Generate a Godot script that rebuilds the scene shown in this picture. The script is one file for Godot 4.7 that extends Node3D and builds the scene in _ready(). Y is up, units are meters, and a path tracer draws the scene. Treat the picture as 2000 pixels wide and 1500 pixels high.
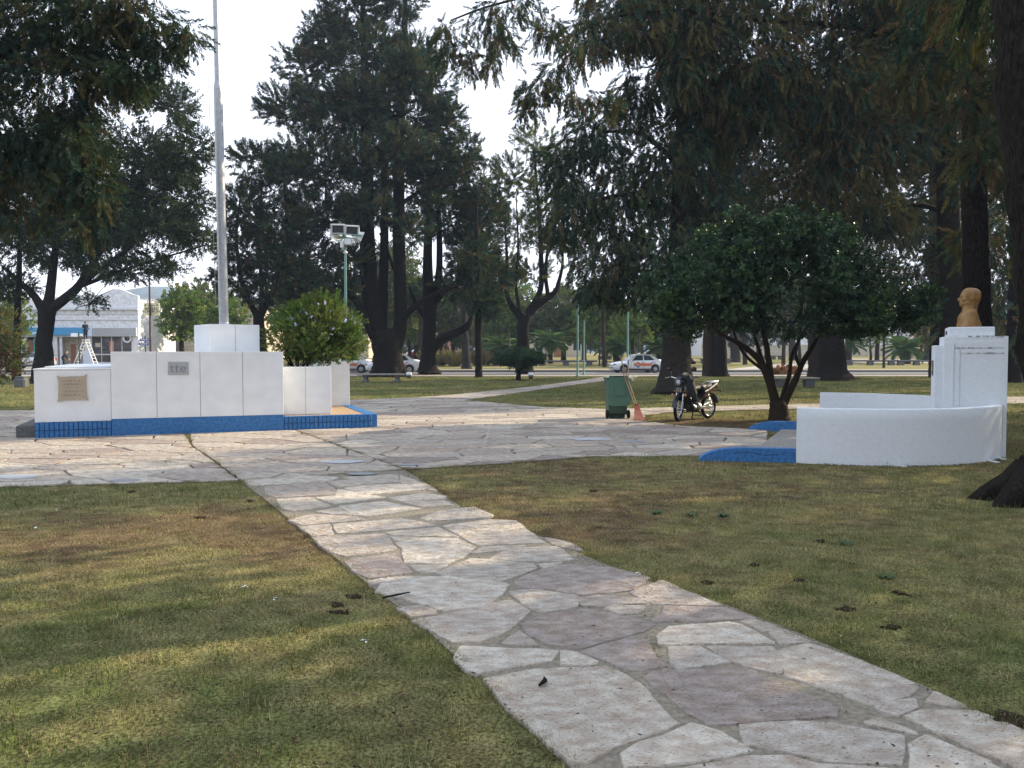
extends Node3D
# A town square park: white flag monument, flagstone plaza, curved bust memorial, tall conifers, taxis on the street behind.
const F := 1619.0        # focal length of the photograph in its own pixels
const EYE := 1.6
var pitch := atan(63.0 / 1619.0)
var taken := {}
var rng := RandomNumberGenerator.new()
var M := {}
var beds := []           # paved areas (x, z), where no grass grows

# ---------- measuring: a pixel of the photograph to a point on the ground or at a depth ----------
func ray(px: float, py: float) -> Vector3:
	return Vector3((px - 1000.0) / F, -(py - 750.0) / F, -1.0).rotated(Vector3.RIGHT, -pitch)

func G(px: float, py: float, y := 0.0) -> Vector3:
	var d := ray(px, py)
	var s := (y - EYE) / d.y
	return Vector3(d.x * s, y, d.z * s)

func P(px: float, py: float, depth: float) -> Vector3:
	var d := ray(px, py)
	return d * (depth / -d.z) + Vector3(0, EYE, 0)

func rise(z: float) -> float:      # the ground rises a little beyond the street
	return clampf((-z - 68.0) / 62.0, 0.0, 1.0) * 0.9

func B(px: float, depth: float) -> Vector3:   # foot of something seen at column px, depth metres away
	var p := P(px, 687.0, depth)
	return Vector3(p.x, rise(-depth), -depth)

# ---------- nodes ----------
func fresh(parent: Node, called: String) -> String:
	var key := str(parent.get_instance_id()) + called
	var n: int = taken.get(key, 0)
	taken[key] = n + 1
	return called if n == 0 else "%s_%03d" % [called, n]

func tag(o: Node, label := "", category := "", group := "", kind := ""):
	if label: o.set_meta("label", label)
	if category: o.set_meta("category", category)
	if group: o.set_meta("group", group)
	if kind: o.set_meta("kind", kind)
	return o

func thing(called: String, label: String, category: String, at := Vector3.ZERO, turn := 0.0, group := "") -> Node3D:
	var o := Node3D.new()
	o.name = fresh(self, called)
	add_child(o, true)
	o.position = at
	o.rotation.y = turn
	tag(o, label, category, group)
	return o

func put(mesh: Mesh, called: String, mat: Material, parent: Node = self) -> MeshInstance3D:
	var o := MeshInstance3D.new()
	o.name = fresh(parent, called)
	o.mesh = mesh
	o.material_override = mat
	parent.add_child(o, true)
	return o

func obj(st: SurfaceTool, called: String, mat: Material, parent: Node = self) -> MeshInstance3D:
	st.generate_normals()
	return put(st.commit(), called, mat, parent)

func again(src: Node3D, label: String, at: Vector3, turn: float) -> Node3D:   # one more of a kind, with its parts
	var c: Node3D = src.duplicate()
	c.name = fresh(self, String(src.name).rstrip("0123456789").rstrip("_"))
	add_child(c, true)
	c.position = at
	c.rotation.y = turn
	if label: c.set_meta("label", label)
	return c

# ---------- shapes ----------
func S() -> SurfaceTool:
	var st := SurfaceTool.new()
	st.begin(Mesh.PRIMITIVE_TRIANGLES)
	st.set_smooth_group(-1)
	return st

func tri(st: SurfaceTool, a: Vector3, b: Vector3, c: Vector3) -> void:    # counter-clockwise seen from outside
	st.add_vertex(a); st.add_vertex(c); st.add_vertex(b)

func quad(st: SurfaceTool, a: Vector3, b: Vector3, c: Vector3, d: Vector3) -> void:
	tri(st, a, b, c); tri(st, a, c, d)

func face_out(st: SurfaceTool, pts: Array, mid: Vector3) -> void:    # a convex face turned away from mid
	var n: Vector3 = (pts[1] - pts[0]).cross(pts[2] - pts[0])
	var out: bool = n.dot(pts[0] - mid) >= 0.0
	for i in range(1, pts.size() - 1):
		if out: tri(st, pts[0], pts[i], pts[i + 1])
		else: tri(st, pts[0], pts[i + 1], pts[i])

func box(st: SurfaceTool, lo: Vector3, hi: Vector3, x := Transform3D.IDENTITY, b := 0.0) -> void:
	st.set_smooth_group(-1)
	var c := (lo + hi) / 2.0
	var h := (hi - lo) / 2.0
	b = minf(b, minf(h.x, minf(h.y, h.z)) * 0.6)
	var mid := x * c
	if b <= 0.0:
		for k in 3:
			for s in [-1.0, 1.0]:
				var pts := []
				for q in [[-1, -1], [1, -1], [1, 1], [-1, 1]]:
					var v := Vector3.ZERO
					v[k] = s * h[k]
					v[(k + 1) % 3] = q[0] * h[(k + 1) % 3]
					v[(k + 2) % 3] = q[1] * h[(k + 2) % 3]
					pts.append(x * (c + v))
				face_out(st, pts, mid)
		return
	for k in 3:
		var u := (k + 1) % 3
		var w := (k + 2) % 3
		for s in [-1.0, 1.0]:
			var pts := []
			for q in [[-1, -1], [1, -1], [1, 1], [-1, 1]]:
				var v := Vector3.ZERO
				v[k] = s * h[k]; v[u] = q[0] * (h[u] - b); v[w] = q[1] * (h[w] - b)
				pts.append(x * (c + v))
			face_out(st, pts, mid)
			for t in [-1.0, 1.0]:       # the chamfer between faces k and u
				var e := []
				for q in [[0, -1], [0, 1], [1, 1], [1, -1]]:
					var v := Vector3.ZERO
					v[k] = s * (h[k] - (b if q[0] else 0.0)); v[u] = t * (h[u] - (0.0 if q[0] else b)); v[w] = q[1] * (h[w] - b)
					e.append(x * (c + v))
				face_out(st, e, mid)
	for sx in [-1.0, 1.0]:
		for sy in [-1.0, 1.0]:
			for sz in [-1.0, 1.0]:
				face_out(st, [x * (c + Vector3(sx * h.x, sy * (h.y - b), sz * (h.z - b))), x * (c + Vector3(sx * (h.x - b), sy * h.y, sz * (h.z - b))), x * (c + Vector3(sx * (h.x - b), sy * (h.y - b), sz * h.z))], mid)

func tube(st: SurfaceTool, pts: Array, radii: Array, sides := 8, caps := true, lobes := 0.0, squash := 1.0) -> void:
	var rings := []
	var n := Vector3.ZERO
	for i in pts.size():
		var t: Vector3 = (pts[mini(i + 1, pts.size() - 1)] - pts[maxi(i - 1, 0)]).normalized()
		if i == 0:
			n = t.cross(Vector3.RIGHT if absf(t.x) < 0.8 else Vector3.BACK).normalized()
		n = (n - t * n.dot(t)).normalized()
		var bi := t.cross(n)
		var ring := []
		for j in sides:
			var a := TAU * j / sides
			var r: float = radii[mini(i, radii.size() - 1)]
			if lobes > 0.0: r *= 1.0 + lobes * (sin(a * 3.0 + i * 0.35) * 0.6 + sin(a * 7.0 + 1.3 * i) * 0.4)
			ring.append(pts[i] + n * cos(a) * r + bi * sin(a) * r * squash)
		rings.append(ring)
	st.set_smooth_group(1)
	for i in pts.size() - 1:
		for j in sides:
			var k := (j + 1) % sides
			quad(st, rings[i][j], rings[i][k], rings[i + 1][k], rings[i + 1][j])
	st.set_smooth_group(-1)
	if caps:
		for j in range(1, sides - 1):
			tri(st, rings[0][0], rings[0][j + 1], rings[0][j])
			tri(st, rings[-1][0], rings[-1][j], rings[-1][j + 1])

func rod(st: SurfaceTool, a: Vector3, b: Vector3, r: float, r2 := -1.0, sides := 8) -> void:
	tube(st, [a, b], [r, r if r2 < 0.0 else r2], sides)

func lathe(st: SurfaceTool, prof: Array, sides := 20, x := Transform3D.IDENTITY, smooth := true) -> void:   # prof: Vector2(radius, y) upwards
	for i in prof.size() - 1:
		st.set_smooth_group(1 if smooth else -1)
		for j in sides:
			var a := TAU * j / sides
			var b := TAU * (j + 1) / sides
			var p: Vector2 = prof[i]
			var q: Vector2 = prof[i + 1]
			quad(st, x * Vector3(cos(b) * p.x, p.y, sin(b) * p.x), x * Vector3(cos(a) * p.x, p.y, sin(a) * p.x), x * Vector3(cos(a) * q.x, q.y, sin(a) * q.x), x * Vector3(cos(b) * q.x, q.y, sin(b) * q.x))
	st.set_smooth_group(-1)

func ring_of(st: SurfaceTool, r: float, thick: float, x: Transform3D, sides := 28, squash := 1.0) -> void:   # a torus round local y
	var prof := []
	for i in 9:
		var a := -TAU * i / 8.0
		prof.append(Vector2(r + thick * cos(a), -thick * squash * sin(a)))
	lathe(st, prof, sides, x)

func slab(st: SurfaceTool, poly: PackedVector2Array, y0: float, y1: float, x := Transform3D.IDENTITY, bottom := true) -> void:   # polygon in (x, z), extruded along y
	var area := 0.0
	for i in poly.size():
		var j := (i + 1) % poly.size()
		area += poly[i].x * poly[j].y - poly[j].x * poly[i].y
	if area > 0.0: poly.reverse()          # seen from above with z towards the viewer this is counter-clockwise
	for i in poly.size():
		var j := (i + 1) % poly.size()
		quad(st, x * Vector3(poly[i].x, y0, poly[i].y), x * Vector3(poly[j].x, y0, poly[j].y), x * Vector3(poly[j].x, y1, poly[j].y), x * Vector3(poly[i].x, y1, poly[i].y))
	var t := Geometry2D.triangulate_polygon(poly)
	for i in range(0, t.size(), 3):
		var a := poly[t[i]]
		var b := poly[t[i + 1]]
		var c := poly[t[i + 2]]
		if (b - a).cross(c - a) > 0.0:
			var s := b; b = c; c = s
		tri(st, x * Vector3(a.x, y1, a.y), x * Vector3(b.x, y1, b.y), x * Vector3(c.x, y1, c.y))
		if bottom: tri(st, x * Vector3(a.x, y0, a.y), x * Vector3(c.x, y0, c.y), x * Vector3(b.x, y0, b.y))

func upright(called: String, outline: Array, depth: float, mat: Material, parent: Node, x := Transform3D.IDENTITY) -> MeshInstance3D:   # an outline in (x, y), thick along -z
	var st := S()
	var poly := PackedVector2Array()
	for p in outline: poly.append(Vector2(p[0], -p[1]))
	slab(st, poly, -depth, 0.0, x * Transform3D(Basis(Vector3.RIGHT, PI / 2), Vector3.ZERO))
	return obj(st, called, mat, parent)

func letters(text: String, height: float, called: String, mat: Material, parent: Node, at: Transform3D, wide := 1.0, font := "Droid Sans", bold := 400) -> void:
	var tm := TextMesh.new()
	var f := SystemFont.new()
	f.font_names = [font]
	f.font_weight = bold
	tm.text = text
	tm.font = f
	tm.font_size = 64
	tm.pixel_size = height / 46.0
	tm.depth = 0.006
	tm.curve_step = 4.0
	var o := put(tm, called, mat, parent)
	o.transform = at.scaled_local(Vector3(wide, 1, 1))

# ---------- one continuous skin round joints: surface nets over a smooth union of tapered capsules ----------
func capsule_dist(p: Vector3, c: Array) -> float:
	var a: Vector3 = c[0]
	var ab: Vector3 = c[1] - a
	var t := clampf((p - a).dot(ab) / maxf(ab.length_squared(), 1e-6), 0.0, 1.0)
	return (p - a - ab * t).length() - lerpf(c[2], c[3], t)

func skin(st: SurfaceTool, caps: Array, cell: float, k: float, lo: Vector3, hi: Vector3, flat_bottom := -1e9) -> void:
	var nx := int((hi.x - lo.x) / cell) + 2
	var ny := int((hi.y - lo.y) / cell) + 2
	var nz := int((hi.z - lo.z) / cell) + 2
	var f := PackedFloat32Array()
	f.resize(nx * ny * nz)
	for z in nz:
		for y in ny:
			for x in nx:
				var p := lo + Vector3(x, y, z) * cell
				var d := 1e3
				for c in caps:
					var e := capsule_dist(p * (c[4] if c.size() > 4 else Vector3.ONE), c)
					var h := maxf(k - absf(d - e), 0.0) / k
					d = minf(d, e) - h * h * k * 0.25
				f[x + nx * (y + ny * z)] = maxf(d, flat_bottom - p.y)
	var at := {}
	for z in nz - 1:
		for y in ny - 1:
			for x in nx - 1:
				var sum := Vector3.ZERO
				var n := 0
				var base := x + nx * (y + ny * z)
				var v := []
				for i in 8: v.append(f[base + (i & 1) + nx * ((i >> 1) & 1) + nx * ny * (i >> 2)])
				for e in [[0, 1], [2, 3], [4, 5], [6, 7], [0, 2], [1, 3], [4, 6], [5, 7], [0, 4], [1, 5], [2, 6], [3, 7]]:
					var a: float = v[e[0]]
					var b: float = v[e[1]]
					if (a < 0.0) != (b < 0.0):
						var t := a / (a - b)
						var pa := Vector3(e[0] & 1, (e[0] >> 1) & 1, e[0] >> 2)
						var pb := Vector3(e[1] & 1, (e[1] >> 1) & 1, e[1] >> 2)
						sum += pa.lerp(pb, t)
						n += 1
				if n: at[base] = lo + (Vector3(x, y, z) + sum / n) * cell
	st.set_smooth_group(1)
	var step := [1, nx, nx * ny]
	for z in range(1, nz - 1):
		for y in range(1, ny - 1):
			for x in range(1, nx - 1):
				var base := x + nx * (y + ny * z)
				for ax in 3:
					var a := f[base]
					var b := f[base + step[ax]]
					if (a < 0.0) == (b < 0.0): continue
					var u: int = step[(ax + 1) % 3]
					var w: int = step[(ax + 2) % 3]
					if not (at.has(base) and at.has(base - u) and at.has(base - u - w) and at.has(base - w)): continue
					if a < 0.0: quad(st, at[base - u - w], at[base - w], at[base], at[base - u])
					else: quad(st, at[base - u - w], at[base - u], at[base], at[base - w])
	st.set_smooth_group(-1)

# ---------- materials ----------
func lin(r: float, g: float, b: float) -> Color:     # a real-world base colour (linear) as Godot wants it
	return Color(r, g, b).linear_to_srgb()

func noise_tex(freq: float, octaves: int, lo: float, hi: float, sd: int, size := 512, kind := FastNoiseLite.TYPE_SIMPLEX_SMOOTH, tint := Color.WHITE) -> NoiseTexture2D:
	var n := FastNoiseLite.new()
	n.noise_type = kind
	n.frequency = freq
	n.fractal_octaves = octaves
	n.seed = sd
	var t := NoiseTexture2D.new()
	t.width = size; t.height = size
	t.seamless = true
	t.noise = n
	var g := Gradient.new()
	g.set_color(0, Color(lo, lo, lo) * tint)
	g.set_color(1, Color(hi, hi, hi))
	t.color_ramp = g
	return t

func bump_tex(freq: float, octaves: int, strength: float, sd: int, kind := FastNoiseLite.TYPE_SIMPLEX_SMOOTH) -> NoiseTexture2D:
	var t := noise_tex(freq, octaves, 0.0, 1.0, sd, 512, kind)
	t.color_ramp = null
	t.as_normal_map = true
	t.bump_strength = strength
	return t

func mat(c: Color, rough := 0.8, metal := 0.0, tex: Texture2D = null, bump: Texture2D = null, scale := Vector3.ONE, bump_scale := 1.0, world := true) -> StandardMaterial3D:
	var m := StandardMaterial3D.new()
	m.albedo_color = c
	m.roughness = rough
	m.metallic = metal
	if rough >= 0.8: m.metallic_specular = 0.18
	if tex or bump:
		m.uv1_triplanar = true
		m.uv1_world_triplanar = world
		m.uv1_scale = scale
	if tex: m.albedo_texture = tex
	if bump:
		m.normal_enabled = true
		m.normal_texture = bump
		m.normal_scale = bump_scale
	return m

func leafy(rough: float, glow: Color) -> StandardMaterial3D:
	var m := StandardMaterial3D.new()
	m.vertex_color_use_as_albedo = true
	m.roughness = rough
	m.metallic_specular = 0.35 if rough < 0.5 else 0.15
	m.cull_mode = BaseMaterial3D.CULL_DISABLED
	m.backlight_enabled = true
	m.backlight = glow
	return m

func materials() -> void:
	var grain := noise_tex(0.02, 5, 0.72, 1.0, 11)
	var fine := noise_tex(0.06, 4, 0.55, 1.0, 12)
	var plaster_n := bump_tex(0.05, 4, 3.0, 13)
	var rough_n := bump_tex(0.03, 5, 7.0, 14)
	var stone_n := bump_tex(0.016, 6, 9.0, 15)
	stone_n.noise.fractal_type = FastNoiseLite.FRACTAL_RIDGED
	var bark_n := bump_tex(0.03, 5, 12.0, 16, FastNoiseLite.TYPE_PERLIN)
	var streak := noise_tex(0.012, 6, 0.80, 1.04, 17, 512, FastNoiseLite.TYPE_SIMPLEX_SMOOTH, Color(1.0, 0.93, 0.88))
	var bark_t := noise_tex(0.03, 5, 0.4, 1.0, 18)
	M.white_wall = mat(lin(0.80, 0.81, 0.82), 0.65, 0.0, noise_tex(0.006, 5, 0.94, 1.0, 21), plaster_n, Vector3(0.7, 0.7, 0.7), 0.2)
	M.rough_white = mat(lin(0.74, 0.77, 0.80), 0.8, 0.0, noise_tex(0.012, 5, 0.95, 1.0, 22), rough_n, Vector3(2.2, 2.2, 2.2), 0.35)
	M.blue_paint = mat(lin(0.032, 0.19, 0.50), 0.6, 0.0, noise_tex(0.02, 6, 0.66, 1.05, 23, 512, FastNoiseLite.TYPE_SIMPLEX_SMOOTH, Color(1.1, 1.0, 0.95)), plaster_n, Vector3(1.5, 1.5, 1.5), 0.5)
	M.blue_dark = mat(lin(0.012, 0.055, 0.17), 0.6, 0.0, grain, plaster_n, Vector3(1.5, 1.5, 1.5), 0.5)
	M.concrete = mat(lin(0.36, 0.34, 0.31), 0.85, 0.0, grain, plaster_n, Vector3(1.3, 1.3, 1.3), 0.5)
	M.dark_concrete = mat(lin(0.17, 0.17, 0.17), 0.85, 0.0, grain, plaster_n, Vector3(1.3, 1.3, 1.3), 0.5)
	M.tan_screed = mat(lin(0.46, 0.33, 0.22), 0.9, 0.0, grain, plaster_n, Vector3(1.3, 1.3, 1.3), 0.5)
	M.seam = mat(lin(0.16, 0.16, 0.16), 0.9)
	M.grime = mat(lin(0.23, 0.22, 0.2), 0.95)
	var specks := noise_tex(0.045, 4, 0.5, 1.0, 19, 1024, FastNoiseLite.TYPE_SIMPLEX_SMOOTH, Color(1.0, 0.95, 0.9))
	specks.color_ramp.set_offset(0, 0.12)
	specks.color_ramp.set_offset(1, 0.34)
	M.stones = []
	for c in [[0.50, 0.463, 0.405], [0.45, 0.412, 0.365], [0.375, 0.335, 0.308], [0.56, 0.53, 0.47], [0.47, 0.44, 0.395], [0.335, 0.298, 0.275], [0.42, 0.382, 0.342]]:
		var sm := mat(lin(c[0], c[1], c[2]), 0.82, 0.0, streak, stone_n, Vector3(0.9, 0.9, 1.7), 1.1)
		sm.detail_enabled = true
		sm.detail_uv_layer = BaseMaterial3D.DETAIL_UV_2
		sm.detail_blend_mode = BaseMaterial3D.BLEND_MODE_MUL
		sm.detail_albedo = specks
		sm.uv2_triplanar = true
		sm.uv2_world_triplanar = true
		sm.uv2_scale = Vector3(0.8, 1.3, 2.4)
		M.stones.append(sm)
	M.mortar = mat(lin(0.30, 0.262, 0.205), 0.95, 0.0, grain, rough_n, Vector3(2.2, 2.2, 2.2), 0.35)
	M.bark = mat(lin(0.038, 0.032, 0.027), 0.95, 0.0, bark_t, bark_n, Vector3(1.8, 0.35, 1.8), 1.3)
	M.bark_grey = mat(lin(0.075, 0.067, 0.058), 0.95, 0.0, bark_t, bark_n, Vector3(1.8, 0.5, 1.8), 0.9)
	M.bark_brown = mat(lin(0.080, 0.058, 0.043), 0.95, 0.0, bark_t, bark_n, Vector3(3.0, 1.0, 3.0), 0.8)
	M.galvanised = mat(lin(0.52, 0.54, 0.57), 0.45, 0.5, noise_tex(0.03, 4, 0.8, 1.0, 31), null, Vector3(1.2, 0.5, 1.2))
	M.green_pole = mat(lin(0.125, 0.25, 0.235), 0.55, 0.1)
	M.dark_pole = mat(lin(0.03, 0.026, 0.024), 0.6, 0.2)
	M.rust_pole = mat(lin(0.075, 0.04, 0.035), 0.7, 0.2)
	M.lamp_white = mat(lin(0.62, 0.63, 0.64), 0.45)
	M.lamp_glass = mat(lin(0.05, 0.06, 0.07), 0.12, 0.1)
	M.bin_green = mat(lin(0.034, 0.088, 0.058), 0.5, 0.0, noise_tex(0.01, 4, 0.8, 1.0, 32), null, Vector3(1, 1, 1))
	M.rubber = mat(lin(0.018, 0.018, 0.018), 0.8)
	M.wood = mat(lin(0.46, 0.33, 0.2), 0.7, 0.0, grain, null, Vector3(6, 1, 6))
	M.red_plastic = mat(lin(0.36, 0.06, 0.035), 0.5)
	M.bag = mat(lin(0.62, 0.58, 0.42), 0.6)
	M.black_plastic = mat(lin(0.012, 0.012, 0.013), 0.35)
	M.black_seat = mat(lin(0.016, 0.016, 0.017), 0.6)
	M.chrome = mat(lin(0.7, 0.7, 0.7), 0.22, 1.0)
	M.alloy = mat(lin(0.45, 0.45, 0.46), 0.4, 0.9)
	M.red_paint = mat(lin(0.09, 0.010, 0.008), 0.3)
	M.white_paint = mat(lin(0.78, 0.78, 0.78), 0.3)
	M.jacket = mat(lin(0.05, 0.055, 0.065), 0.85, 0.0, grain, plaster_n, Vector3(3, 3, 3), 0.8)
	M.khaki = mat(lin(0.33, 0.29, 0.22), 0.9)
	M.amber = mat(lin(0.5, 0.24, 0.09), 0.3)
	M.tail_red = mat(lin(0.3, 0.02, 0.012), 0.25)
	M.car_white = mat(lin(0.76, 0.77, 0.79), 0.28)
	M.car_silver = mat(lin(0.5, 0.51, 0.53), 0.3, 0.4)
	M.car_black = mat(lin(0.02, 0.024, 0.022), 0.25)
	M.car_red = mat(lin(0.4, 0.02, 0.025), 0.3)
	for k in ["car_white", "car_silver", "car_black", "car_red", "red_paint"]:
		M[k].clearcoat_enabled = true
		M[k].clearcoat = 0.7
		M[k].clearcoat_roughness = 0.08
	M.car_glass = mat(lin(0.03, 0.04, 0.045), 0.06, 0.0)
	M.headlight = mat(lin(0.35, 0.37, 0.39), 0.12, 0.3)
	M.orange = mat(lin(0.62, 0.15, 0.035), 0.35)
	M.crest_blue = mat(lin(0.08, 0.12, 0.33), 0.35)
	M.plate = mat(lin(0.5, 0.5, 0.48), 0.5)
	M.bronze = mat(lin(0.45, 0.235, 0.068), 0.5, 0.1, noise_tex(0.012, 5, 0.62, 1.0, 33), bump_tex(0.04, 4, 3.0, 34), Vector3(1.6, 1.6, 1.6), 0.35)
	M.parchment = mat(lin(0.46, 0.385, 0.29), 0.8, 0.0, noise_tex(0.006, 4, 0.9, 1.0, 38), null, Vector3(1, 1, 1))
	M.worn_print = mat(lin(0.15, 0.125, 0.095), 0.8)
	M.worn_plate = mat(lin(0.50, 0.51, 0.53), 0.7, 0.0, noise_tex(0.02, 4, 0.75, 1.0, 35), null, Vector3(3, 3, 3))
	M.plate_letter = mat(lin(0.2, 0.2, 0.22), 0.7)
	M.rear_lamp = mat(lin(0.10, 0.02, 0.015), 0.3)
	M.bin_lid = mat(lin(0.060, 0.135, 0.092), 0.5)
	M.bristle = mat(lin(0.26, 0.035, 0.022), 0.6)
	M.joint_soil = mat(lin(0.17, 0.145, 0.11), 0.95, 0.0, grain, rough_n, Vector3(2.2, 2.2, 2.2), 0.35)
	M.asphalt = mat(lin(0.20, 0.20, 0.205), 0.9, 0.0, noise_tex(0.02, 5, 0.75, 1.0, 36), rough_n, Vector3(0.5, 0.5, 0.5), 0.6)
	M.pavement = mat(lin(0.42, 0.37, 0.32), 0.9, 0.0, grain, plaster_n, Vector3(0.4, 0.4, 0.4), 0.6)
	M.pale_path = mat(lin(0.5, 0.46, 0.42), 0.9, 0.0, grain, plaster_n, Vector3(0.3, 0.3, 0.3), 0.6)
	M.kerb = mat(lin(0.27, 0.25, 0.23), 0.9, 0.0, grain, null, Vector3(0.6, 0.6, 0.6))
	M.house_white = mat(lin(0.78, 0.78, 0.80), 0.8, 0.0, noise_tex(0.01, 5, 0.84, 1.0, 37), plaster_n, Vector3(0.4, 0.4, 0.4), 0.4)
	M.house_pink = mat(lin(0.66, 0.36, 0.27), 0.85, 0.0, grain, null, Vector3(0.3, 0.3, 0.3))
	M.house_cream = mat(lin(0.66, 0.58, 0.46), 0.85, 0.0, grain, null, Vector3(0.3, 0.3, 0.3))
	M.house_grey = mat(lin(0.40, 0.40, 0.41), 0.85, 0.0, grain, null, Vector3(0.3, 0.3, 0.3))
	M.trim = mat(lin(0.58, 0.59, 0.61), 0.8)
	M.shop_blue = mat(lin(0.05, 0.26, 0.5), 0.5)
	M.shop_pale = mat(lin(0.52, 0.58, 0.68), 0.5)
	M.shutter = mat(lin(0.38, 0.39, 0.40), 0.5, 0.3)
	M.dark_glass = mat(lin(0.045, 0.04, 0.045), 0.1)
	M.door_red = mat(lin(0.16, 0.05, 0.03), 0.6)
	M.door_green = mat(lin(0.05, 0.28, 0.2), 0.6)
	M.door_brown = mat(lin(0.26, 0.11, 0.05), 0.6)
	M.sign_cream = mat(lin(0.80, 0.72, 0.46), 0.6)
	M.black_print = mat(lin(0.02, 0.02, 0.02), 0.6)
	M.skin_tone = mat(lin(0.42, 0.24, 0.16), 0.6)
	M.dark_cloth = mat(lin(0.022, 0.024, 0.032), 0.9)
	M.jeans = mat(lin(0.05, 0.065, 0.10), 0.9)
	M.hair = mat(lin(0.015, 0.012, 0.01), 0.7)
	M.soil = mat(lin(0.06, 0.042, 0.028), 0.95, 0.0, fine, rough_n, Vector3(2, 2, 2), 1.0)
	M.paper = mat(lin(0.72, 0.72, 0.72), 0.8)
	M.white_stain = mat(lin(0.66, 0.67, 0.68), 0.7, 0.0, fine, null, Vector3(2.5, 2.5, 2.5))
	M.blue_stain = mat(lin(0.38, 0.385, 0.42), 0.75, 0.0, fine, null, Vector3(2.5, 2.5, 2.5))
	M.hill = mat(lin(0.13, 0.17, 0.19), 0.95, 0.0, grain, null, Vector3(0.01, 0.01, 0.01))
	M.conifer = leafy(0.75, Color(0.42, 0.46, 0.16))
	M.glossy = leafy(0.38, Color(0.30, 0.36, 0.10))
	M.thin_leaf = leafy(0.6, Color(0.46, 0.52, 0.16))
	M.blade = leafy(0.7, Color(0.36, 0.40, 0.14))
	M.petal = leafy(0.6, Color(0.3, 0.3, 0.4))
func _ready() -> void:
	rng.seed = 20240
	var cam := Camera3D.new()
	cam.name = "camera"
	add_child(cam)
	cam.position = Vector3(0, EYE, 0)
	cam.rotation.x = -pitch
	cam.fov = rad_to_deg(2.0 * atan(750.0 / F))
	cam.near = 0.1
	cam.far = 4000.0
	cam.current = true
	var sky := ProceduralSkyMaterial.new()
	sky.sky_top_color = Color(0.86, 0.915, 1.0)
	sky.sky_horizon_color = Color(0.965, 0.97, 1.0)
	sky.sky_curve = 0.25
	sky.sky_energy_multiplier = 1.0
	sky.ground_bottom_color = Color(0.25, 0.24, 0.2)
	sky.ground_horizon_color = Color(0.6, 0.6, 0.6)
	sky.sun_angle_max = 12.0
	sky.sun_curve = 0.1
	var env := Environment.new()
	env.background_mode = Environment.BG_SKY
	env.sky = Sky.new()
	env.sky.sky_material = sky
	env.background_energy_multiplier = 0.95
	env.tonemap_mode = Environment.TONE_MAPPER_LINEAR
	env.tonemap_exposure = 1.9
	env.fog_enabled = true
	env.fog_density = 0.00045
	env.fog_light_color = Color(0.80, 0.88, 1.0)
	env.sdfgi_enabled = true
	env.ssao_enabled = true
	env.ssil_enabled = true
	var we := WorldEnvironment.new()
	we.name = "world_environment"
	we.environment = env
	add_child(we)
	var sun := DirectionalLight3D.new()
	sun.name = "sun"
	sun.light_energy = 1.6
	sun.light_color = Color(1.0, 0.93, 0.80)
	sun.light_angular_distance = 0.55
	sun.shadow_enabled = true
	add_child(sun)
	var az := deg_to_rad(61.5)
	var el := deg_to_rad(27.0)
	sun.look_at_from_position(Vector3(sin(az) * cos(el), sin(el), -cos(az) * cos(el)) * 50.0, Vector3.ZERO)
	materials()
	make_sprays()
	ground()
	paving()
	street()
	flag_monument()
	bust_memorial()
	buildings()
	trees()
	planter_bush()
	street_things()
	vehicles()
	motorcycle()
	bin_and_broom()
	people()
	grass()
	litter()

# ---------- lawn, stones, street ----------
var n_big := FastNoiseLite.new()
var n_mid := FastNoiseLite.new()
var n_fine := FastNoiseLite.new()
var island := PackedVector2Array()

func flat(pxs: Array) -> PackedVector2Array:      # outline in photograph pixels, on the ground
	var out := PackedVector2Array()
	for i in range(0, pxs.size(), 2):
		var g := G(pxs[i], pxs[i + 1])
		out.append(Vector2(g.x, g.z))
	return out

func greenness(x: float, z: float) -> float:
	var g := 0.5 + 0.55 * n_big.get_noise_2d(x, z) + 0.35 * n_mid.get_noise_2d(x, z) + 0.3 * n_fine.get_noise_2d(x, z)
	g += 0.25 * smoothstep(-7.0, -3.5, z)                                        # greener close by, worn beside the path
	g -= 0.40 * exp(-pow((z + 8.2) / 2.6, 2.0)) * exp(-pow((x - 1.6) / 2.8, 2.0))
	g -= 0.22 * exp(-pow((z + 7.6) / 2.2, 2.0)) * exp(-pow((x + 3.0) / 3.0, 2.0))
	g -= 0.75 * exp(-pow((z + 18.2) / 1.5, 2.0)) * exp(-pow((x - 5.0) / 2.6, 2.0))   # bare earth round the small tree
	g += 0.25 * smoothstep(-18.0, -24.0, z)
	return clampf(g, 0.0, 1.0)

func lawn_colour(x: float, z: float, fine := true) -> Color:   # linear
	var g := greenness(x, z)
	var c := Color(0.19, 0.135, 0.078).lerp(Color(0.27, 0.235, 0.105), smoothstep(0.0, 0.5, g))
	c = c.lerp(Color(0.170, 0.185, 0.070), smoothstep(0.45, 1.0, g))
	if fine:
		var k := 0.8 + 0.35 * n_fine.get_noise_2d(x * 2.7 + 40.0, z * 2.7) + 0.25 * n_mid.get_noise_2d(x * 2.0, z * 2.0 - 30.0) + 0.45 * n_fine.get_noise_2d(x * 1.7, z * 1.7)
		c = Color(c.r * k, c.g * k, c.b * k)
	return c

func inside(p: Vector2, polys: Array) -> bool:
	for q in polys:
		if Geometry2D.is_point_in_polygon(p, q): return true
	return false

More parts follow.
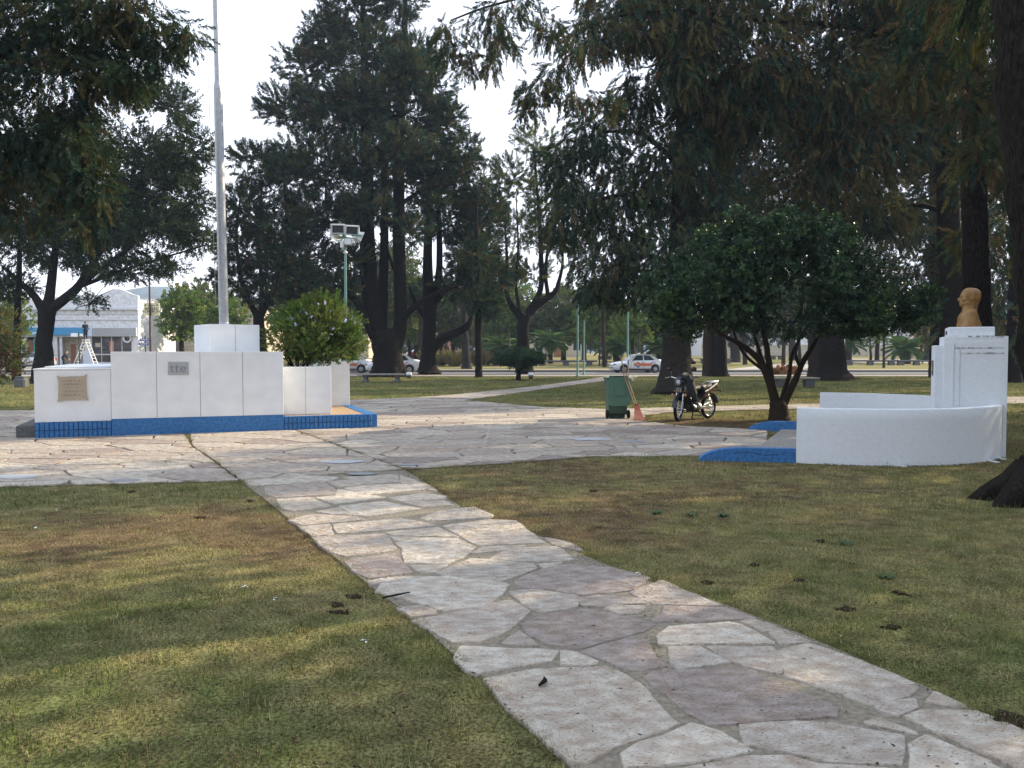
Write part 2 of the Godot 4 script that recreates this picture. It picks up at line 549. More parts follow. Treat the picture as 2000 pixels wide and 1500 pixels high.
func ground() -> void:
	for n in [n_big, n_mid, n_fine]: n.noise_type = FastNoiseLite.TYPE_SIMPLEX_SMOOTH
	n_big.frequency = 0.16; n_big.seed = 3; n_big.fractal_octaves = 2
	n_mid.frequency = 0.9; n_mid.seed = 4; n_mid.fractal_octaves = 3
	n_fine.frequency = 3.0; n_fine.seed = 5; n_fine.fractal_octaves = 3
	var w := 1024
	var im := Image.create(w, w, false, Image.FORMAT_RGB8)
	for j in w:
		for i in w:
			var c := lawn_colour(-48.0 + 96.0 * (i + 0.5) / w, 8.0 - 66.0 * (j + 0.5) / w)
			im.set_pixel(i, j, Color(clampf(c.r, 0.0, 1.0), clampf(c.g, 0.0, 1.0), clampf(c.b, 0.0, 1.0)).linear_to_srgb())
	var m := StandardMaterial3D.new()
	m.albedo_texture = ImageTexture.create_from_image(im)
	m.roughness = 0.95
	m.metallic_specular = 0.08
	m.uv2_triplanar = true
	m.detail_enabled = true
	m.detail_uv_layer = BaseMaterial3D.DETAIL_UV_2
	m.detail_blend_mode = BaseMaterial3D.BLEND_MODE_MUL
	m.uv2_scale = Vector3(0.9, 0.9, 0.9)
	m.detail_albedo = noise_tex(0.08, 4, 0.45, 1.25, 51)
	m.heightmap_enabled = false
	var st := S()
	st.set_smooth_group(1)
	var pts := [Vector3(-48, 0, 8), Vector3(48, 0, 8), Vector3(48, 0, -58), Vector3(-48, 0, -58)]
	for k in [0, 2, 1, 0, 3, 2]:
		st.set_uv(Vector2((pts[k].x + 48.0) / 96.0, (8.0 - pts[k].z) / 66.0))
		st.add_vertex(pts[k])
	tag(obj(st, "lawn", m), "", "", "", "structure")
	# the park beyond the street, rising a little, out to the horizon
	var far := StandardMaterial3D.new()
	far.vertex_color_use_as_albedo = true
	far.roughness = 0.95
	far.metallic_specular = 0.08
	st = S()
	st.set_smooth_group(1)
	var zs := []
	for i in 34: zs.append(-66.6 - i * 2.2)
	for z in [-160.0, -220.0, -320.0, -500.0, -760.0]: zs.append(z)
	var xs := []
	for i in 61: xs.append(-90.0 + i * 3.0)
	xs.push_front(-700.0); xs.append(700.0)
	for i in zs.size() - 1:
		for j in xs.size() - 1:
			for q in [[0, 0], [1, 1], [0, 1], [0, 0], [1, 0], [1, 1]]:
				var x: float = xs[j + q[1]]
				var z: float = zs[i + q[0]]
				var g := 0.5 + 0.7 * n_big.get_noise_2d(x * 0.7, z * 1.6)
				st.set_color(Color(0.25, 0.20, 0.105).lerp(Color(0.14, 0.15, 0.055), clampf(g, 0.0, 1.0)))
				st.add_vertex(Vector3(x, rise(z), z))
	tag(obj(st, "far_ground", far), "", "", "", "structure")
	# ground behind and beside what the camera sees
	st = S()
	quad(st, Vector3(-700, -0.03, 120), Vector3(700, -0.03, 120), Vector3(700, -0.03, -66.6), Vector3(-700, -0.03, -66.6))
	tag(obj(st, "ground", mat(lin(0.16, 0.13, 0.06), 0.95)), "", "", "", "structure")
	# blue hills
	st = S()
	st.set_smooth_group(1)
	var hn := FastNoiseLite.new()
	hn.frequency = 0.0016; hn.seed = 9; hn.fractal_octaves = 4
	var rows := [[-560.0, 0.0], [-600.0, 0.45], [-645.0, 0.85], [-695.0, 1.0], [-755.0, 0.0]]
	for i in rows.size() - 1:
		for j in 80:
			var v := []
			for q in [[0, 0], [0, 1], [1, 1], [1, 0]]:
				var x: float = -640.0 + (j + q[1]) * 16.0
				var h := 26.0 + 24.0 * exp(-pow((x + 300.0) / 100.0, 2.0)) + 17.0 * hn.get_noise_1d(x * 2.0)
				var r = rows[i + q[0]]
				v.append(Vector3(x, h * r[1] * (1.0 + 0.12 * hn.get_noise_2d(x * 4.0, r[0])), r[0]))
			quad(st, v[0], v[1], v[2], v[3])
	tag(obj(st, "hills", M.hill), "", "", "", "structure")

func stone_mesh(poly: PackedVector2Array, h: float, rough := 0.012, sub := 0.16) -> ArrayMesh:
	var ring := PackedVector2Array()
	var mid := Vector2.ZERO
	for p in poly: mid += p
	mid /= poly.size()
	for i in poly.size():
		var a := poly[i]
		var b := poly[(i + 1) % poly.size()]
		var n := clampi(int((b - a).length() / sub), 1, 9)
		var side := (b - a).orthogonal().normalized()
		for k in n:
			var p := a.lerp(b, float(k) / n)
			p += side * rng.randf_range(-rough, rough) * (1.0 if k else 0.4)
			if k == 0 and n > 1: p += (mid - p).normalized() * 0.010        # corners a little rounded
			ring.append(p)
	var area := 0.0
	for i in ring.size(): area += ring[i].cross(ring[(i + 1) % ring.size()])
	if area > 0.0: ring.reverse()
	var t := Geometry2D.triangulate_polygon(ring)
	if t.is_empty(): return null
	var st := S()
	var top := []
	var tilt := Vector2(rng.randf_range(-0.006, 0.006), rng.randf_range(-0.006, 0.006))
	for p in ring:
		var q: Vector2 = p + (mid - p).normalized() * 0.006
		top.append(Vector3(q.x, h + (q - mid).dot(tilt) + rng.randf_range(-0.0012, 0.0012), q.y))
	st.set_smooth_group(1)
	for i in ring.size():
		var j := (i + 1) % ring.size()
		quad(st, Vector3(ring[i].x, 0.0, ring[i].y), Vector3(ring[j].x, 0.0, ring[j].y), Vector3(ring[j].x, h * 0.6, ring[j].y), Vector3(ring[i].x, h * 0.6, ring[i].y))
		quad(st, Vector3(ring[i].x, h * 0.6, ring[i].y), Vector3(ring[j].x, h * 0.6, ring[j].y), top[j], top[i])
	st.set_smooth_group(2)
	for i in range(0, t.size(), 3):
		var a: Vector3 = top[t[i]]
		var b: Vector3 = top[t[i + 1]]
		var c: Vector3 = top[t[i + 2]]
		if (b - a).cross(c - a).y < 0.0: tri(st, a, c, b)
		else: tri(st, a, b, c)
	st.generate_normals()
	return st.commit()

func pick_stone() -> StandardMaterial3D:
	return M.stones[[0, 0, 1, 1, 2, 3, 4, 4, 5, 6, 6][rng.randi() % 11]]

func cells(zone: PackedVector2Array, size: float, joint: float, stretch: Vector2, turn: float) -> Array:   # crazy paving: cells of a weighted diagram, cut to the zone
	var out := []
	var lo := Vector2(1e9, 1e9)
	var hi := -lo
	var turned := PackedVector2Array()
	for p in zone:
		var q := p.rotated(-turn) / stretch
		turned.append(q)
		lo = lo.min(q); hi = hi.max(q)
	var nx := int((hi.x - lo.x) / size) + 3
	var ny := int((hi.y - lo.y) / size) + 3
	var site := {}
	for j in range(-2, ny + 2):
		for i in range(-2, nx + 2):
			site[Vector2i(i, j)] = [lo + Vector2(i - 0.5 + rng.randf_range(-0.46, 0.46), j - 0.5 + rng.randf_range(-0.46, 0.46)) * size, rng.randf_range(-0.14, 0.14) * size * size]
	for j in ny:
		for i in nx:
			var me = site[Vector2i(i, j)]
			var c: Vector2 = me[0]
			var poly := PackedVector2Array([c + Vector2(-2, -2) * size, c + Vector2(2, -2) * size, c + Vector2(2, 2) * size, c + Vector2(-2, 2) * size])
			for dj in range(-2, 3):
				for di in range(-2, 3):
					if (di == 0 and dj == 0) or poly.is_empty(): continue
					var o = site[Vector2i(i + di, j + dj)]
					var d: Vector2 = o[0] - c
					var lim: float = (d.length_squared() + me[1] - o[1]) / 2.0
					var cut := PackedVector2Array()
					for k in poly.size():
						var a := poly[k]
						var b := poly[(k + 1) % poly.size()]
						var fa := (a - c).dot(d) - lim
						var fb := (b - c).dot(d) - lim
						if fa <= 0.0: cut.append(a)
						if (fa < 0.0) != (fb < 0.0): cut.append(a.lerp(b, fa / (fa - fb)))
					poly = cut
			if poly.size() < 3: continue
			for piece in Geometry2D.intersect_polygons(poly, turned):
				var real := PackedVector2Array()
				for p in piece: real.append((p * stretch).rotated(turn))
				for small in Geometry2D.offset_polygon(real, -joint):
					if small.size() < 3: continue
					var clean := PackedVector2Array()
					for k in small.size():
						if small[k].distance_to(small[(k + 1) % small.size()]) > 0.05: clean.append(small[k])
					var a := 0.0
					for k in clean.size(): a += clean[k].cross(clean[(k + 1) % clean.size()])
					if clean.size() >= 3 and absf(a) / 2.0 > 0.03: out.append(clean)
	return out

func traced(pre: Array, list: Array, out: Array) -> void:     # stones one can tell apart, outlined in an enlargement: origin and scale first
	for s in list:
		var px := []
		for i in range(0, s.size(), 2):
			px.append(pre[0] + s[i] * pre[2]); px.append(pre[1] + s[i + 1] * pre[2])
		out.append(flat(px))

func bed_sheet(poly: PackedVector2Array, y: float, called: String, m: Material, parent: Node) -> void:
	var st := S()
	slab(st, poly.duplicate(), y - 0.05, y, Transform3D.IDENTITY, false)
	obj(st, called, m, parent)

func paving() -> void:
	var path := Node3D.new()
	path.name = "path"
	add_child(path)
	tag(path, "", "", "", "structure")
	var edge := flat([470, 941, 515, 975, 560, 1012, 620, 1062, 680, 1112, 740, 1160, 810, 1212, 875, 1272, 950, 1332, 1030, 1420, 1110, 1500, 1240, 1640, 2350, 1640, 2000, 1440, 1800, 1342, 1560, 1240, 1420, 1185, 1265, 1137, 1170, 1100, 1070, 1055, 985, 1025, 900, 992, 840, 950, 790, 919])
	beds.append(edge)
	bed_sheet(edge, 0.0115, "mortar_bed", M.mortar, path)
	var st := []
	traced([450.0, 900.0, 0.35], [
		[65, 110, 440, 87, 600, 100, 560, 117, 190, 143, 115, 141], [200, 152, 520, 124, 580, 167, 595, 195, 260, 213, 195, 188], [265, 221, 440, 211, 560, 262, 350, 290, 285, 268],
		[480, 216, 588, 202, 608, 168, 860, 212, 590, 248], [545, 124, 680, 113, 730, 140, 610, 153], [630, 99, 930, 83, 945, 125, 740, 137], [640, 159, 750, 144, 1060, 131, 1080, 170, 760, 197],
		[950, 89, 1110, 145, 1150, 178, 1085, 163, 955, 129], [890, 214, 1080, 190, 1200, 205, 1195, 221, 950, 233], [970, 240, 1190, 228, 1240, 255, 1080, 266], [612, 262, 850, 237, 1055, 275, 780, 316, 690, 311],
		[480, 291, 600, 272, 668, 308, 560, 306], [330, 340, 460, 307, 700, 321, 745, 338, 400, 368], [390, 376, 550, 364, 565, 420, 460, 430], [582, 365, 950, 330, 1150, 371, 600, 416], [870, 409, 1160, 384, 1262, 434, 930, 428],
		[1062, 330, 1180, 287, 1360, 267, 1458, 310, 1440, 328, 1110, 343], [1192, 372, 1450, 337, 1590, 346, 1750, 470, 1380, 478, 1272, 420], [462, 436, 860, 421, 918, 495, 898, 513, 650, 546, 552, 518],
		[892, 431, 1040, 441, 930, 459], [932, 466, 1060, 442, 1258, 443, 1362, 492, 1328, 530, 1208, 586, 977, 583, 962, 500], [642, 571, 910, 532, 1008, 638, 770, 666, 680, 620], [1017, 597, 1208, 593, 1140, 633, 1060, 638],
		[1347, 528, 1420, 492, 1645, 483, 1540, 509], [1447, 560, 1520, 521, 1620, 497, 1828, 491, 1912, 567, 1600, 571], [1153, 638, 1350, 557, 1688, 587, 1708, 615, 1500, 686, 1310, 670], [1727, 590, 1848, 581, 1760, 609],
		[1762, 441, 1900, 471, 1955, 509, 1800, 479], [777, 685, 850, 671, 850, 690, 790, 704], [818, 735, 890, 662, 1300, 657, 1520, 697, 1553, 707, 1503, 768, 1390, 828, 1200, 853, 1092, 814, 900, 759],
		[942, 835, 1060, 822, 1138, 850, 1138, 868, 1010, 883], [1028, 905, 1150, 882, 1558, 793, 1667, 855, 1588, 925, 1500, 983, 1390, 1023, 1252, 1027, 1160, 983], [1568, 745, 1690, 732, 1918, 766, 1947, 781, 1928, 829, 1740, 858, 1640, 819]], st)
	traced([900.0, 1050.0, 0.35], [
		[303, 255, 420, 203, 560, 163, 860, 187, 1045, 240, 940, 308, 680, 332, 520, 303, 343, 288], [950, 318, 1120, 255, 1210, 292, 1435, 393, 1090, 383, 1022, 358], [344, 500, 480, 443, 720, 418, 860, 442, 1075, 500, 998, 542, 650, 636, 480, 606, 373, 548],
		[664, 350, 780, 337, 988, 352, 1036, 378, 840, 383, 800, 398, 682, 393], [813, 408, 850, 387, 1017, 401, 978, 437, 880, 437], [1073, 478, 1133, 442, 1143, 397, 1480, 407, 1636, 464, 1300, 483], [238, 604, 330, 544, 416, 618],
		[4, 625, 300, 638, 537, 652, 497, 703, 90, 772, 22, 743, -28, 690], [571, 651, 640, 663, 756, 710, 738, 726, 573, 722], [684, 651, 958, 573, 1037, 592, 1082, 690, 1135, 733, 960, 757, 862, 728], [1109, 560, 1173, 513, 1508, 491, 1568, 503, 1735, 603, 1118, 609],
		[1574, 481, 1640, 474, 1785, 529, 1690, 538], [1734, 546, 1810, 532, 1945, 599, 1790, 605], [1173, 631, 1330, 625, 1495, 711, 1212, 742, 1178, 709], [1384, 627, 1728, 628, 1796, 700, 1776, 771, 1600, 737, 1492, 688],
		[145, 807, 450, 753, 800, 739, 918, 783, 1056, 892, 1175, 1040, 1203, 1060, 850, 1186, 680, 1280, 603, 1266, 423, 1107, 264, 958], [1036, 801, 1083, 764, 1560, 744, 1648, 773, 1848, 873, 2090, 974, 2083, 1016, 1750, 1041, 1402, 1058, 1284, 1007, 1174, 918],
		[905, 1235, 1000, 1173, 1140, 1133, 1290, 1064, 1350, 1074, 1458, 1113, 1612, 1210, 1250, 1276, 932, 1297]], st)
	traced([1100.0, 1100.0, 0.45], [
		[924, 392, 1070, 363, 1300, 442, 1515, 539, 1200, 579, 963, 498, 973, 430], [1225, 586, 1400, 551, 1526, 552, 1486, 593, 1340, 627], [1356, 632, 1520, 608, 1526, 640, 1450, 672, 1392, 658], [1588, 614, 1620, 578, 1735, 633],
		[1490, 680, 1560, 654, 1800, 659, 2000, 743, 2290, 862, 2290, 955, 1960, 896, 1622, 747], [775, 721, 1000, 708, 1200, 718, 1465, 767, 1470, 830, 1456, 887, 1160, 877, 982, 837, 794, 799], [1320, 706, 1370, 693, 1524, 753, 1400, 728],
		[1514, 802, 1580, 769, 1850, 884, 2150, 1060, 1500, 1090], [530, 910, 800, 860, 978, 860, 1125, 894, 1470, 925, 1470, 1080, 560, 1080]], st)
	# pale and mauve stones as they lie
	var tone := [3, 6, 0, 3, 0, 4, 3, 0, 3, 0, 3, 0, 1, 1, 4, 0, 4, 0, 1, 4, 3, 2, 4, 0, 4, 4, 3, 6, 4, 3, 1, 4, 4, 2, 6, 5, 6, 4, 2, 6, 3, 3, 2, 3, 1, 1, 4, 4, 0, 5, 3, 0, 4, 4, 0, 0, 4, 0, 3, 0]
	for i in st.size():
		var grown := Geometry2D.offset_polygon(st[i], 0.017)
		var mesh := stone_mesh(grown[0] if grown.size() else st[i], 0.0195, 0.008, 0.10)
		if mesh: put(mesh, "stone", M.stones[tone[i]] if i < tone.size() else pick_stone(), path)
	# the plaza: crazy paving
	var plaza := Node3D.new()
	plaza.name = "plaza_paving"
	add_child(plaza)
	tag(plaza, "", "", "", "structure")
	var zone_l := flat([-420, 964, 470, 941, 375, 872, 360, 846, 300, 800, 0, 803, -420, 806])
	var zone_s := flat([470, 941, 790, 919, 600, 850, 565, 838, 368, 846, 375, 872])
	var zone_r := flat([790, 919, 1000, 906, 1160, 893, 1392, 893, 1500, 874, 1500, 843, 1480, 840, 1330, 833, 1256, 824, 1262, 813, 1300, 807, 1450, 802, 1640, 798, 2100, 786, 2100, 772, 1640, 788, 1290, 797, 1180, 800, 1060, 796, 950, 786, 905, 783, 1010, 768, 1110, 754, 1200, 742, 1255, 734.5, 1190, 735, 1150, 741, 1030, 757, 880, 772, 800, 778, 690, 782, 540, 786, 420, 792, 565, 838, 600, 850])
	island = flat([1330, 833, 1256, 824, 1262, 813, 1300, 807, 1450, 802, 1640, 798, 1640, 850, 1480, 840])
	var big := []
	var k := 0
	for zone in [zone_l, zone_s, zone_r]:
		beds.append(zone)
		bed_sheet(zone, 0.0075 + 0.0015 * k, "mortar_bed", M.joint_soil, plaza)
		var base_turn: float = [0.1, 0.36, -0.15][k]
		for c in cells(zone, [0.64, 0.80, 0.64][k], 0.015, Vector2(1.35, 0.85), base_turn):
			var mid := Vector2.ZERO
			for p in c: mid += p
			mid /= c.size()
			var rel := Vector2(mid.x + 8.72, mid.y + 15.15)
			var t := rel.dot(Vector2(0.9357, -0.353))
			var s := rel.dot(Vector2(-0.353, -0.9357))
			if t > 0.3 and t < 5.9 and s > 0.5 and s < 3.8: continue       # under the monument
			big.append([-mid.length(), c])
		k += 1
	big.sort_custom(func(a, b): return a[0] > b[0])
	var rest := []
	for i in big.size():
		var mesh := stone_mesh(big[i][1], 0.022 + rng.randf_range(-0.002, 0.002), 0.02, 0.22)
		if mesh == null: continue
		var m := pick_stone()
		if i < 297: put(mesh, "stone", m, plaza)
		else: rest.append([mesh, m])
	for m in M.stones:                       # the far ones, too thin in the picture to pick apart
		var all := SurfaceTool.new()
		var n := 0
		for r in rest:
			if r[1] == m:
				all.append_from(r[0], 0, Transform3D.IDENTITY)
				n += 1
		if n: tag(put(all.commit(), "far_stones", m, plaza), "", "", "", "stuff")
	# old paint on the stones
	for s in [[665, 905, 0.34, 0.20, 0], [25, 935, 0.36, 0.2, 0], [1155, 860, 0.42, 0.26, 0], [706, 929, 0.2, 0.12, 1], [800, 911, 0.22, 0.12, 1], [245, 942, 0.2, 0.12, 1], [1240, 865, 0.2, 0.2, 1]]:
		var g := G(s[0], s[1])
		var q := S()
		var poly := PackedVector2Array()
		for i in 18:
			var a := TAU * i / 18.0
			poly.append(Vector2(g.x + cos(a) * s[2] * rng.randf_range(0.75, 1.1), g.z + sin(a) * s[3] * rng.randf_range(0.7, 1.1)))
		slab(q, poly, 0.0262, 0.0285, Transform3D.IDENTITY, false)
		obj(q, "paint_stain", M.blue_stain if s[4] else M.white_stain, plaza)

func strip(called: String, z0: float, z1: float, y: float, m: Material, x0 := -140.0, x1 := 140.0) -> void:
	var st := S()
	box(st, Vector3(x0, -0.25, z1), Vector3(x1, y, z0))
	tag(obj(st, called, m), "", "", "", "structure")

func street() -> void:
	strip("pavement", -53.5, -56.4, 0.03, M.pavement)
	strip("kerb", -56.4, -56.65, 0.06, M.kerb)
	strip("road", -56.65, -66.0, -0.02, M.asphalt)
	strip("far_kerb", -66.0, -66.25, 0.14, M.kerb)
	strip("far_pavement", -66.25, -69.5, 0.13, M.pavement, -34.0, 140.0)
	strip("corner_pavement", -66.25, -81.5, 0.16, M.pale_path, -140.0, -34.0)
	# pale paths through the park over the road
	for poly in [[B(1405, 69.5), B(1560, 69.5), B(1640, 100), B(1570, 100)], [B(1560, 92), B(1990, 90), B(2100, 93), B(1600, 97)], [B(1650, 106), B(2060, 106), B(2060, 110), B(1650, 110)], [B(880, 92), B(1180, 92), B(1180, 95), B(880, 95)]]:
		var st := S()
		var v := []
		for p in poly: v.append(p + Vector3(0, 0.03, 0))
		quad(st, v[0], v[1], v[2], v[3])
		tag(obj(st, "park_path", M.pale_path), "", "", "", "structure")
# ---------- the white flag monument ----------
func flag_monument() -> void:
	var a := G(68, 858)
	var o := thing("flag_monument", "long white stepped monument on a blue base, with planter, plaques and flagpole", "monument", a, 0.3611)
	var st := S()
	box(st, Vector3(-0.33, 0.0, -3.9), Vector3(0.02, 0.24, -0.16), Transform3D.IDENTITY, 0.015)
	obj(st, "side_step", M.dark_concrete, o)
	st = S()
	box(st, Vector3(0.10, 0.0, -4.0), Vector3(6.2, 0.285, -0.10))
	obj(st, "base_slab", M.tan_screed, o)
	# blue painted brick edging: two soldier courses in front, one row along the right side
	for part in [[0.0, 1.272, 16], [4.417, 6.2, 21]]:
		for row in 2:
			var w: float = (part[1] - part[0]) / part[2]
			for i in part[2]:
				var b := S()
				var x0: float = part[0] + i * w
				var lift := rng.randf_range(-0.003, 0.003)
				box(b, Vector3(x0 + 0.005, 0.004 + row * 0.152, -0.11 + lift), Vector3(x0 + w - 0.005, 0.146 + row * 0.152, 0.004 + lift), Transform3D.IDENTITY, 0.008)
				obj(b, "brick", M.blue_paint, o)
	st = S()
	for part in [[0.0, 1.272], [4.417, 6.2]]: box(st, Vector3(part[0] + 0.01, 0.0, -0.102), Vector3(part[1] - 0.005, 0.29, -0.012))
	tag(obj(st, "brick_joints", M.blue_dark, o), "", "", "", "stuff")
	for i in 30:
		var b := S()
		box(b, Vector3(6.08, 0.004, -0.02 - (i + 1) * 0.13 + 0.006), Vector3(6.313 + rng.randf_range(-0.004, 0.004), 0.3, -0.02 - i * 0.13), Transform3D.IDENTITY, 0.012)
		obj(b, "brick", M.blue_paint, o)
	# main block: blue plinth, four white slabs, flat top
	st = S()
	box(st, Vector3(1.275, 0.0, -3.1), Vector3(4.414, 0.33, 0.012), Transform3D.IDENTITY, 0.006)
	obj(st, "plinth", M.blue_paint, o)
	st = S()
	box(st, Vector3(1.29, 0.331, -3.0), Vector3(4.40, 1.594, -0.034))
	obj(st, "core", M.white_wall, o)
	var xs := [1.277, 2.066, 2.846, 3.635, 4.412]
	for i in 4:
		st = S()
		box(st, Vector3(xs[i] + (0.0 if i == 0 else 0.004), 0.334, -0.032), Vector3(xs[i + 1] - (0.0 if i == 3 else 0.004), 1.6, 0.0), Transform3D.IDENTITY, 0.004)
		obj(st, "panel", M.white_wall, o)
	st = S()
	for i in [1, 2, 3]: box(st, Vector3(xs[i] - 0.004, 0.34, -0.033), Vector3(xs[i] + 0.004, 1.592, -0.012))
	tag(obj(st, "panel_joints", M.seam, o), "", "", "", "stuff")
	# lower block on the left
	st = S()
	box(st, Vector3(0.0, 0.302, -4.0), Vector3(1.272, 1.262, -0.035), Transform3D.IDENTITY, 0.006)
	box(st, Vector3(-0.012, 1.264, -4.012), Vector3(1.272, 1.29, -0.024), Transform3D.IDENTITY, 0.004)
	obj(st, "side_block", M.white_wall, o)
	st = S()
	box(st, Vector3(0.12, 1.291, -3.9), Vector3(1.268, 1.325, -0.42), Transform3D.IDENTITY, 0.008)
	obj(st, "block_top", M.white_wall, o)
	# planter on the right
	st = S()
	box(st, Vector3(4.418, 0.288, -3.0), Vector3(5.43, 1.286, -2.92))
	box(st, Vector3(5.352, 0.288, -2.918), Vector3(5.432, 1.286, -0.545))
	obj(st, "planter_wall", M.white_wall, o)
	for s in [[4.416, 4.903], [4.909, 5.434]]:
		st = S()
		box(st, Vector3(s[0], 0.29, -0.54), Vector3(s[1], 1.288, -0.5), Transform3D.IDENTITY, 0.004)
		obj(st, "planter_panel", M.white_wall, o)
	st = S()
	box(st, Vector3(4.9, 0.3, -0.541), Vector3(4.912, 1.28, -0.512))
	tag(obj(st, "panel_joints", M.seam, o), "", "", "", "stuff")
	st = S()
	box(st, Vector3(4.416, 0.287, -2.9), Vector3(5.35, 1.2, -0.545))
	obj(st, "planter_soil", M.soil, o)
	st = S()
	box(st, Vector3(5.436, 0.287, -3.5), Vector3(6.255, 1.445, -3.04), Transform3D.IDENTITY, 0.006)
	obj(st, "rear_block", M.white_wall, o)
	# square pedestal that carries the mast, turned on the block
	var here := o.transform.affine_inverse()
	var foot: Vector3 = here * Vector3(-6.09, 1.597, -17.72)
	st = S()
	var x := Transform3D(Basis(Vector3.UP, deg_to_rad(38.0) - 0.3611), foot)
	box(st, Vector3(-0.52, 0.0, -0.52), Vector3(0.52, 0.57, 0.52), x, 0.008)
	obj(st, "pedestal", M.white_wall, o)
	st = S()
	box(st, Vector3(-0.004, 0.012, 0.515), Vector3(0.004, 0.56, 0.5212), x)
	tag(obj(st, "panel_joints", M.seam, o), "", "", "", "stuff")
	# plaques
	var plate := upright("lettered_plate", [[0, 0], [0.376, 0.0], [0.374, 0.247], [0.004, 0.25]], 0.014, M.worn_plate, o, Transform3D(Basis(), Vector3(2.266, 1.157, 0.016)))
	tag(plate, "worn grey plate lettered tte")
	letters("tte", 0.14, "lettering", M.plate_letter, plate, Transform3D(Basis(), Vector3(2.454, 1.275, 0.018)), 1.3, "Droid Sans", 400)
	var out := []
	for e in [[Vector2(0, 0), Vector2(0.52, 0.015)], [Vector2(0.52, 0.015), Vector2(0.505, 0.50)], [Vector2(0.505, 0.50), Vector2(0.005, 0.475)], [Vector2(0.005, 0.475), Vector2(0, 0)]]:
		var side: Vector2 = (e[1] - e[0]).orthogonal().normalized()
		for i in 8:
			var t := i / 8.0
			var p: Vector2 = e[0].lerp(e[1], t) - side * (0.024 * smoothstep(0.0, 0.16, t) * smoothstep(1.0, 0.84, t) + rng.randf_range(-0.004, 0.004))
			out.append([p.x, p.y])
	var scroll := upright("stone_plaque", out, 0.03, M.parchment, o, Transform3D(Basis(), Vector3(0.37, 0.68, 0.0)))
	tag(scroll, "tan scroll-shaped stone plaque with five worn lines of lettering")
	var rows := [[0.10, 0.42, 0.37], [0.09, 0.40, 0.305], [0.16, 0.36, 0.24], [0.12, 0.44, 0.175], [0.11, 0.38, 0.105]]
	st = S()
	var cut := Transform3D(Basis(), Vector3(0.37, 0.68, 0.0012))
	for r in rows:                         # letters weathered past reading: short cut strokes
		var cx: float = r[0]
		while cx < r[1]:
			var w := rng.randf_range(0.010, 0.02)
			var h := rng.randf_range(0.018, 0.030)
			var kind := rng.randi() % 4
			var z := 0.0022
			if kind != 2: box(st, Vector3(cx, r[2], 0.0), Vector3(cx + 0.005, r[2] + h, z), cut)
			if kind != 1: box(st, Vector3(cx + 0.0052, r[2] + h - 0.006, 0.0), Vector3(cx + w, r[2] + h, z), cut)
			if kind == 0 or kind == 2: box(st, Vector3(cx + 0.0052, r[2], 0.0), Vector3(cx + w, r[2] + 0.005, z), cut)
			cx += w + (0.028 if rng.randf() < 0.14 else 0.008)
	tag(obj(st, "worn_lettering", M.worn_print, scroll), "", "", "", "stuff")
	# the mast stands on the pedestal
	var at := Vector3(-6.13, 2.17, -17.68)
	var mast := thing("flagpole", "tall grey metal flagpole standing on the white pedestal of the monument", "flagpole", at)
	var lean := Vector3(-0.012, 1.0, 0.0)
	st = S()
	rod(st, Vector3.ZERO, lean * 4.95, 0.098, 0.090, 20)
	obj(st, "lower_tube", M.galvanised, mast)
	st = S()
	tube(st, [lean * 4.951, lean * 5.02, lean * 5.10], [0.092, 0.086, 0.071], 20)
	obj(st, "sleeve", M.galvanised, mast)
	st = S()
	rod(st, lean * 5.08, lean * 10.2, 0.066, 0.05, 20)
	obj(st, "upper_tube", M.galvanised, mast)
	st = S()
	lathe(st, [Vector2(0.17, 0.0), Vector2(0.17, 0.012), Vector2(0.105, 0.016), Vector2(0.1, 0.06)], 20)
	obj(st, "foot_flange", M.galvanised, mast)
	st = S()
	rod(st, Vector3(-0.16, 0.4, 0.02), Vector3(-0.34, 9.8, 0.02), 0.006, -1.0, 5)
	rod(st, Vector3(-0.10, 0.42, 0.02), Vector3(-0.165, 0.4, 0.02), 0.008, -1.0, 5)
	obj(st, "halyard", M.khaki, mast)

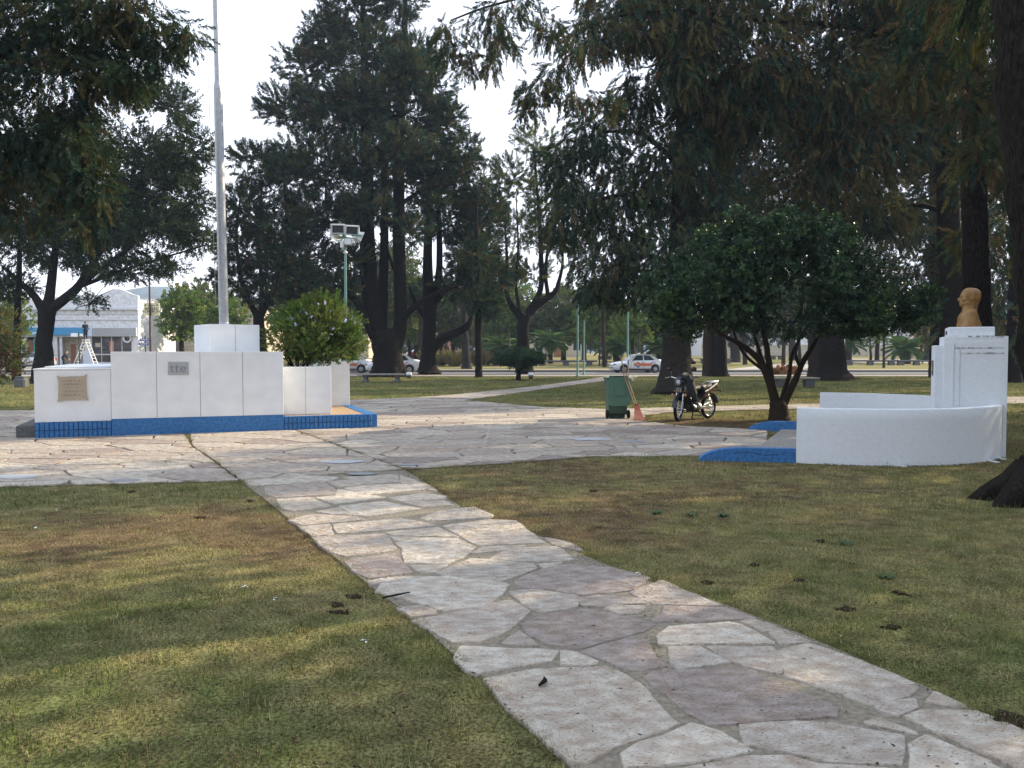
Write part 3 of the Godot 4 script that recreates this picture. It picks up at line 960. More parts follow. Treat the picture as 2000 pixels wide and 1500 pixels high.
# ---------- the bust in its curved white wall ----------
func bust_memorial() -> void:
	var dx := Vector3(0.913, 0.0, 0.407)            # from the opening to the pedestal
	var ey := Vector3(-0.407, 0.0, 0.913)           # towards the photographer
	var c := Vector3(5.12, 0.0, -14.19) + dx * 0.33
	var o := thing("bust_memorial", "low white curved wall with blue kerbs round a tall stepped white pedestal", "monument", c, atan2(-0.407, 0.913))
	# local x runs towards the pedestal, local z towards the photographer
	var r := 2.53
	var t := 0.17
	var st := S()
	var outer := []
	var inner := []
	for i in 37:
		var a := PI / 2.0 - PI * i / 36.0
		outer.append(Vector2(cos(a) * r, sin(a) * r))
		inner.append(Vector2(cos(a) * (r - t), sin(a) * (r - t)))
	outer.push_front(Vector2(-0.33, r)); inner.push_front(Vector2(-0.33, r - t))
	outer.append(Vector2(-0.33, -r)); inner.append(Vector2(-0.33, -r + t))
	var bn := FastNoiseLite.new()
	bn.frequency = 0.9
	var h := 0.795
	for i in outer.size() - 1:
		var q := []
		for p in [outer[i], outer[i + 1], inner[i], inner[i + 1]]: q.append(p)
		st.set_smooth_group(1)
		for k in 5:
			var y0 := h * k / 5.0 - (0.05 if k == 0 else 0.0)
			var y1 := h * (k + 1) / 5.0 - (0.012 if k == 4 else 0.0)
			quad(st, Vector3(q[1].x, y0, q[1].y), Vector3(q[0].x, y0, q[0].y), Vector3(q[0].x, y1, q[0].y), Vector3(q[1].x, y1, q[1].y))
		quad(st, Vector3(q[1].x, h - 0.012, q[1].y), Vector3(q[0].x, h - 0.012, q[0].y), Vector3(q[0].x * 0.996, h, q[0].y * 0.996), Vector3(q[1].x * 0.996, h, q[1].y * 0.996))
		st.set_smooth_group(2)
		quad(st, Vector3(q[2].x, 0, q[2].y), Vector3(q[3].x, 0, q[3].y), Vector3(q[3].x, h, q[3].y), Vector3(q[2].x, h, q[2].y))
		st.set_smooth_group(3)
		quad(st, Vector3(q[1].x * 0.996, h, q[1].y * 0.996), Vector3(q[0].x * 0.996, h, q[0].y * 0.996), Vector3(q[2].x, h, q[2].y), Vector3(q[3].x, h, q[3].y))
	st.set_smooth_group(-1)
	for s in [1.0, -1.0]:
		face_out(st, [Vector3(-0.33, -0.05, s * r), Vector3(-0.33, h, s * r), Vector3(-0.33, h, s * (r - t)), Vector3(-0.33, -0.05, s * (r - t))], Vector3(1, 0, 0))
	obj(st, "curved_wall", M.rough_white, o)
	# grime line and flaked plaster at the foot of the wall
	st = S()
	for i in 46:
		var a := PI / 2.0 - PI * 0.62 * i / 46.0 + 0.02
		var rr := r + 0.004
		var hh := 0.010 + 0.022 * absf(bn.get_noise_1d(i * 3.0))
		var b := a - PI * 0.62 / 46.0 * rng.randf_range(0.5, 1.0)
		quad(st, Vector3(cos(b) * rr, 0.0, sin(b) * rr), Vector3(cos(a) * rr, 0.0, sin(a) * rr), Vector3(cos(a) * rr, hh, sin(a) * rr), Vector3(cos(b) * rr, hh * 0.7, sin(b) * rr))
	tag(obj(st, "foot_stain", M.grime, o), "", "", "", "stuff")
	for f in [[0.50, 0.16], [0.33, 0.10], [1.15, 0.07]]:
		st = S()
		box(st, Vector3(-f[1], 0.0, -0.035), Vector3(f[1], 0.018, 0.03), Transform3D(Basis(Vector3.UP, f[0] - PI / 2.0 + PI), Vector3(cos(f[0]) * (r + 0.035), 0.0, sin(f[0]) * (r + 0.035))), 0.01)
		obj(st, "plaster_flake", M.rough_white, o)
	# raised floor inside and the apron between the kerbs
	st = S()
	var floor_poly := PackedVector2Array()
	for p in inner: floor_poly.append(p * 0.996)
	slab(st, floor_poly, 0.0, 0.075)
	obj(st, "raised_floor", M.concrete, o)
	st = S()
	box(st, Vector3(-1.05, 0.0, -2.3), Vector3(-0.345, 0.05, 2.3), Transform3D.IDENTITY, 0.012)
	obj(st, "apron", M.concrete, o)
	st = S()
	box(st, Vector3(-0.342, 0.0, -2.34), Vector3(-0.30, 0.074, 2.34))
	obj(st, "floor_edge", M.pale_path, o)
	# two blue kerbs with rounded ends
	for s in [1.0, -1.0]:
		var prof := []
		var length := 1.36
		prof.append([0.0, 0.0]); prof.append([0.0, 0.2])
		for i in 9:
			var q := PI / 2.0 * i / 8.0
			prof.append([-length + 0.62 - 0.62 * sin(q), 0.2 * cos(q) if i < 8 else 0.0])
		upright("blue_kerb", prof, 0.17, M.blue_paint, o, Transform3D(Basis(Vector3.UP, 0.27 if s > 0.0 else 0.09), Vector3(-0.335, 0.0, s * (r - 0.085) + 0.085)))
	st = S()
	for p in [[-1.05, 0.13, -0.85, 0.15], [-0.85, 0.15, -0.62, 0.10], [-0.62, 0.10, -0.45, 0.12]]:
		var w := Vector3(p[2] - p[0], p[3] - p[1], 0)
		var n := Vector3(-w.y, w.x, 0).normalized() * 0.005
		var base := Transform3D(Basis(Vector3.UP, 0.27), Vector3(-0.335, 0.0, r + 0.002))
		var aa := Vector3(p[0] + 0.2, p[1], 0)
		quad(st, base * (aa - n), base * (aa + w - n), base * (aa + w + n), base * (aa + n))
	obj(st, "kerb_crack", M.blue_dark, o)
	# pedestal
	var px := 2.15
	st = S()
	box(st, Vector3(px - 0.62, 0.0, -0.44), Vector3(px - 0.36, 1.70, 0.44), Transform3D.IDENTITY, 0.008)
	obj(st, "front_step", M.rough_white, o)
	st = S()
	box(st, Vector3(px - 0.50, 0.0, -0.56), Vector3(px + 0.36, 1.835, 0.56), Transform3D.IDENTITY, 0.008)
	obj(st, "pedestal_body", M.rough_white, o)
	st = S()
	box(st, Vector3(px - 0.43, 1.837, -0.42), Vector3(px + 0.20, 1.985, 0.42), Transform3D.IDENTITY, 0.012)
	obj(st, "pedestal_cap", M.rough_white, o)
	st = S()
	for s in [1.0, -1.0]:                  # raised frames on both sides, stepped
		var z0: float = 0.561 * s
		for f in [[-0.5, -0.36, 0.0, 1.74, 0.034], [-0.36, -0.28, 0.0, 1.64, 0.018], [0.31, 0.36, 0.0, 1.835, 0.028], [-0.36, 0.36, 1.66, 1.76, 0.012], [-0.28, 0.31, 1.58, 1.64, 0.008]]:
			var z1: float = z0 + f[4] * s
			box(st, Vector3(px + f[0], f[2], minf(z0, z1)), Vector3(px + f[1], f[3], maxf(z0, z1)), Transform3D.IDENTITY, 0.003)
	obj(st, "side_frame", M.rough_white, o)
	st = S()
	for k in 26:                            # flaked joints under the ledges
		var fx := rng.randf_range(-0.34, 0.30)
		var fy: float = [1.832, 1.655, 1.575][rng.randi() % 3]
		box(st, Vector3(px + fx, fy, 0.5605), Vector3(px + fx + rng.randf_range(0.015, 0.06), fy + rng.randf_range(0.006, 0.014), 0.5755))
	tag(obj(st, "flaked_joint", M.grime, o), "", "", "", "stuff")
	st = S()
	box(st, Vector3(px - 0.635, 1.22, -0.2), Vector3(px - 0.621, 1.46, 0.2), Transform3D.IDENTITY, 0.004)
	obj(st, "front_plaque", M.lamp_glass, o)
	bx(o, "cap_plaque", M.lamp_glass, Vector3(px - 0.443, 1.87, -0.12), Vector3(px - 0.431, 1.93, 0.12), 0.004)
	# bust of a bald man, looking out of the opening
	var at: Vector3 = c + dx * (px - 0.12) + Vector3(0, 1.986, 0)
	var b := thing("bust", "golden brown bust of a bald man on the white stepped pedestal", "statue", at, atan2(-0.407, 0.913))
	var flatten := Vector3(1, 1, 1)
	var caps := [
		[Vector3(0.0, 0.02, -0.09), Vector3(0.0, 0.02, 0.09), 0.168, 0.168], [Vector3(-0.012, 0.13, -0.09), Vector3(-0.012, 0.13, 0.09), 0.145, 0.145],
		[Vector3(0.0, 0.03, -0.20), Vector3(0.02, 0.195, -0.175), 0.105, 0.09], [Vector3(0.0, 0.03, 0.20), Vector3(0.02, 0.195, 0.175), 0.105, 0.09], [Vector3(0.015, 0.22, -0.13), Vector3(0.015, 0.22, 0.13), 0.07, 0.07],
		[Vector3(0.005, 0.24, 0.0), Vector3(0.01, 0.40, 0.0), 0.108, 0.096], [Vector3(0.03, 0.30, 0.0), Vector3(0.045, 0.44, 0.0), 0.082, 0.10],
		[Vector3(0.05, 0.510, 0.0), Vector3(-0.002, 0.518, 0.0), 0.117, 0.115], [Vector3(0.045, 0.46, 0.0), Vector3(-0.01, 0.46, 0.0), 0.108, 0.10], [Vector3(-0.035, 0.44, 0.0), Vector3(-0.065, 0.385, 0.0), 0.08, 0.058],
		[Vector3(-0.105, 0.362, -0.014), Vector3(-0.105, 0.362, 0.014), 0.030, 0.030], [Vector3(-0.02, 0.385, -0.048), Vector3(-0.03, 0.385, 0.048), 0.05, 0.05],
		[Vector3(-0.112, 0.487, 0.0), Vector3(-0.148, 0.445, 0.0), 0.015, 0.021], [Vector3(-0.125, 0.434, -0.017), Vector3(-0.125, 0.434, 0.017), 0.014, 0.014],
		[Vector3(-0.092, 0.507, -0.05), Vector3(-0.112, 0.508, -0.018), 0.018, 0.016], [Vector3(-0.092, 0.507, 0.05), Vector3(-0.112, 0.508, 0.018), 0.018, 0.016],
		[Vector3(-0.121, 0.408, -0.02), Vector3(-0.121, 0.408, 0.02), 0.012, 0.012], [Vector3(-0.117, 0.391, -0.018), Vector3(-0.117, 0.391, 0.018), 0.014, 0.014],
		[Vector3(-0.075, 0.44, -0.058), Vector3(-0.055, 0.445, -0.066), 0.028, 0.028], [Vector3(-0.075, 0.44, 0.058), Vector3(-0.055, 0.445, 0.066), 0.028, 0.028]]
	st = S()
	skin(st, caps, 0.0085, 0.024, Vector3(-0.22, -0.02, -0.32), Vector3(0.24, 0.68, 0.32), 0.0)
	obj(st, "head_and_shoulders", M.bronze, b)
	for s in [1.0, -1.0]:
		st = S()
		skin(st, [[Vector3(0.02, 0.455, 0.112 * s), Vector3(0.026, 0.415, 0.104 * s), 0.013, 0.009], [Vector3(0.032, 0.475, 0.116 * s), Vector3(0.045, 0.452, 0.118 * s), 0.010, 0.009], [Vector3(0.015, 0.47, 0.11 * s), Vector3(0.032, 0.478, 0.116 * s), 0.009, 0.010], [Vector3(0.045, 0.452, 0.118 * s), Vector3(0.028, 0.41, 0.106 * s), 0.009, 0.010]], 0.004, 0.008, Vector3(-0.01, 0.39, 0.08 * s if s > 0 else -0.14), Vector3(0.07, 0.50, 0.14 if s > 0 else -0.08))
		obj(st, "ear", M.bronze, b)
		st = S()
		skin(st, [[Vector3(-0.088, 0.468, 0.038 * s), Vector3(-0.083, 0.468, 0.046 * s), 0.011, 0.010]], 0.004, 0.006, Vector3(-0.115, 0.44, minf(0.01 * s, 0.07 * s)), Vector3(-0.06, 0.5, maxf(0.01 * s, 0.07 * s)))
		obj(st, "eye", M.bronze, b)
# ---------- foliage ----------
var spray_conifer: ArrayMesh
var spray_hang: ArrayMesh
var spray_leaf: ArrayMesh
var spray_fine: ArrayMesh
var palm_frond: ArrayMesh
var clump_noise := FastNoiseLite.new()

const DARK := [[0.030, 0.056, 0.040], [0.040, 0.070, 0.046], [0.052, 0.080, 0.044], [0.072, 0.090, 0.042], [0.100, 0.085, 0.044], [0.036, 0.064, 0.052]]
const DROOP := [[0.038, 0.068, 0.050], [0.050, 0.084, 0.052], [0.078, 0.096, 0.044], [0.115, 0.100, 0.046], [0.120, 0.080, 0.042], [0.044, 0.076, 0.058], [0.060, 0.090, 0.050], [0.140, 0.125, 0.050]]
const OLIVE := [[0.085, 0.115, 0.040], [0.115, 0.14, 0.045], [0.150, 0.155, 0.050], [0.070, 0.095, 0.040]]
const GLOSS := [[0.032, 0.066, 0.034], [0.045, 0.090, 0.042], [0.058, 0.110, 0.044], [0.026, 0.056, 0.036]]
const FRESH := [[0.11, 0.18, 0.045], [0.16, 0.22, 0.05], [0.085, 0.14, 0.04], [0.20, 0.22, 0.06]]
const LEAFY := [[0.030, 0.052, 0.028], [0.040, 0.065, 0.030], [0.060, 0.075, 0.034], [0.026, 0.045, 0.028]]
const RUST := [[0.12, 0.065, 0.03], [0.10, 0.10, 0.035], [0.07, 0.10, 0.035], [0.14, 0.12, 0.045]]
const GOLD := [[0.40, 0.25, 0.05], [0.32, 0.24, 0.06], [0.18, 0.18, 0.05]]

func leaf_at(st: SurfaceTool, b: Vector3, d: Vector3, side: Vector3, length: float, width: float, fold := 0.25) -> void:
	var up := d.cross(side).normalized()
	var m := b + d * length * 0.45
	var t := b + d * length
	var l := m + side * width * 0.5 + up * width * fold
	var r := m - side * width * 0.5 + up * width * fold
	st.add_vertex(b); st.add_vertex(l); st.add_vertex(t)
	st.add_vertex(b); st.add_vertex(t); st.add_vertex(r)

func make_spray(nodes: int, per: int, length: float, width: float, spread: float, sag: float, sd: int) -> ArrayMesh:
	var g := RandomNumberGenerator.new()
	g.seed = sd
	var st := S()
	for k in nodes:
		var y := 0.03 + 0.93 * k / float(nodes)
		for j in per:
			var az := TAU * (j + g.randf()) / per + k * 0.9
			var lean := spread * g.randf_range(0.7, 1.3) * (1.0 - 0.45 * y)
			var d := Vector3(cos(az) * sin(lean), cos(lean), sin(az) * sin(lean))
			d = (d - Vector3(0, sag * g.randf(), 0)).normalized()
			var side := d.cross(Vector3(g.randf() - 0.5, g.randf() - 0.5, g.randf() - 0.5)).normalized()
			var c := Vector3(sin(y * 2.0) * 0.08, y, cos(y * 3.0) * 0.06 - 0.06)
			leaf_at(st, c, d, side, length * g.randf_range(0.7, 1.2) * (1.0 - 0.3 * y), width * g.randf_range(0.8, 1.25))
	leaf_at(st, Vector3.ZERO, Vector3.UP, Vector3.RIGHT, 1.0, 0.03)
	st.generate_normals()
	return st.commit()

func make_sprays() -> void:
	clump_noise.noise_type = FastNoiseLite.TYPE_SIMPLEX_SMOOTH
	clump_noise.frequency = 1.0
	clump_noise.fractal_octaves = 2
	clump_noise.seed = 77
	spray_conifer = make_spray(9, 4, 0.34, 0.08, 0.95, 0.0, 101)
	spray_hang = make_spray(12, 3, 0.30, 0.055, 0.65, 0.0, 102)
	spray_leaf = make_spray(5, 3, 0.42, 0.25, 1.15, 0.15, 103)
	spray_fine = make_spray(8, 3, 0.26, 0.11, 1.2, 0.1, 104)
	var st := S()                                   # a palm leaf, rib along +Y, leaflets both sides, drooping tip
	for k in 22:
		var t := 0.12 + 0.88 * k / 22.0
		var c := Vector3(0, t * (1.0 - 0.12 * t * t), -0.38 * t * t)
		for s in [-1.0, 1.0]:
			leaf_at(st, c, Vector3(s * 0.85, 0.45, -0.25).normalized(), Vector3(0, 0.6, 0.8), 0.34 * sin(PI * clampf(t * 0.9 + 0.1, 0.0, 1.0)) + 0.05, 0.05, 0.1)
	for k in 8:
		var a := Vector3(0, k / 8.0 * (1.0 - 0.12 * pow(k / 8.0, 2)), -0.38 * pow(k / 8.0, 2))
		var b := Vector3(0, (k + 1) / 8.0 * (1.0 - 0.12 * pow((k + 1) / 8.0, 2)), -0.38 * pow((k + 1) / 8.0, 2))
		tube(st, [a, b], [0.018, 0.014], 4, false)
	st.generate_normals()
	palm_frond = st.commit()

func scatter(parent: Node, called: String, mesh: Mesh, m: Material, xs: Array, cs: PackedColorArray) -> MultiMeshInstance3D:
	var mm := MultiMesh.new()
	mm.transform_format = MultiMesh.TRANSFORM_3D
	mm.use_colors = true
	mm.mesh = mesh
	mm.instance_count = xs.size()
	for i in xs.size():
		mm.set_instance_transform(i, xs[i])
		mm.set_instance_color(i, cs[i])
	var o := MultiMeshInstance3D.new()
	o.name = fresh(parent, called)
	o.multimesh = mm
	o.material_override = m
	parent.add_child(o, true)
	tag(o, "", "", "", "stuff")
	return o

func basis_along(d: Vector3, roll: float, s: float) -> Basis:
	var y := d.normalized()
	var x := y.cross(Vector3.RIGHT if absf(y.x) < 0.8 else Vector3.BACK).normalized()
	return Basis(y, roll) * Basis(x * s, y * s, x.cross(y) * s)

# blobs: [centre, radii] in world metres
func crown(t: Node3D, mesh: Mesh, m: Material, blobs: Array, size0: float, cover: float, palette: Array, pull: Vector3, outward := 0.6, gap := -0.15, freq := 0.9, called := "foliage", per := 1.0) -> void:
	var size := size0 * 0.82
	var xs := []
	var cs := PackedColorArray()
	for b in blobs:
		var c: Vector3 = b[0]
		var r: Vector3 = b[1]
		var n := int(3.2 * cover * PI * r.x * r.y / (size * size) * (b[2] if b.size() > 2 else 1.0))
		for i in n:
			var d := Vector3(rng.randfn(), rng.randfn(), rng.randfn()).normalized()
			var p := c + d * r * pow(rng.randf(), 0.42)
			var cn := clump_noise.get_noise_3dv(p * freq / maxf(size0, 0.2) * 0.55)
			if cn < gap - 0.12 * rng.randf(): continue
			var way := d * outward + pull + Vector3(rng.randfn(), rng.randfn(), rng.randfn()) * 0.33
			xs.append(Transform3D(basis_along(way, rng.randf() * TAU, size * rng.randf_range(0.65, 1.35)), p - t.position))
			var k := clampf(0.5 + 0.9 * clump_noise.get_noise_3dv(p * 0.55 + Vector3(50, 0, 9)) + rng.randfn() * 0.16, 0.0, 0.999) * palette.size()
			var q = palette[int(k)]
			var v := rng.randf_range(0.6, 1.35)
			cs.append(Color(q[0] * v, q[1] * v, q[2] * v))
	scatter(t, called, mesh, m, xs, cs)

func blobs_at(depth: float, list: Array) -> Array:      # [px, py, rx, ry, depth offset, half depth]
	var out := []
	for b in list:
		var d: float = depth + b[4]
		var k := d / F
		out.append([P(b[0], b[1], d), Vector3(b[2] * k, b[3] * k, b[5])])
	return out

func smooth_line(pts: Array, radii: Array, steps: int) -> Array:
	var p := []
	var r := []
	for i in pts.size() - 1:
		var a: Vector3 = pts[maxi(i - 1, 0)]
		var b: Vector3 = pts[i]
		var c: Vector3 = pts[i + 1]
		var d: Vector3 = pts[mini(i + 2, pts.size() - 1)]
		for k in steps:
			var t := float(k) / steps
			p.append(b.cubic_interpolate(c, a, d, t))
			r.append(lerpf(radii[i], radii[i + 1], t))
	p.append(pts[-1]); r.append(radii[-1])
	return [p, r]

# a trunk or limb through points seen in the photograph: [px, py, width in px, depth offset]
func limb(t: Node3D, called: String, depth: float, list: Array, m: Material, sides := 9, lobes := 0.06) -> MeshInstance3D:
	var pts := []
	var radii := []
	for b in list:
		var d: float = depth + (b[3] if b.size() > 3 else 0.0)
		pts.append(P(b[0], b[1], d) - t.position)
		radii.append(b[2] * d / F / 2.0)
	var s := smooth_line(pts, radii, 4)
	var st := S()
	for i in range(1, s[0].size() - 1):
		s[0][i] += Vector3(rng.randfn(), 0, rng.randfn()) * minf(s[1][i] * 0.05, s[0][i].distance_to(s[0][i - 1]) * 0.06)
	tube(st, s[0], s[1], sides, true, lobes)
	return obj(st, called, m, t)

func root_flare(t: Node3D, r: float, reach: float, n: int, m: Material, h := 0.5) -> void:   # buttress roots running out from the foot
	var st := S()
	for i in n:
		var a := TAU * (i + rng.randf_range(0.2, 0.8)) / n
		var d := Vector3(cos(a), 0, sin(a))
		tube(st, [d * r * 0.5 + Vector3(0, h, 0), d * r * 0.85 + Vector3(0, h * 0.45, 0), d * (r + reach * 0.5) + Vector3(0, h * 0.12, 0), d * (r + reach) + Vector3(0, -0.06, 0)], [r * 0.45, r * 0.40, r * 0.24, r * 0.10], 7)
	obj(st, "root", m, t)

func twigs(t: Node3D, from: Array, n: int, length: float, r: float, m: Material, up := 0.3) -> void:    # bare branchlets inside the crown, joined
	var st := S()
	for b in from:
		for i in n:
			var d := (Vector3(rng.randfn(), rng.randfn() * 0.6 + up, rng.randfn())).normalized()
			var a: Vector3 = b[0] - t.position - d * b[1].length() * 0.25
			var e: Vector3 = a + d * length * rng.randf_range(0.6, 1.3)
			tube(st, [a, a.lerp(e, 0.5) + Vector3(rng.randfn(), rng.randfn(), rng.randfn()) * length * 0.07, e], [r, r * 0.7, r * 0.25], 4, false)
	tag(obj(st, "twigs", m, t), "", "", "", "stuff")

func tree(label: String, called: String, px: float, depth: float, group := "") -> Node3D:
	return thing(called, label, "tree", B(px, depth), 0.0, group)

func trees() -> void:
	var bark: Material = M.bark
	var hang := Vector3(0, -0.75, 0)
	var lift := Vector3(0, 0.35, 0)
	# --- near conifer whose trunk runs up the right edge
	var t := tree("thick dark conifer trunk at the edge of the lawn, flared roots, nearest to the camera", "conifer", 2072, 8.75)
	limb(t, "trunk", 8.75, [[2092, 992, 230], [2090, 970, 190], [2086, 920, 150], [2082, 800, 134], [2062, 540, 134], [2034, 300, 136], [2018, 0, 134], [2000, -500, 118], [1985, -1200, 80], [1980, -2000, 20]], bark, 16, 0.07)
	root_flare(t, 0.50, 0.36, 8, bark, 0.3)
	crown(t, spray_hang, M.conifer, [[Vector3(6.8, 8.9, -10.5), Vector3(5.0, 1.4, 4.6)], [Vector3(5.0, 11.0, -9.0), Vector3(3.2, 2.2, 3.2)], [Vector3(5.0, 14.0, -9.0), Vector3(2.2, 2.4, 2.2)], [Vector3(6.9, 6.6, -11.0), Vector3(1.4, 0.9, 1.2)]], 0.6, 4.5, DROOP, hang)
	# --- the two dark trunks behind the bust and their wide hanging crown
	t = tree("tall dark conifer whose trunk rises just left behind the bust", "conifer", 1862, 33.0)
	limb(t, "trunk", 33.0, [[1862, 792, 74], [1862, 760, 54], [1860, 600, 46], [1850, 300, 38], [1838, 0, 32], [1830, -300, 22], [1828, -560, 6]], bark, 12)
	for l in [[[1850, 120, 16], [1700, 60, 12, -2.0], [1500, 40, 8, -3.5], [1300, 20, 5, -4.5], [1120, 50, 3, -5.0]], [[1852, 300, 14], [1760, 250, 9, -1.0], [1640, 240, 5, -2.0]], [[1845, 60, 14], [1640, -60, 10, -4.0], [1300, -60, 8, -7.0], [1000, 0, 5, -8.0], [880, 40, 3, -8.5]], [[1858, 420, 12], [1780, 400, 8, 1.5], [1660, 430, 4, 2.5]]]: limb(t, "limb", 33.0, l, bark, 7)
	var bl := blobs_at(33.0, [[1280, -10, 160, 60, -3, 1.6], [1400, 170, 90, 60, -2.5, 1.4], [1830, -20, 160, 70, 0, 2.2], [1760, 180, 120, 80, 0.5, 2.0], [1620, 250, 100, 70, 0, 1.8], [1750, 60, 150, 110, -1, 2.2], [1600, 150, 150, 100, -2, 2.0], [1450, 100, 140, 95, -3, 2.0], [1680, 290, 140, 80, -1, 1.8], [1830, 230, 100, 90, 0, 2.0], [1560, 380, 110, 60, 1, 1.8], [1340, 40, 130, 80, -4, 1.6], [1480, 230, 90, 60, -2, 1.4], [1700, 420, 90, 50, 1.5, 1.4], [1590, -40, 300, 80, -3, 3.0],
		[1225, 50, 100, 60, -4.5, 1.3], [1330, 140, 60, 50, -4, 1.0], [1150, 75, 60, 42, -5, 1.0]])
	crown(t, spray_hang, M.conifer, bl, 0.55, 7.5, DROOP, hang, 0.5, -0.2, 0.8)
	bl = blobs_at(20.0, [[1120, 110, 42, 32, -1, 0.6], [1050, 175, 44, 32, -1, 0.5], [1085, 140, 30, 24, -1, 0.4], [960, 50, 52, 44, 0, 0.7], [885, 85, 40, 40, 0, 0.6], [925, 120, 26, 24, 0, 0.4], [1010, 15, 60, 28, 0, 0.7], [865, 60, 22, 24, 0, 0.3], [1180, 195, 34, 24, -1, 0.4], [1030, 205, 26, 20, -1, 0.4], [1075, 60, 44, 34, -0.5, 0.6], [985, 95, 34, 30, -0.5, 0.5], [1120, 190, 36, 26, -1, 0.4], [960, 125, 14, 34, 0, 0.3]])
	crown(t, spray_hang, M.conifer, bl, 0.42, 5.5, DROOP, hang, 0.35, -0.15, 0.7, "hanging_foliage")
	t = tree("tall dark conifer whose trunk rises just right behind the bust", "conifer", 1910, 18.5)
	limb(t, "trunk", 18.5, [[1910, 800, 84], [1910, 765, 58], [1908, 600, 50], [1905, 300, 44], [1900, 0, 38], [1893, -300, 26], [1890, -640, 6]], bark, 12)
	limb(t, "limb", 18.5, [[1903, 160, 12], [1960, 120, 8, 1.0], [2060, 140, 4, 2.0]], bark, 6)
	bl = blobs_at(18.5, [[1960, 130, 90, 110, 2, 1.8], [1940, 330, 80, 70, 2.5, 1.6], [1900, -60, 150, 90, 0, 2.2], [1790, 130, 70, 60, -1.5, 1.2], [1905, 60, 60, 60, -1.2, 0.8], [1890, 190, 56, 56, -1.2, 0.8], [1915, 300, 50, 50, -1.0, 0.7], [1930, 470, 70, 50, 3.5, 1.3], [1840, 40, 80, 50, -2, 1.2]])
	crown(t, spray_hang, M.conifer, bl, 0.5, 6.5, DROOP, hang, 0.5, -0.2, 0.8)
	# --- conifer with the drooping curtain in the middle, trunk behind the motorcycle
	t = tree("broad drooping conifer with a flared trunk just behind the motorcycle", "conifer", 1320, 31.5)
	limb(t, "trunk", 31.5, [[1318, 773, 104], [1319, 755, 76], [1321, 720, 60], [1322, 690, 56], [1325, 600, 50], [1330, 400, 40], [1340, 150, 26], [1346, -60, 8]], M.bark_grey, 14, 0.07)
	root_flare(t, 0.58, 0.45, 8, M.bark_grey, 0.5)
	for l in [[[1330, 420, 14], [1240, 380, 9, -1.0], [1130, 400, 4, -1.5]], [[1332, 330, 12], [1250, 260, 8, 0.5], [1170, 260, 4, 1.0]], [[1326, 520, 12], [1260, 500, 8, -1.5], [1180, 530, 4, -2.0]], [[1330, 460, 12], [1400, 430, 7, 1.0], [1450, 440, 3, 1.5]]]: limb(t, "limb", 31.5, l, bark, 6)
	bl = blobs_at(31.5, [[1095, 320, 48, 60, 0, 1.6], [1165, 270, 70, 70, 0, 2.0], [1120, 420, 66, 70, -0.5, 1.8], [1210, 400, 90, 90, 0, 2.2], [1310, 330, 95, 100, 0, 2.2], [1190, 510, 80, 52, -1, 1.8], [1290, 500, 90, 66, -1, 2.0], [1390, 420, 80, 90, 0.5, 2.0], [1165, 565, 46, 26, -1, 1.2], [1235, 565, 60, 30, -1, 1.3], [1250, 190, 66, 60, 0.5, 1.6], [1390, 230, 90, 90, 1, 2.0], [1430, 540, 70, 56, 1, 1.6], [1330, 590, 60, 40, 0.5, 1.4], [1330, 110, 60, 60, 1, 1.4]])
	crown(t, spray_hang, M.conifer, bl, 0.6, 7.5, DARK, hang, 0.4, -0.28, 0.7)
	# --- big many-stemmed cypress left of the middle
	t = tree("huge many-stemmed cypress with a forked trunk, behind the concrete bench and taxis", "cypress", 760, 53.0)
	limb(t, "trunk", 53.0, [[760, 733, 70], [760, 715, 60], [758, 690, 56], [755, 665, 60], [750, 645, 44]], bark, 14, 0.10)
	root_flare(t, 0.95, 0.4, 9, bark, 0.7)
	for l in [[[748, 668, 40], [728, 610, 36], [721, 540, 34], [717, 430, 28], [715, 280, 22], [711, 100, 14], [706, -70, 4]], [[768, 690, 30], [782, 620, 25], [779, 450, 24], [781, 250, 19], [790, 60, 12], [793, -60, 4]], [[742, 660, 26, 0.6], [748, 560, 20, 1.0], [752, 420, 15, 1.2], [748, 250, 9, 1.2], [745, 80, 4, 1.2]],
		[[740, 680, 22], [712, 620, 17, -0.6], [690, 580, 12, -1.2], [650, 555, 6, -1.6]], [[765, 655, 18], [800, 608, 13, -0.5], [850, 575, 9, -1.0], [905, 555, 4, -1.4]], [[720, 480, 10], [660, 440, 7], [590, 420, 4]], [[780, 400, 10], [830, 370, 7], [890, 360, 4]], [[718, 360, 9], [640, 310, 6], [560, 290, 3]], [[782, 560, 8], [760, 500, 6, 1.0], [742, 455, 4, 1.0]]]: limb(t, "limb", 53.0, l, bark, 8, 0.05)
	bl = blobs_at(53.0, [[690, 10, 74, 50, 0, 2.6], [785, -10, 40, 50, 0, 1.8], [640, 70, 50, 40, 0, 2.0], [595, 130, 56, 36, 0.5, 2.2], [720, 110, 84, 50, -0.5, 2.6], [800, 120, 50, 50, 0, 2.0], [850, 165, 40, 36, 0, 1.8], [570, 210, 66, 40, 0.5, 2.4], [670, 220, 90, 56, -1, 3.0], [790, 220, 80, 50, -0.5, 2.6], [868, 240, 40, 40, 0, 1.8],
		[620, 320, 92, 50, -1, 3.0], [735, 320, 90, 50, -1.5, 3.0], [850, 310, 70, 44, 0, 2.4], [905, 300, 36, 34, 0.5, 1.6], [640, 420, 80, 42, 0, 2.6], [740, 415, 70, 30, 1.5, 2.0], [600, 500, 60, 34, 0.5, 2.0], [680, 505, 46, 22, -1, 1.6], [660, 560, 52, 24, -1, 1.8], [840, 395, 40, 26, 1, 1.8], [700, 190, 60, 44, -3, 1.2], [775, 290, 60, 44, -3, 1.2], [712, 400, 54, 30, -3, 1.0], [790, 140, 44, 44, -2.5, 1.0], [800, 450, 40, 26, -2, 1.0]])
	crown(t, spray_conifer, M.conifer, bl, 0.68, 7.5, DARK, lift, 0.7, -0.13, 0.75)
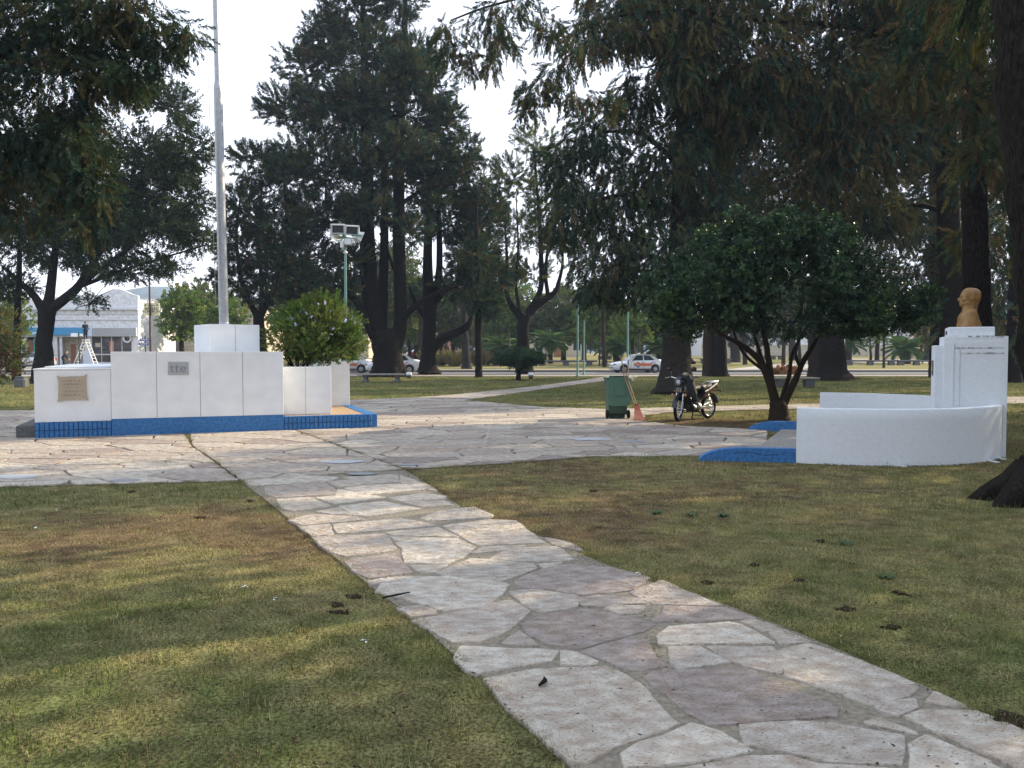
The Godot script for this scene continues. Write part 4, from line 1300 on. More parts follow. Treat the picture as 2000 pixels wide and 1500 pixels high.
	twigs(t, bl, 5, 2.2, 0.035, bark)
	# --- its neighbour on the left, dark and spreading
	t = tree("dark spreading tree with a forked trunk between the flagpole and the planter bush", "cypress", 512, 50.0)
	limb(t, "trunk", 50.0, [[512, 720, 30], [510, 680, 22], [507, 640, 22], [503, 612, 18]], bark, 10)
	for l in [[[505, 620, 15], [485, 585, 11], [470, 540, 8], [462, 460, 5], [470, 380, 3]], [[506, 625, 16], [524, 585, 13], [548, 540, 10], [560, 460, 7], [555, 360, 4]], [[508, 618, 10], [512, 560, 9, 0.8], [505, 470, 6, 0.8], [512, 360, 3]]]: limb(t, "limb", 50.0, l, bark, 7)
	bl = blobs_at(50.0, [[500, 320, 46, 40, 0, 2.0], [560, 350, 50, 46, 0, 2.2], [480, 410, 50, 44, 0, 2.2], [550, 440, 66, 40, 0, 2.4], [480, 490, 56, 36, 0, 2.2], [560, 520, 62, 34, 0, 2.2], [460, 545, 46, 24, 0.5, 1.8], [600, 570, 46, 22, 0.5, 1.6], [520, 575, 50, 18, 0, 1.8], [630, 590, 40, 22, 1, 1.6]])
	crown(t, spray_conifer, M.conifer, bl, 0.64, 7.5, DARK, Vector3(0, 0.1, 0), 0.7, -0.14, 0.75)
	# --- forked tree with the long low arm
	t = tree("dark forked tree with one thick low bough reaching out over the grass", "cypress", 838, 57.0)
	limb(t, "trunk", 57.0, [[836, 728, 50], [836, 716, 36], [838, 690, 28], [838, 640, 26], [838, 600, 26], [834, 520, 19], [838, 400, 14], [836, 260, 6]], bark, 12, 0.09)
	root_flare(t, 0.5, 0.5, 6, bark, 0.5)
	limb(t, "bough", 57.0, [[838, 692, 20], [860, 664, 20, -0.5], [888, 651, 16, -1.0], [913, 637, 14, -1.4], [922, 615, 3, -1.5]], bark, 9)
	for l in [[[836, 625, 14], [814, 598, 9], [800, 560, 5]], [[844, 608, 16], [858, 520, 13, 0.5], [857, 380, 9, 0.5], [866, 250, 4, 0.5]], [[846, 596, 12], [880, 560, 8], [930, 530, 4]]]: limb(t, "limb", 57.0, l, bark, 7)
	bl = blobs_at(57.0, [[880, 430, 56, 44, 0, 2.2], [925, 500, 50, 44, -0.5, 2.0], [900, 560, 56, 26, 0, 2.0], [840, 330, 46, 40, 0, 2.0], [945, 420, 40, 46, 0, 1.8], [960, 545, 40, 36, 0, 1.6], [890, 370, 40, 30, 0, 1.6]])
	crown(t, spray_conifer, M.conifer, bl, 0.72, 8.0, DARK, Vector3(0, 0.1, 0), 0.7, -0.2, 0.75)
	t = tree("slim straight dark trunk standing alone at the lawn's end, left of the clipped shrub", "cypress", 935, 51.5)
	limb(t, "trunk", 51.5, [[935, 738, 19], [935, 725, 14], [934, 640, 13], [932, 520, 10], [930, 400, 5]], bark, 8)
	crown(t, spray_conifer, M.conifer, blobs_at(51.5, [[935, 580, 34, 30, 0, 1.3], [925, 500, 30, 40, 0, 1.3], [960, 600, 22, 20, 0, 1.0]]), 0.6, 6.0, DARK, Vector3(0, -0.2, 0), 0.7, -0.1)
	# --- candelabra tree
	t = tree("olive green tree with candelabra arms rising above the clipped shrub", "cypress", 1024, 61.0)
	limb(t, "trunk", 61.0, [[1024, 728, 40], [1023, 700, 26], [1022, 650, 24], [1025, 615, 26]], bark, 10, 0.09)
	for l in [[[1020, 622, 16], [998, 595, 11], [988, 560, 8], [990, 500, 6], [985, 430, 3]], [[1028, 615, 18], [1054, 592, 15], [1082, 572, 11], [1092, 548, 8], [1099, 500, 5], [1086, 410, 3]], [[1030, 612, 15], [1056, 565, 11], [1056, 480, 9], [1050, 380, 6], [1042, 280, 3]], [[1070, 578, 9], [1066, 530, 7], [1075, 440, 4]], [[1016, 610, 9], [1008, 560, 6], [1012, 480, 4], [1008, 380, 2]]]: limb(t, "limb", 61.0, l, bark, 7)
	bl = blobs_at(61.0, [[1045, 290, 40, 44, 0, 2.0], [1000, 350, 50, 44, 0, 2.2], [1075, 390, 46, 50, 0, 2.0], [960, 390, 40, 46, 0, 2.0], [1020, 450, 60, 40, 0, 2.2], [1096, 470, 36, 40, 0, 1.6], [985, 520, 34, 24, 0, 1.4], [1040, 530, 36, 20, 0, 1.4], [930, 350, 36, 36, 0.5, 1.8]])
	crown(t, spray_conifer, M.conifer, bl, 0.75, 4.6, OLIVE, lift, 0.7, -0.05, 0.7)
	# --- left: the wide tree in front of the corner shop
	t = tree("wide dark tree with a leaning forked trunk in front of the corner shop", "tree", 88, 42.0)
	limb(t, "trunk", 42.0, [[88, 742, 54], [87, 715, 38], [86, 680, 31], [88, 640, 28], [92, 608, 33], [96, 590, 24]], bark, 12, 0.07)
	root_flare(t, 0.45, 0.35, 7, bark, 0.4)
	for l in [[[88, 612, 20], [64, 574, 14], [40, 552, 10], [5, 520, 6]], [[90, 606, 22], [100, 560, 18], [108, 490, 13], [122, 410, 9], [112, 320, 5]], [[96, 606, 22], [128, 582, 19], [156, 556, 16], [190, 500, 12], [232, 430, 9], [282, 355, 6], [330, 270, 3]], [[158, 556, 11], [230, 500, 8, -1.0], [310, 440, 6, -1.5], [390, 385, 3, -2.0]], [[150, 562, 9], [240, 528, 6, -0.6], [330, 500, 4, -1.0], [405, 478, 2, -1.2]], [[195, 495, 7], [260, 440, 5, 1.0], [340, 350, 3, 1.5]], [[225, 440, 6], [215, 360, 4], [250, 260, 3]]]: limb(t, "limb", 42.0, l, bark, 7)
	bl = blobs_at(42.0, [[330, 215, 56, 50, 0, 1.8], [270, 170, 46, 40, 0, 1.6], [375, 290, 42, 46, 0, 1.6], [290, 310, 80, 54, 0, 2.0], [365, 385, 54, 40, 0, 1.6], [220, 400, 84, 50, 0, 2.0], [130, 390, 86, 70, 0, 2.2], [300, 450, 90, 32, -0.5, 1.8], [385, 470, 42, 28, -0.5, 1.4], [50, 470, 84, 54, 0, 2.2], [150, 495, 84, 36, 0, 2.0], [240, 530, 76, 20, -0.5, 1.6], [60, 330, 70, 66, 0, 2.0], [200, 290, 56, 54, 0, 1.8], [330, 520, 50, 18, -0.5, 1.2], [180, 590, 30, 16, -0.8, 0.8], [20, 560, 50, 26, 0.5, 1.4], [260, 400, 70, 60, 1.0, 1.6], [330, 330, 60, 50, 1.0, 1.6], [350, 440, 60, 34, 0.8, 1.4], [250, 480, 80, 30, 0.8, 1.6], [180, 440, 80, 50, 1.0, 1.8], [130, 280, 70, 60, 0.6, 1.8]])
	crown(t, spray_fine, M.thin_leaf, bl, 0.5, 9.0, LEAFY, Vector3(0, 0.0, 0), 0.7, -0.06, 0.55)
	twigs(t, bl, 8, 1.5, 0.022, bark)
	# --- near conifer out of frame on the left, its boughs hanging in
	t = tree("near dark conifer whose drooping boughs hang in over the picture's upper left corner", "conifer", -330, 14.0)
	limb(t, "trunk", 14.0, [[-330, 880, 190], [-330, 820, 120], [-325, 500, 105], [-310, 0, 90], [-300, -700, 60], [-300, -1300, 15]], bark, 12)
	for l in [[[-320, 250, 26], [-120, 160, 18], [60, 90, 12], [220, 60, 8], [360, 70, 3]], [[-322, 420, 22], [-150, 350, 16], [20, 300, 10], [140, 330, 6], [190, 400, 3]], [[-318, 120, 24], [-100, 20, 14], [120, 0, 8], [280, 40, 4]]]: limb(t, "limb", 14.0, l, bark, 7)
	bl = blobs_at(14.0, [[50, 50, 110, 80, 0, 0.9], [190, 40, 110, 66, 0, 0.8], [285, 40, 56, 52, 0, 0.6], [120, 160, 100, 66, 0, 0.8], [235, 140, 60, 50, 0, 0.6], [50, 260, 74, 66, 0, 0.8], [150, 280, 60, 60, 0, 0.7], [185, 370, 40, 52, 0, 0.5], [40, 390, 54, 56, 0, 0.6], [110, 350, 50, 40, 0, 0.6], [365, 62, 30, 24, 0, 0.3], [320, 105, 34, 26, 0, 0.3], [175, 440, 26, 34, 0, 0.4], [-120, 150, 140, 130, 0, 1.0], [-100, 360, 110, 100, 0, 1.0]])
	crown(t, spray_hang, M.conifer, bl, 0.36, 10.0, DARK, Vector3(0, -0.55, 0), 0.45, -0.28, 0.5)
	# --- slim stem with the rusty shrub at the far left
	t = tree("thin dark tree stem near the left edge, beside the rusty shrub", "tree", 33, 45.0)
	limb(t, "trunk", 45.0, [[33, 742, 18], [33, 690, 14], [34, 600, 13], [37, 520, 10], [42, 400, 5]], bark, 8)
	crown(t, spray_fine, M.thin_leaf, blobs_at(45.0, [[30, 430, 40, 40, 0, 1.2], [55, 380, 36, 34, 0, 1.0]]), 0.5, 5.0, LEAFY, Vector3(0, 0.1, 0), 0.7, -0.05)
	t = thing("shrub", "rust and olive coloured shrub at the left edge of the lawn", "shrub", B(12, 33.0))
	crown(t, spray_fine, M.thin_leaf, blobs_at(33.0, [[8, 640, 34, 40, 0, 0.7], [20, 690, 34, 36, 0, 0.7], [0, 720, 36, 30, 0, 0.7], [-30, 670, 40, 60, 0, 0.8]]), 0.32, 5.0, RUST, lift, 0.7, -0.1)
	twigs(t, blobs_at(33.0, [[8, 690, 20, 40, 0, 0.4]]), 14, 1.0, 0.012, bark, 0.9)
	# --- conifers deeper in, filling the right
	for d in [
		[1388, 54.0, "reddish-lit conifer trunk, left one of the close pair behind the motorcycle's seat", [[1388, 738, 42], [1388, 715, 32], [1389, 600, 26], [1391, 400, 24], [1394, 150, 8]], [[1400, 420, 70, 80, 0, 2.4], [1380, 300, 66, 70, 0, 2.4], [1430, 520, 60, 44, 0, 2.0], [1440, 350, 50, 60, 0, 2.0]], M.bark_brown],
		[1412, 53.0, "dark conifer trunk, right one of the close pair behind the motorcycle's seat", [[1409, 740, 38], [1407, 715, 26], [1408, 600, 22], [1416, 400, 20], [1424, 120, 6]], [[1470, 300, 80, 80, 1, 2.6], [1500, 420, 80, 70, 1, 2.6], [1450, 200, 60, 70, 1, 2.2], [1520, 180, 66, 70, 1, 2.2]], bark],
		[1592, 52.5, "mid brown trunk behind the small tree, next to the thick flared one", [[1592, 738, 36], [1592, 715, 30], [1594, 600, 26], [1598, 400, 18], [1600, 100, 6]], [[1600, 300, 80, 90, 0, 2.6], [1560, 200, 66, 70, 0, 2.4], [1640, 420, 70, 60, 0, 2.4]], M.bark_brown],
		[1624, 46.0, "thick dark conifer trunk with a wide flared foot behind the bench", [[1626, 746, 104], [1625, 734, 72], [1624, 712, 54], [1623, 650, 48], [1622, 500, 38], [1624, 250, 22], [1626, 20, 6]], [[1700, 330, 80, 90, 0, 2.6], [1660, 220, 80, 80, 0, 2.4], [1740, 440, 80, 56, 0, 2.4], [1690, 510, 60, 26, -1, 1.8], [1720, 120, 66, 80, 0, 2.2]], bark],
		[1830, 51.0, "straight dark conifer trunk just left of the white pedestal", [[1830, 742, 40], [1830, 725, 30], [1829, 600, 26], [1826, 400, 20], [1822, 100, 6]], [[1810, 420, 80, 70, 0, 2.6], [1860, 330, 70, 80, 0, 2.4], [1800, 520, 60, 40, 0, 2.0], [1880, 500, 66, 50, 0, 2.2], [1800, 270, 60, 60, 0, 2.2]], bark],
		[1985, 48.0, "dark conifer behind the pedestal, closest to the right edge of the far lawn", [[2010, 742, 44], [2008, 700, 30], [2004, 550, 26], [2000, 300, 16], [1998, 50, 5]], [[1960, 560, 56, 40, 0, 2.0], [1970, 430, 60, 60, 0, 2.2], [1930, 600, 40, 26, 0, 1.6], [2010, 250, 80, 120, 0, 2.6], [1945, 300, 50, 70, 0, 2.0], [1985, 620, 50, 24, 0, 1.4]], bark]]:
		t = tree(d[2], "conifer", d[0], d[1])
		limb(t, "trunk", d[1], d[3], d[5], 11, 0.07)
		crown(t, spray_hang, M.conifer, blobs_at(d[1], d[4]), 0.8, 7.5, DROOP, Vector3(0, -0.5, 0), 0.6, -0.18, 0.8)
	# --- trees out of frame on the right that shade the square
	for d in [[Vector3(13.0, 0, -9.4), 2.7, 1.4, 3, "low spreading conifer out of sight to the right, level with the curved wall"], [Vector3(16.5, 0, -13.6), 3.4, 3.2, 3, "low bushy conifer out of sight to the right, nearest of the group"], [Vector3(14.2, 0, -16.6), 2.5, 1.6, 3, "short thick conifer out of sight to the right, just beyond the white wall"], [Vector3(-13.0, 0, 8.0), 4.2, 3.0, 6, "broad conifer standing behind the photographer, far left"], [Vector3(-6.0, 0, 10.5), 4.2, 3.0, 6, "broad conifer standing behind the photographer, left"], [Vector3(1.0, 0, 9.0), 4.2, 3.4, 6, "broad conifer standing straight behind the photographer"], [Vector3(8.0, 0, 7.0), 4.4, 3.0, 6, "broad conifer standing behind the photographer, right"], [Vector3(14.0, 0, 1.0), 4.0, 3.0, 6, "broad conifer standing beside the photographer, far right"], [Vector3(18.5, 0, -21.4), 2.9, 2.6, 6, "tall conifer out of sight to the right, second row, nearer one"], [Vector3(20.5, 0, -22.8), 2.6, 2.4, 6, "tall conifer out of sight to the right, second row, farther one"], [Vector3(26.0, 0, -43.0), 4.6, 2.0, 6, "broad conifer out of sight to the right, farthest of the group"], [Vector3(32, 0, -28), 3.0, 3.0, 6, "slender conifer out of sight to the right, alone at the back"]]:
		t = thing("conifer", d[4], "tree", d[0], 0.0, "conifers outside the picture")
		var st := S()
		tube(st, [Vector3.ZERO, Vector3(0, 0.5, 0), Vector3(0.1, d[3] * 1.2, 0), Vector3(0, d[3] * 2.4, 0)], [0.62, 0.42, 0.34, 0.05], 10)
		obj(st, "trunk", bark, t)
		var b := []
		for k in d[3]: b.append([d[0] + Vector3(rng.randf_range(-0.5, 0.5), d[2] + 1.0 + k * 2.2, rng.randf_range(-0.5, 0.5)), Vector3(d[1] * (1.0 - 0.10 * k), 1.3, d[1] * (1.0 - 0.10 * k))])
		crown(t, spray_hang, M.conifer, b, 0.95, 7.0 if d[3] == 3 else 4.0, DROOP, Vector3(0, -0.5, 0), 0.7, -0.25 if d[3] == 3 else -0.1, 0.9)
	small_tree()
	far_trees()

func small_tree() -> void:
	var t := tree("small broad evergreen with glossy leaves and splayed stems, between motorcycle and curved wall", "evergreen_tree", 1522, 19.3)
	var b: Material = M.bark_brown
	limb(t, "trunk", 19.3, [[1521, 826, 50], [1521, 812, 40], [1520, 795, 35], [1516, 782, 26]], b, 12, 0.06)
	for l in [[[1518, 796, 26], [1504, 748, 21, -0.1], [1482, 702, 16, -0.3], [1445, 672, 12, -0.6], [1408, 652, 7, -0.9], [1370, 620, 4, -1.1]], [[1508, 764, 15], [1489, 705, 12, 0.3], [1474, 655, 9, 0.5], [1455, 590, 5, 0.7]], [[1507, 757, 18], [1500, 692, 15, -0.2], [1490, 640, 11, -0.3], [1480, 560, 6, -0.4]],
		[[1526, 798, 20], [1549, 752, 17, 0.1], [1566, 712, 14, 0.2], [1592, 668, 10, 0.4], [1626, 612, 6, 0.7], [1680, 570, 3, 0.9]], [[1563, 718, 9], [1554, 690, 8, -0.2], [1562, 650, 6, -0.3], [1568, 580, 3, -0.4]], [[1524, 788, 13, 0.1], [1541, 735, 11, 0.4], [1548, 690, 8, 0.6], [1575, 640, 5, 0.9]], [[1494, 725, 9, -0.1], [1452, 690, 7, -0.4], [1430, 640, 4, -0.7]]]: limb(t, "limb", 19.3 + 0.0, l.map(func(q): return [q[0], q[1], q[2] * 0.8] + (q.slice(3))), b, 8, 0.03)
	var bl := blobs_at(19.3, [[1530, 480, 150, 50, 0, 1.5], [1410, 520, 100, 56, 0, 1.5], [1325, 575, 72, 52, 0, 1.2], [1290, 615, 46, 36, 0, 0.9], [1460, 570, 130, 66, -0.6, 1.4], [1600, 550, 130, 70, -0.4, 1.5], [1690, 575, 94, 60, 0, 1.4], [1765, 605, 56, 40, 0, 1.0], [1560, 618, 150, 38, -0.3, 1.5], [1400, 625, 110, 28, -0.2, 1.4], [1690, 628, 90, 24, 0, 1.2], [1480, 455, 60, 24, 0, 0.8], [1600, 470, 80, 34, 0.3, 1.0]])
	crown(t, spray_leaf, M.glossy, bl, 0.21, 4.2, GLOSS, Vector3(0, 0.25, 0), 0.8, -0.03, 0.22)
	var tips := []
	for i in 46:
		var bb = bl[rng.randi() % bl.size()]
		var dd := Vector3(rng.randfn(), rng.randfn() * 0.7 + 0.35, rng.randfn()).normalized()
		tips.append([bb[0] + dd * bb[1] * rng.randf_range(0.9, 1.18), Vector3.ONE * rng.randf_range(0.16, 0.34)])
	crown(t, spray_leaf, M.glossy, tips, 0.21, 4.0, GLOSS + [[0.06, 0.11, 0.03]], Vector3(0, 0.4, 0), 0.8, -0.3, 0.3, "shoots")
	twigs(t, bl, 8, 0.9, 0.010, b, 0.4)
	# clipped flat shrub on a stem, far lawn
	t = thing("clipped_shrub", "clipped flat-topped dark green shrub on a short stem, on the far lawn", "shrub", B(1014, 46.0))
	limb(t, "trunk", 46.0, [[1012, 744, 12], [1013, 730, 9], [1016, 712, 8]], M.bark, 7)
	for l in [[[1014, 722, 6], [1000, 708, 4], [985, 700, 2]], [[1015, 720, 6], [1035, 706, 4], [1048, 699, 2]]]: limb(t, "limb", 46.0, l, M.bark, 6)
	crown(t, spray_leaf, M.glossy, blobs_at(46.0, [[1017, 697, 44, 13, 0, 1.2], [990, 700, 24, 11, 0, 0.9], [1042, 699, 24, 11, 0, 0.9], [1016, 708, 34, 9, 0, 0.9]]), 0.26, 7.0, GLOSS, Vector3(0, 0.3, 0), 0.8, -0.5)

func planter_bush() -> void:
	var here := G(68, 858)
	var turn := Transform3D(Basis(Vector3.UP, 0.3611), here)
	var at := turn * Vector3(4.9, 1.2, -1.6)
	var t := thing("flowering_bush", "round green bush with pale blue flowers growing in the monument's planter", "shrub", at)
	var d := -at.z
	var bl := blobs_at(d, [[615, 655, 84, 54, 0, 0.85], [590, 640, 60, 40, 0.1, 0.7], [650, 640, 56, 42, 0, 0.7], [620, 612, 44, 28, 0, 0.5], [560, 670, 44, 36, 0, 0.6], [680, 670, 36, 32, 0, 0.55], [640, 682, 56, 22, -0.1, 0.65], [578, 680, 44, 20, -0.1, 0.55]])
	crown(t, spray_fine, M.thin_leaf, bl, 0.2, 6.5, FRESH, Vector3(0, 0.35, 0), 0.8, -0.25, 0.3)
	var tops := blobs_at(d, [[612, 592, 20, 14, 0, 0.3], [640, 588, 26, 14, 0, 0.3], [592, 604, 14, 16, 0, 0.2], [570, 610, 12, 16, 0, 0.2], [655, 600, 18, 16, 0, 0.3]])
	crown(t, spray_fine, M.thin_leaf, tops, 0.22, 2.6, [[0.16, 0.21, 0.05], [0.12, 0.18, 0.045]], Vector3(0, 1.2, 0), 0.4, -0.6, 0.3, "shoots")
	crown(t, spray_leaf, M.petal, blobs_at(d, [[640, 610, 50, 24, -0.3, 0.5], [680, 640, 34, 30, -0.2, 0.5], [590, 625, 40, 20, -0.3, 0.5], [620, 640, 70, 34, -0.5, 0.5], [700, 670, 16, 20, 0, 0.3]]), 0.085, 0.035, [[0.50, 0.54, 0.74], [0.56, 0.59, 0.78]], Vector3(0, 0.6, 0), 0.9, -1.0, 0.3, "blossom")
	twigs(t, bl, 6, 0.6, 0.007, M.bark, 0.9)
	var st := S()
	for i in 9:
		var a := TAU * i / 9.0
		tube(st, [Vector3(cos(a) * 0.1, -0.05, sin(a) * 0.1), Vector3(cos(a) * 0.3, 0.3, sin(a) * 0.3), Vector3(cos(a) * 0.55, 0.75, sin(a) * 0.5)], [0.02, 0.016, 0.006], 5)
	obj(st, "stems", M.bark, t)

func far_tree(label: String, px: float, depth: float, top: float, rx: float, ry: float, palette: Array, m: Material, size := 0.7, trunk_w := 12.0, cover := 5.0) -> void:
	var t := tree(label, "tree", px, depth, "trees in the park over the street")
	var foot: float = 687.0 + (EYE - rise(-depth)) * F / depth
	limb(t, "trunk", depth, [[px, foot, trunk_w * 1.5], [px + 1, foot - 12, trunk_w], [px - 1, (foot + top) / 2.0, trunk_w * 0.7], [px + 3, top + ry * 0.6, trunk_w * 0.25]], M.bark_brown, 8)
	var b := []
	for i in 7:
		var a := TAU * i / 7.0
		b.append([px + cos(a) * rx * 0.55, top + ry + sin(a) * ry * 0.5, rx * 0.55, ry * 0.5, rng.randf_range(-1.0, 1.0), rx * depth / F * 0.5])
	crown(t, spray_leaf, m, blobs_at(depth, b), size, cover * 0.5, palette, Vector3(0, 0.1, 0), 0.8, -0.1, 0.8)

func palm(label: String, px: float, depth: float, trunk_h: float, r: float, length: float, n: int, stiff := 0.5) -> void:
	var t := thing("palm_tree", label, "palm", B(px, depth), 0.0, "palms in the park over the street")
	var st := S()
	var pts := []
	var rad := []
	for i in 9:
		pts.append(Vector3(0.02 * sin(i * 1.7), trunk_h * i / 8.0, 0))
		rad.append(r * (1.15 if i % 2 else 0.95) * (1.25 if i == 0 else 1.0))
	tube(st, pts, rad, 10, true, 0.10)
	obj(st, "trunk", M.bark_brown, t)
	var xs := []
	var cs := PackedColorArray()
	for i in n:
		var a := TAU * i * 0.382
		var up := lerpf(1.3, -0.5, float(i) / n)
		var d := Vector3(cos(a), up, sin(a)).normalized()
		var y := d
		var x := y.cross(Vector3.UP).normalized()
		var z := x.cross(y)
		if z.y < 0.0: z = -z; x = -x
		var s := length * rng.randf_range(0.85, 1.1)
		xs.append(Transform3D(Basis(x * s, y * s, z * s), Vector3(0, trunk_h, 0)))
		var v := rng.randf_range(0.8, 1.3)
		cs.append(Color(0.07 * v, 0.12 * v, 0.04 * v))
	scatter(t, "fronds", palm_frond, M.thin_leaf, xs, cs)

func far_trees() -> void:
	far_tree("bright green street tree beside the cream signboard", 355, 66.0, 556, 44, 56, FRESH, M.thin_leaf, 0.6, 12, 6)
	far_tree("green street tree seen past the flagpole's foot", 445, 72.0, 575, 40, 48, FRESH, M.thin_leaf, 0.6, 10, 5)
	far_tree("yellow-green park tree left of the street lamp with the far taxi below", 1180, 88.0, 575, 60, 52, FRESH, M.thin_leaf, 0.75, 9, 5)
	far_tree("olive park tree behind the candelabra arms", 1100, 96.0, 560, 62, 60, OLIVE, M.thin_leaf, 0.8, 10, 6)
	far_tree("yellowing small tree right of the taxi's lamp post", 1235, 82.0, 590, 40, 48, FRESH, M.thin_leaf, 0.7, 8, 4)
	far_tree("green tree behind the low bough of the forked tree", 885, 92.0, 575, 62, 52, OLIVE, M.thin_leaf, 0.8, 10, 6)
	far_tree("bare-branched yellowish tree in the fork gap behind the cypress", 800, 88.0, 600, 34, 34, FRESH, M.thin_leaf, 0.7, 8, 3)
	far_tree("tall olive tree far behind the slim straight trunk", 960, 104.0, 480, 70, 90, OLIVE, M.thin_leaf, 0.9, 9, 5)
	far_tree("big olive tree filling the gap left of the huge cypress trunk", 600, 82.0, 500, 84, 84, OLIVE, M.thin_leaf, 0.8, 12, 6)
	far_tree("big green tree seen between the stems of the huge cypress", 752, 86.0, 470, 80, 96, OLIVE, M.thin_leaf, 0.8, 12, 6)
	far_tree("sunlit yellow-green tree just right of the huge cypress trunk", 812, 94.0, 545, 56, 62, FRESH, M.thin_leaf, 0.75, 9, 6)
	far_tree("green tree behind the palm fan and the clipped shrub", 1010, 98.0, 560, 64, 60, FRESH, M.thin_leaf, 0.8, 9, 6)
	far_tree("dark green tree right behind the tall green metal post", 1140, 104.0, 540, 66, 66, OLIVE, M.thin_leaf, 0.85, 9, 6)
	far_tree("green tree over the street, seen just left of the flagpole", 400, 88.0, 550, 60, 56, OLIVE, M.thin_leaf, 0.75, 9, 5)
	for c in [[838, 80.0, "tan clump of pampas grass right of the white taxi"], [862, 82.0, "tan clump of pampas grass under the low bough's tip"], [888, 80.0, "tan clump of pampas grass left of the smooth palm trunk"], [935, 82.0, "tan clump of pampas grass behind the slim straight trunk"], [972, 84.0, "tan clump of pampas grass left of the clipped shrub"]]:
		var pg := thing("pampas_grass", c[2], "ornamental grass", B(c[0], c[1]), 0.0, "pampas grass clumps over the street")
		var xs := []
		var cs := PackedColorArray()
		for i in 90:
			var a := rng.randf() * TAU
			var d := Vector3(cos(a), rng.randf_range(0.9, 2.6), sin(a)).normalized()
			xs.append(Transform3D(basis_along(d, rng.randf() * TAU, rng.randf_range(1.0, 1.7)), Vector3(cos(a), 0, sin(a)) * rng.randf_range(0.0, 0.35)))
			cs.append(Color(0.24, 0.20, 0.09) * rng.randf_range(0.6, 1.3))
		scatter(pg, "leaves", spray_hang, M.thin_leaf, xs, cs)
	far_tree("green tree behind the floodlight mast", 650, 94.0, 580, 60, 50, OLIVE, M.thin_leaf, 0.8, 10, 5)
	far_tree("dark green tree beyond the road behind the centre conifer", 1290, 100.0, 590, 70, 44, LEAFY, M.thin_leaf, 0.85, 10, 6)
	far_tree("pale green tree right of the thick flared trunk", 1700, 96.0, 630, 34, 24, FRESH, M.thin_leaf, 0.6, 5, 4)
	far_tree("golden-leaved small tree beside the white-barked trunk", 1800, 100.0, 640, 20, 12, GOLD, M.thin_leaf, 0.5, 4, 5)
	far_tree("green tree beyond the railings right of the pedestal", 1965, 112.0, 636, 46, 20, FRESH, M.thin_leaf, 0.7, 6, 4)
	far_tree("low green tree at the far left behind the thin stem", -10, 74.0, 560, 70, 60, FRESH, M.thin_leaf, 0.7, 12, 4)
	far_tree("grey green tree between the trunks far behind", 1480, 118.0, 600, 90, 40, LEAFY, M.thin_leaf, 0.9, 8, 5)
	far_tree("dark tree far behind the flared trunk", 1880, 116.0, 600, 80, 40, LEAFY, M.thin_leaf, 0.9, 8, 5)
	# plain trunks standing about over the street
	for d in [[1455, 86.0, 9.0, "slim dark trunk on the pale path, left of two"], [1530, 84.0, 8.0, "slim dark trunk on the pale path, right of two"], [1562, 90.0, 7.0, "slim trunk by the pale path behind the small tree's stems"], [1713, 98.0, 9.0, "slim trunk right of the flared trunk beyond the benches"], [1726, 76.0, 5.0, "very thin sapling stem in front of the long benches"], [1180, 78.0, 8.0, "thin trunk left of the nearest taxi"], [1548, 104.0, 15.0, "grey trunk far off between the small tree's stems"], [1436, 95.0, 20.0, "pale double trunk far off beyond the motorcycle"], [822, 80.0, 10.0, "thin brown trunk behind the white taxi's tail"], [862, 96.0, 7.0, "thin trunk in front of the pink house"]]:
		var t := tree(d[3], "tree", d[0], d[1], "thin trunks over the street")
		var foot: float = 687.0 + (EYE - rise(-d[1])) * F / d[1]
		limb(t, "trunk", d[1], [[d[0], foot, d[2] * 1.3], [d[0], foot - 10, d[2]], [d[0] + rng.randf_range(-3, 3), 640, d[2] * 0.85], [d[0] + rng.randf_range(-8, 8), 560, d[2] * 0.5]], M.bark_brown if d[2] < 14 else M.bark_grey, 8)
		crown(t, spray_leaf, M.thin_leaf, blobs_at(d[1], [[d[0], 590, 40, 26, 0, 2.0], [d[0] + 14, 570, 36, 26, 0, 2.0]]), 0.8, 3.2, LEAFY, Vector3(0, 0.1, 0), 0.8, -0.1)
	var w := tree("white-barked leaning trunk beside the golden leaves", "tree", 1812, 98.0)
	limb(w, "trunk", 98.0, [[1812, 706, 22], [1812, 690, 16], [1811, 665, 13], [1804, 630, 9], [1795, 580, 5]], M.bark_grey, 8)
	crown(w, spray_leaf, M.thin_leaf, blobs_at(98.0, [[1800, 590, 40, 24, 0, 2.0]]), 0.8, 3.0, LEAFY, Vector3(0, 0.1, 0), 0.8, -0.1)
	var g := thing("palm_tree", "thick smooth grey palm trunk beyond the road, right of the low bough", "palm", B(910, 74.0))
	limb(g, "trunk", 74.0, [[911, 722, 25], [911, 712, 19], [910, 690, 16], [907, 640, 15], [905, 560, 13]], M.bark_grey, 10, 0.02)
	palm("fan of green palm leaves on a short stem behind the slim trunk", 985, 84.0, 1.7, 0.22, 2.6, 26)
	palm("short date palm with a stubby trunk behind the left end of the far benches", 1657, 92.0, 2.1, 0.34, 2.1, 22)
	palm("short date palm with twin stubby trunk between the long benches", 1768, 90.0, 1.7, 0.5, 2.6, 30)
	palm("short palm behind the bonnet of the nearest taxi", 1205, 84.0, 1.9, 0.4, 2.4, 24)
	palm("short palm behind the boot of the nearest taxi", 1290, 86.0, 1.9, 0.4, 2.6, 24)
	palm("palm with a thin stem left of the long far bench", 1075, 90.0, 2.4, 0.25, 2.4, 22)
# ---------- buildings ----------
func bx(t: Node3D, called: String, m: Material, lo: Vector3, hi: Vector3, b := 0.0) -> MeshInstance3D:
	var st := S()
	box(st, lo, hi, Transform3D.IDENTITY, b)
	return obj(st, called, m, t)

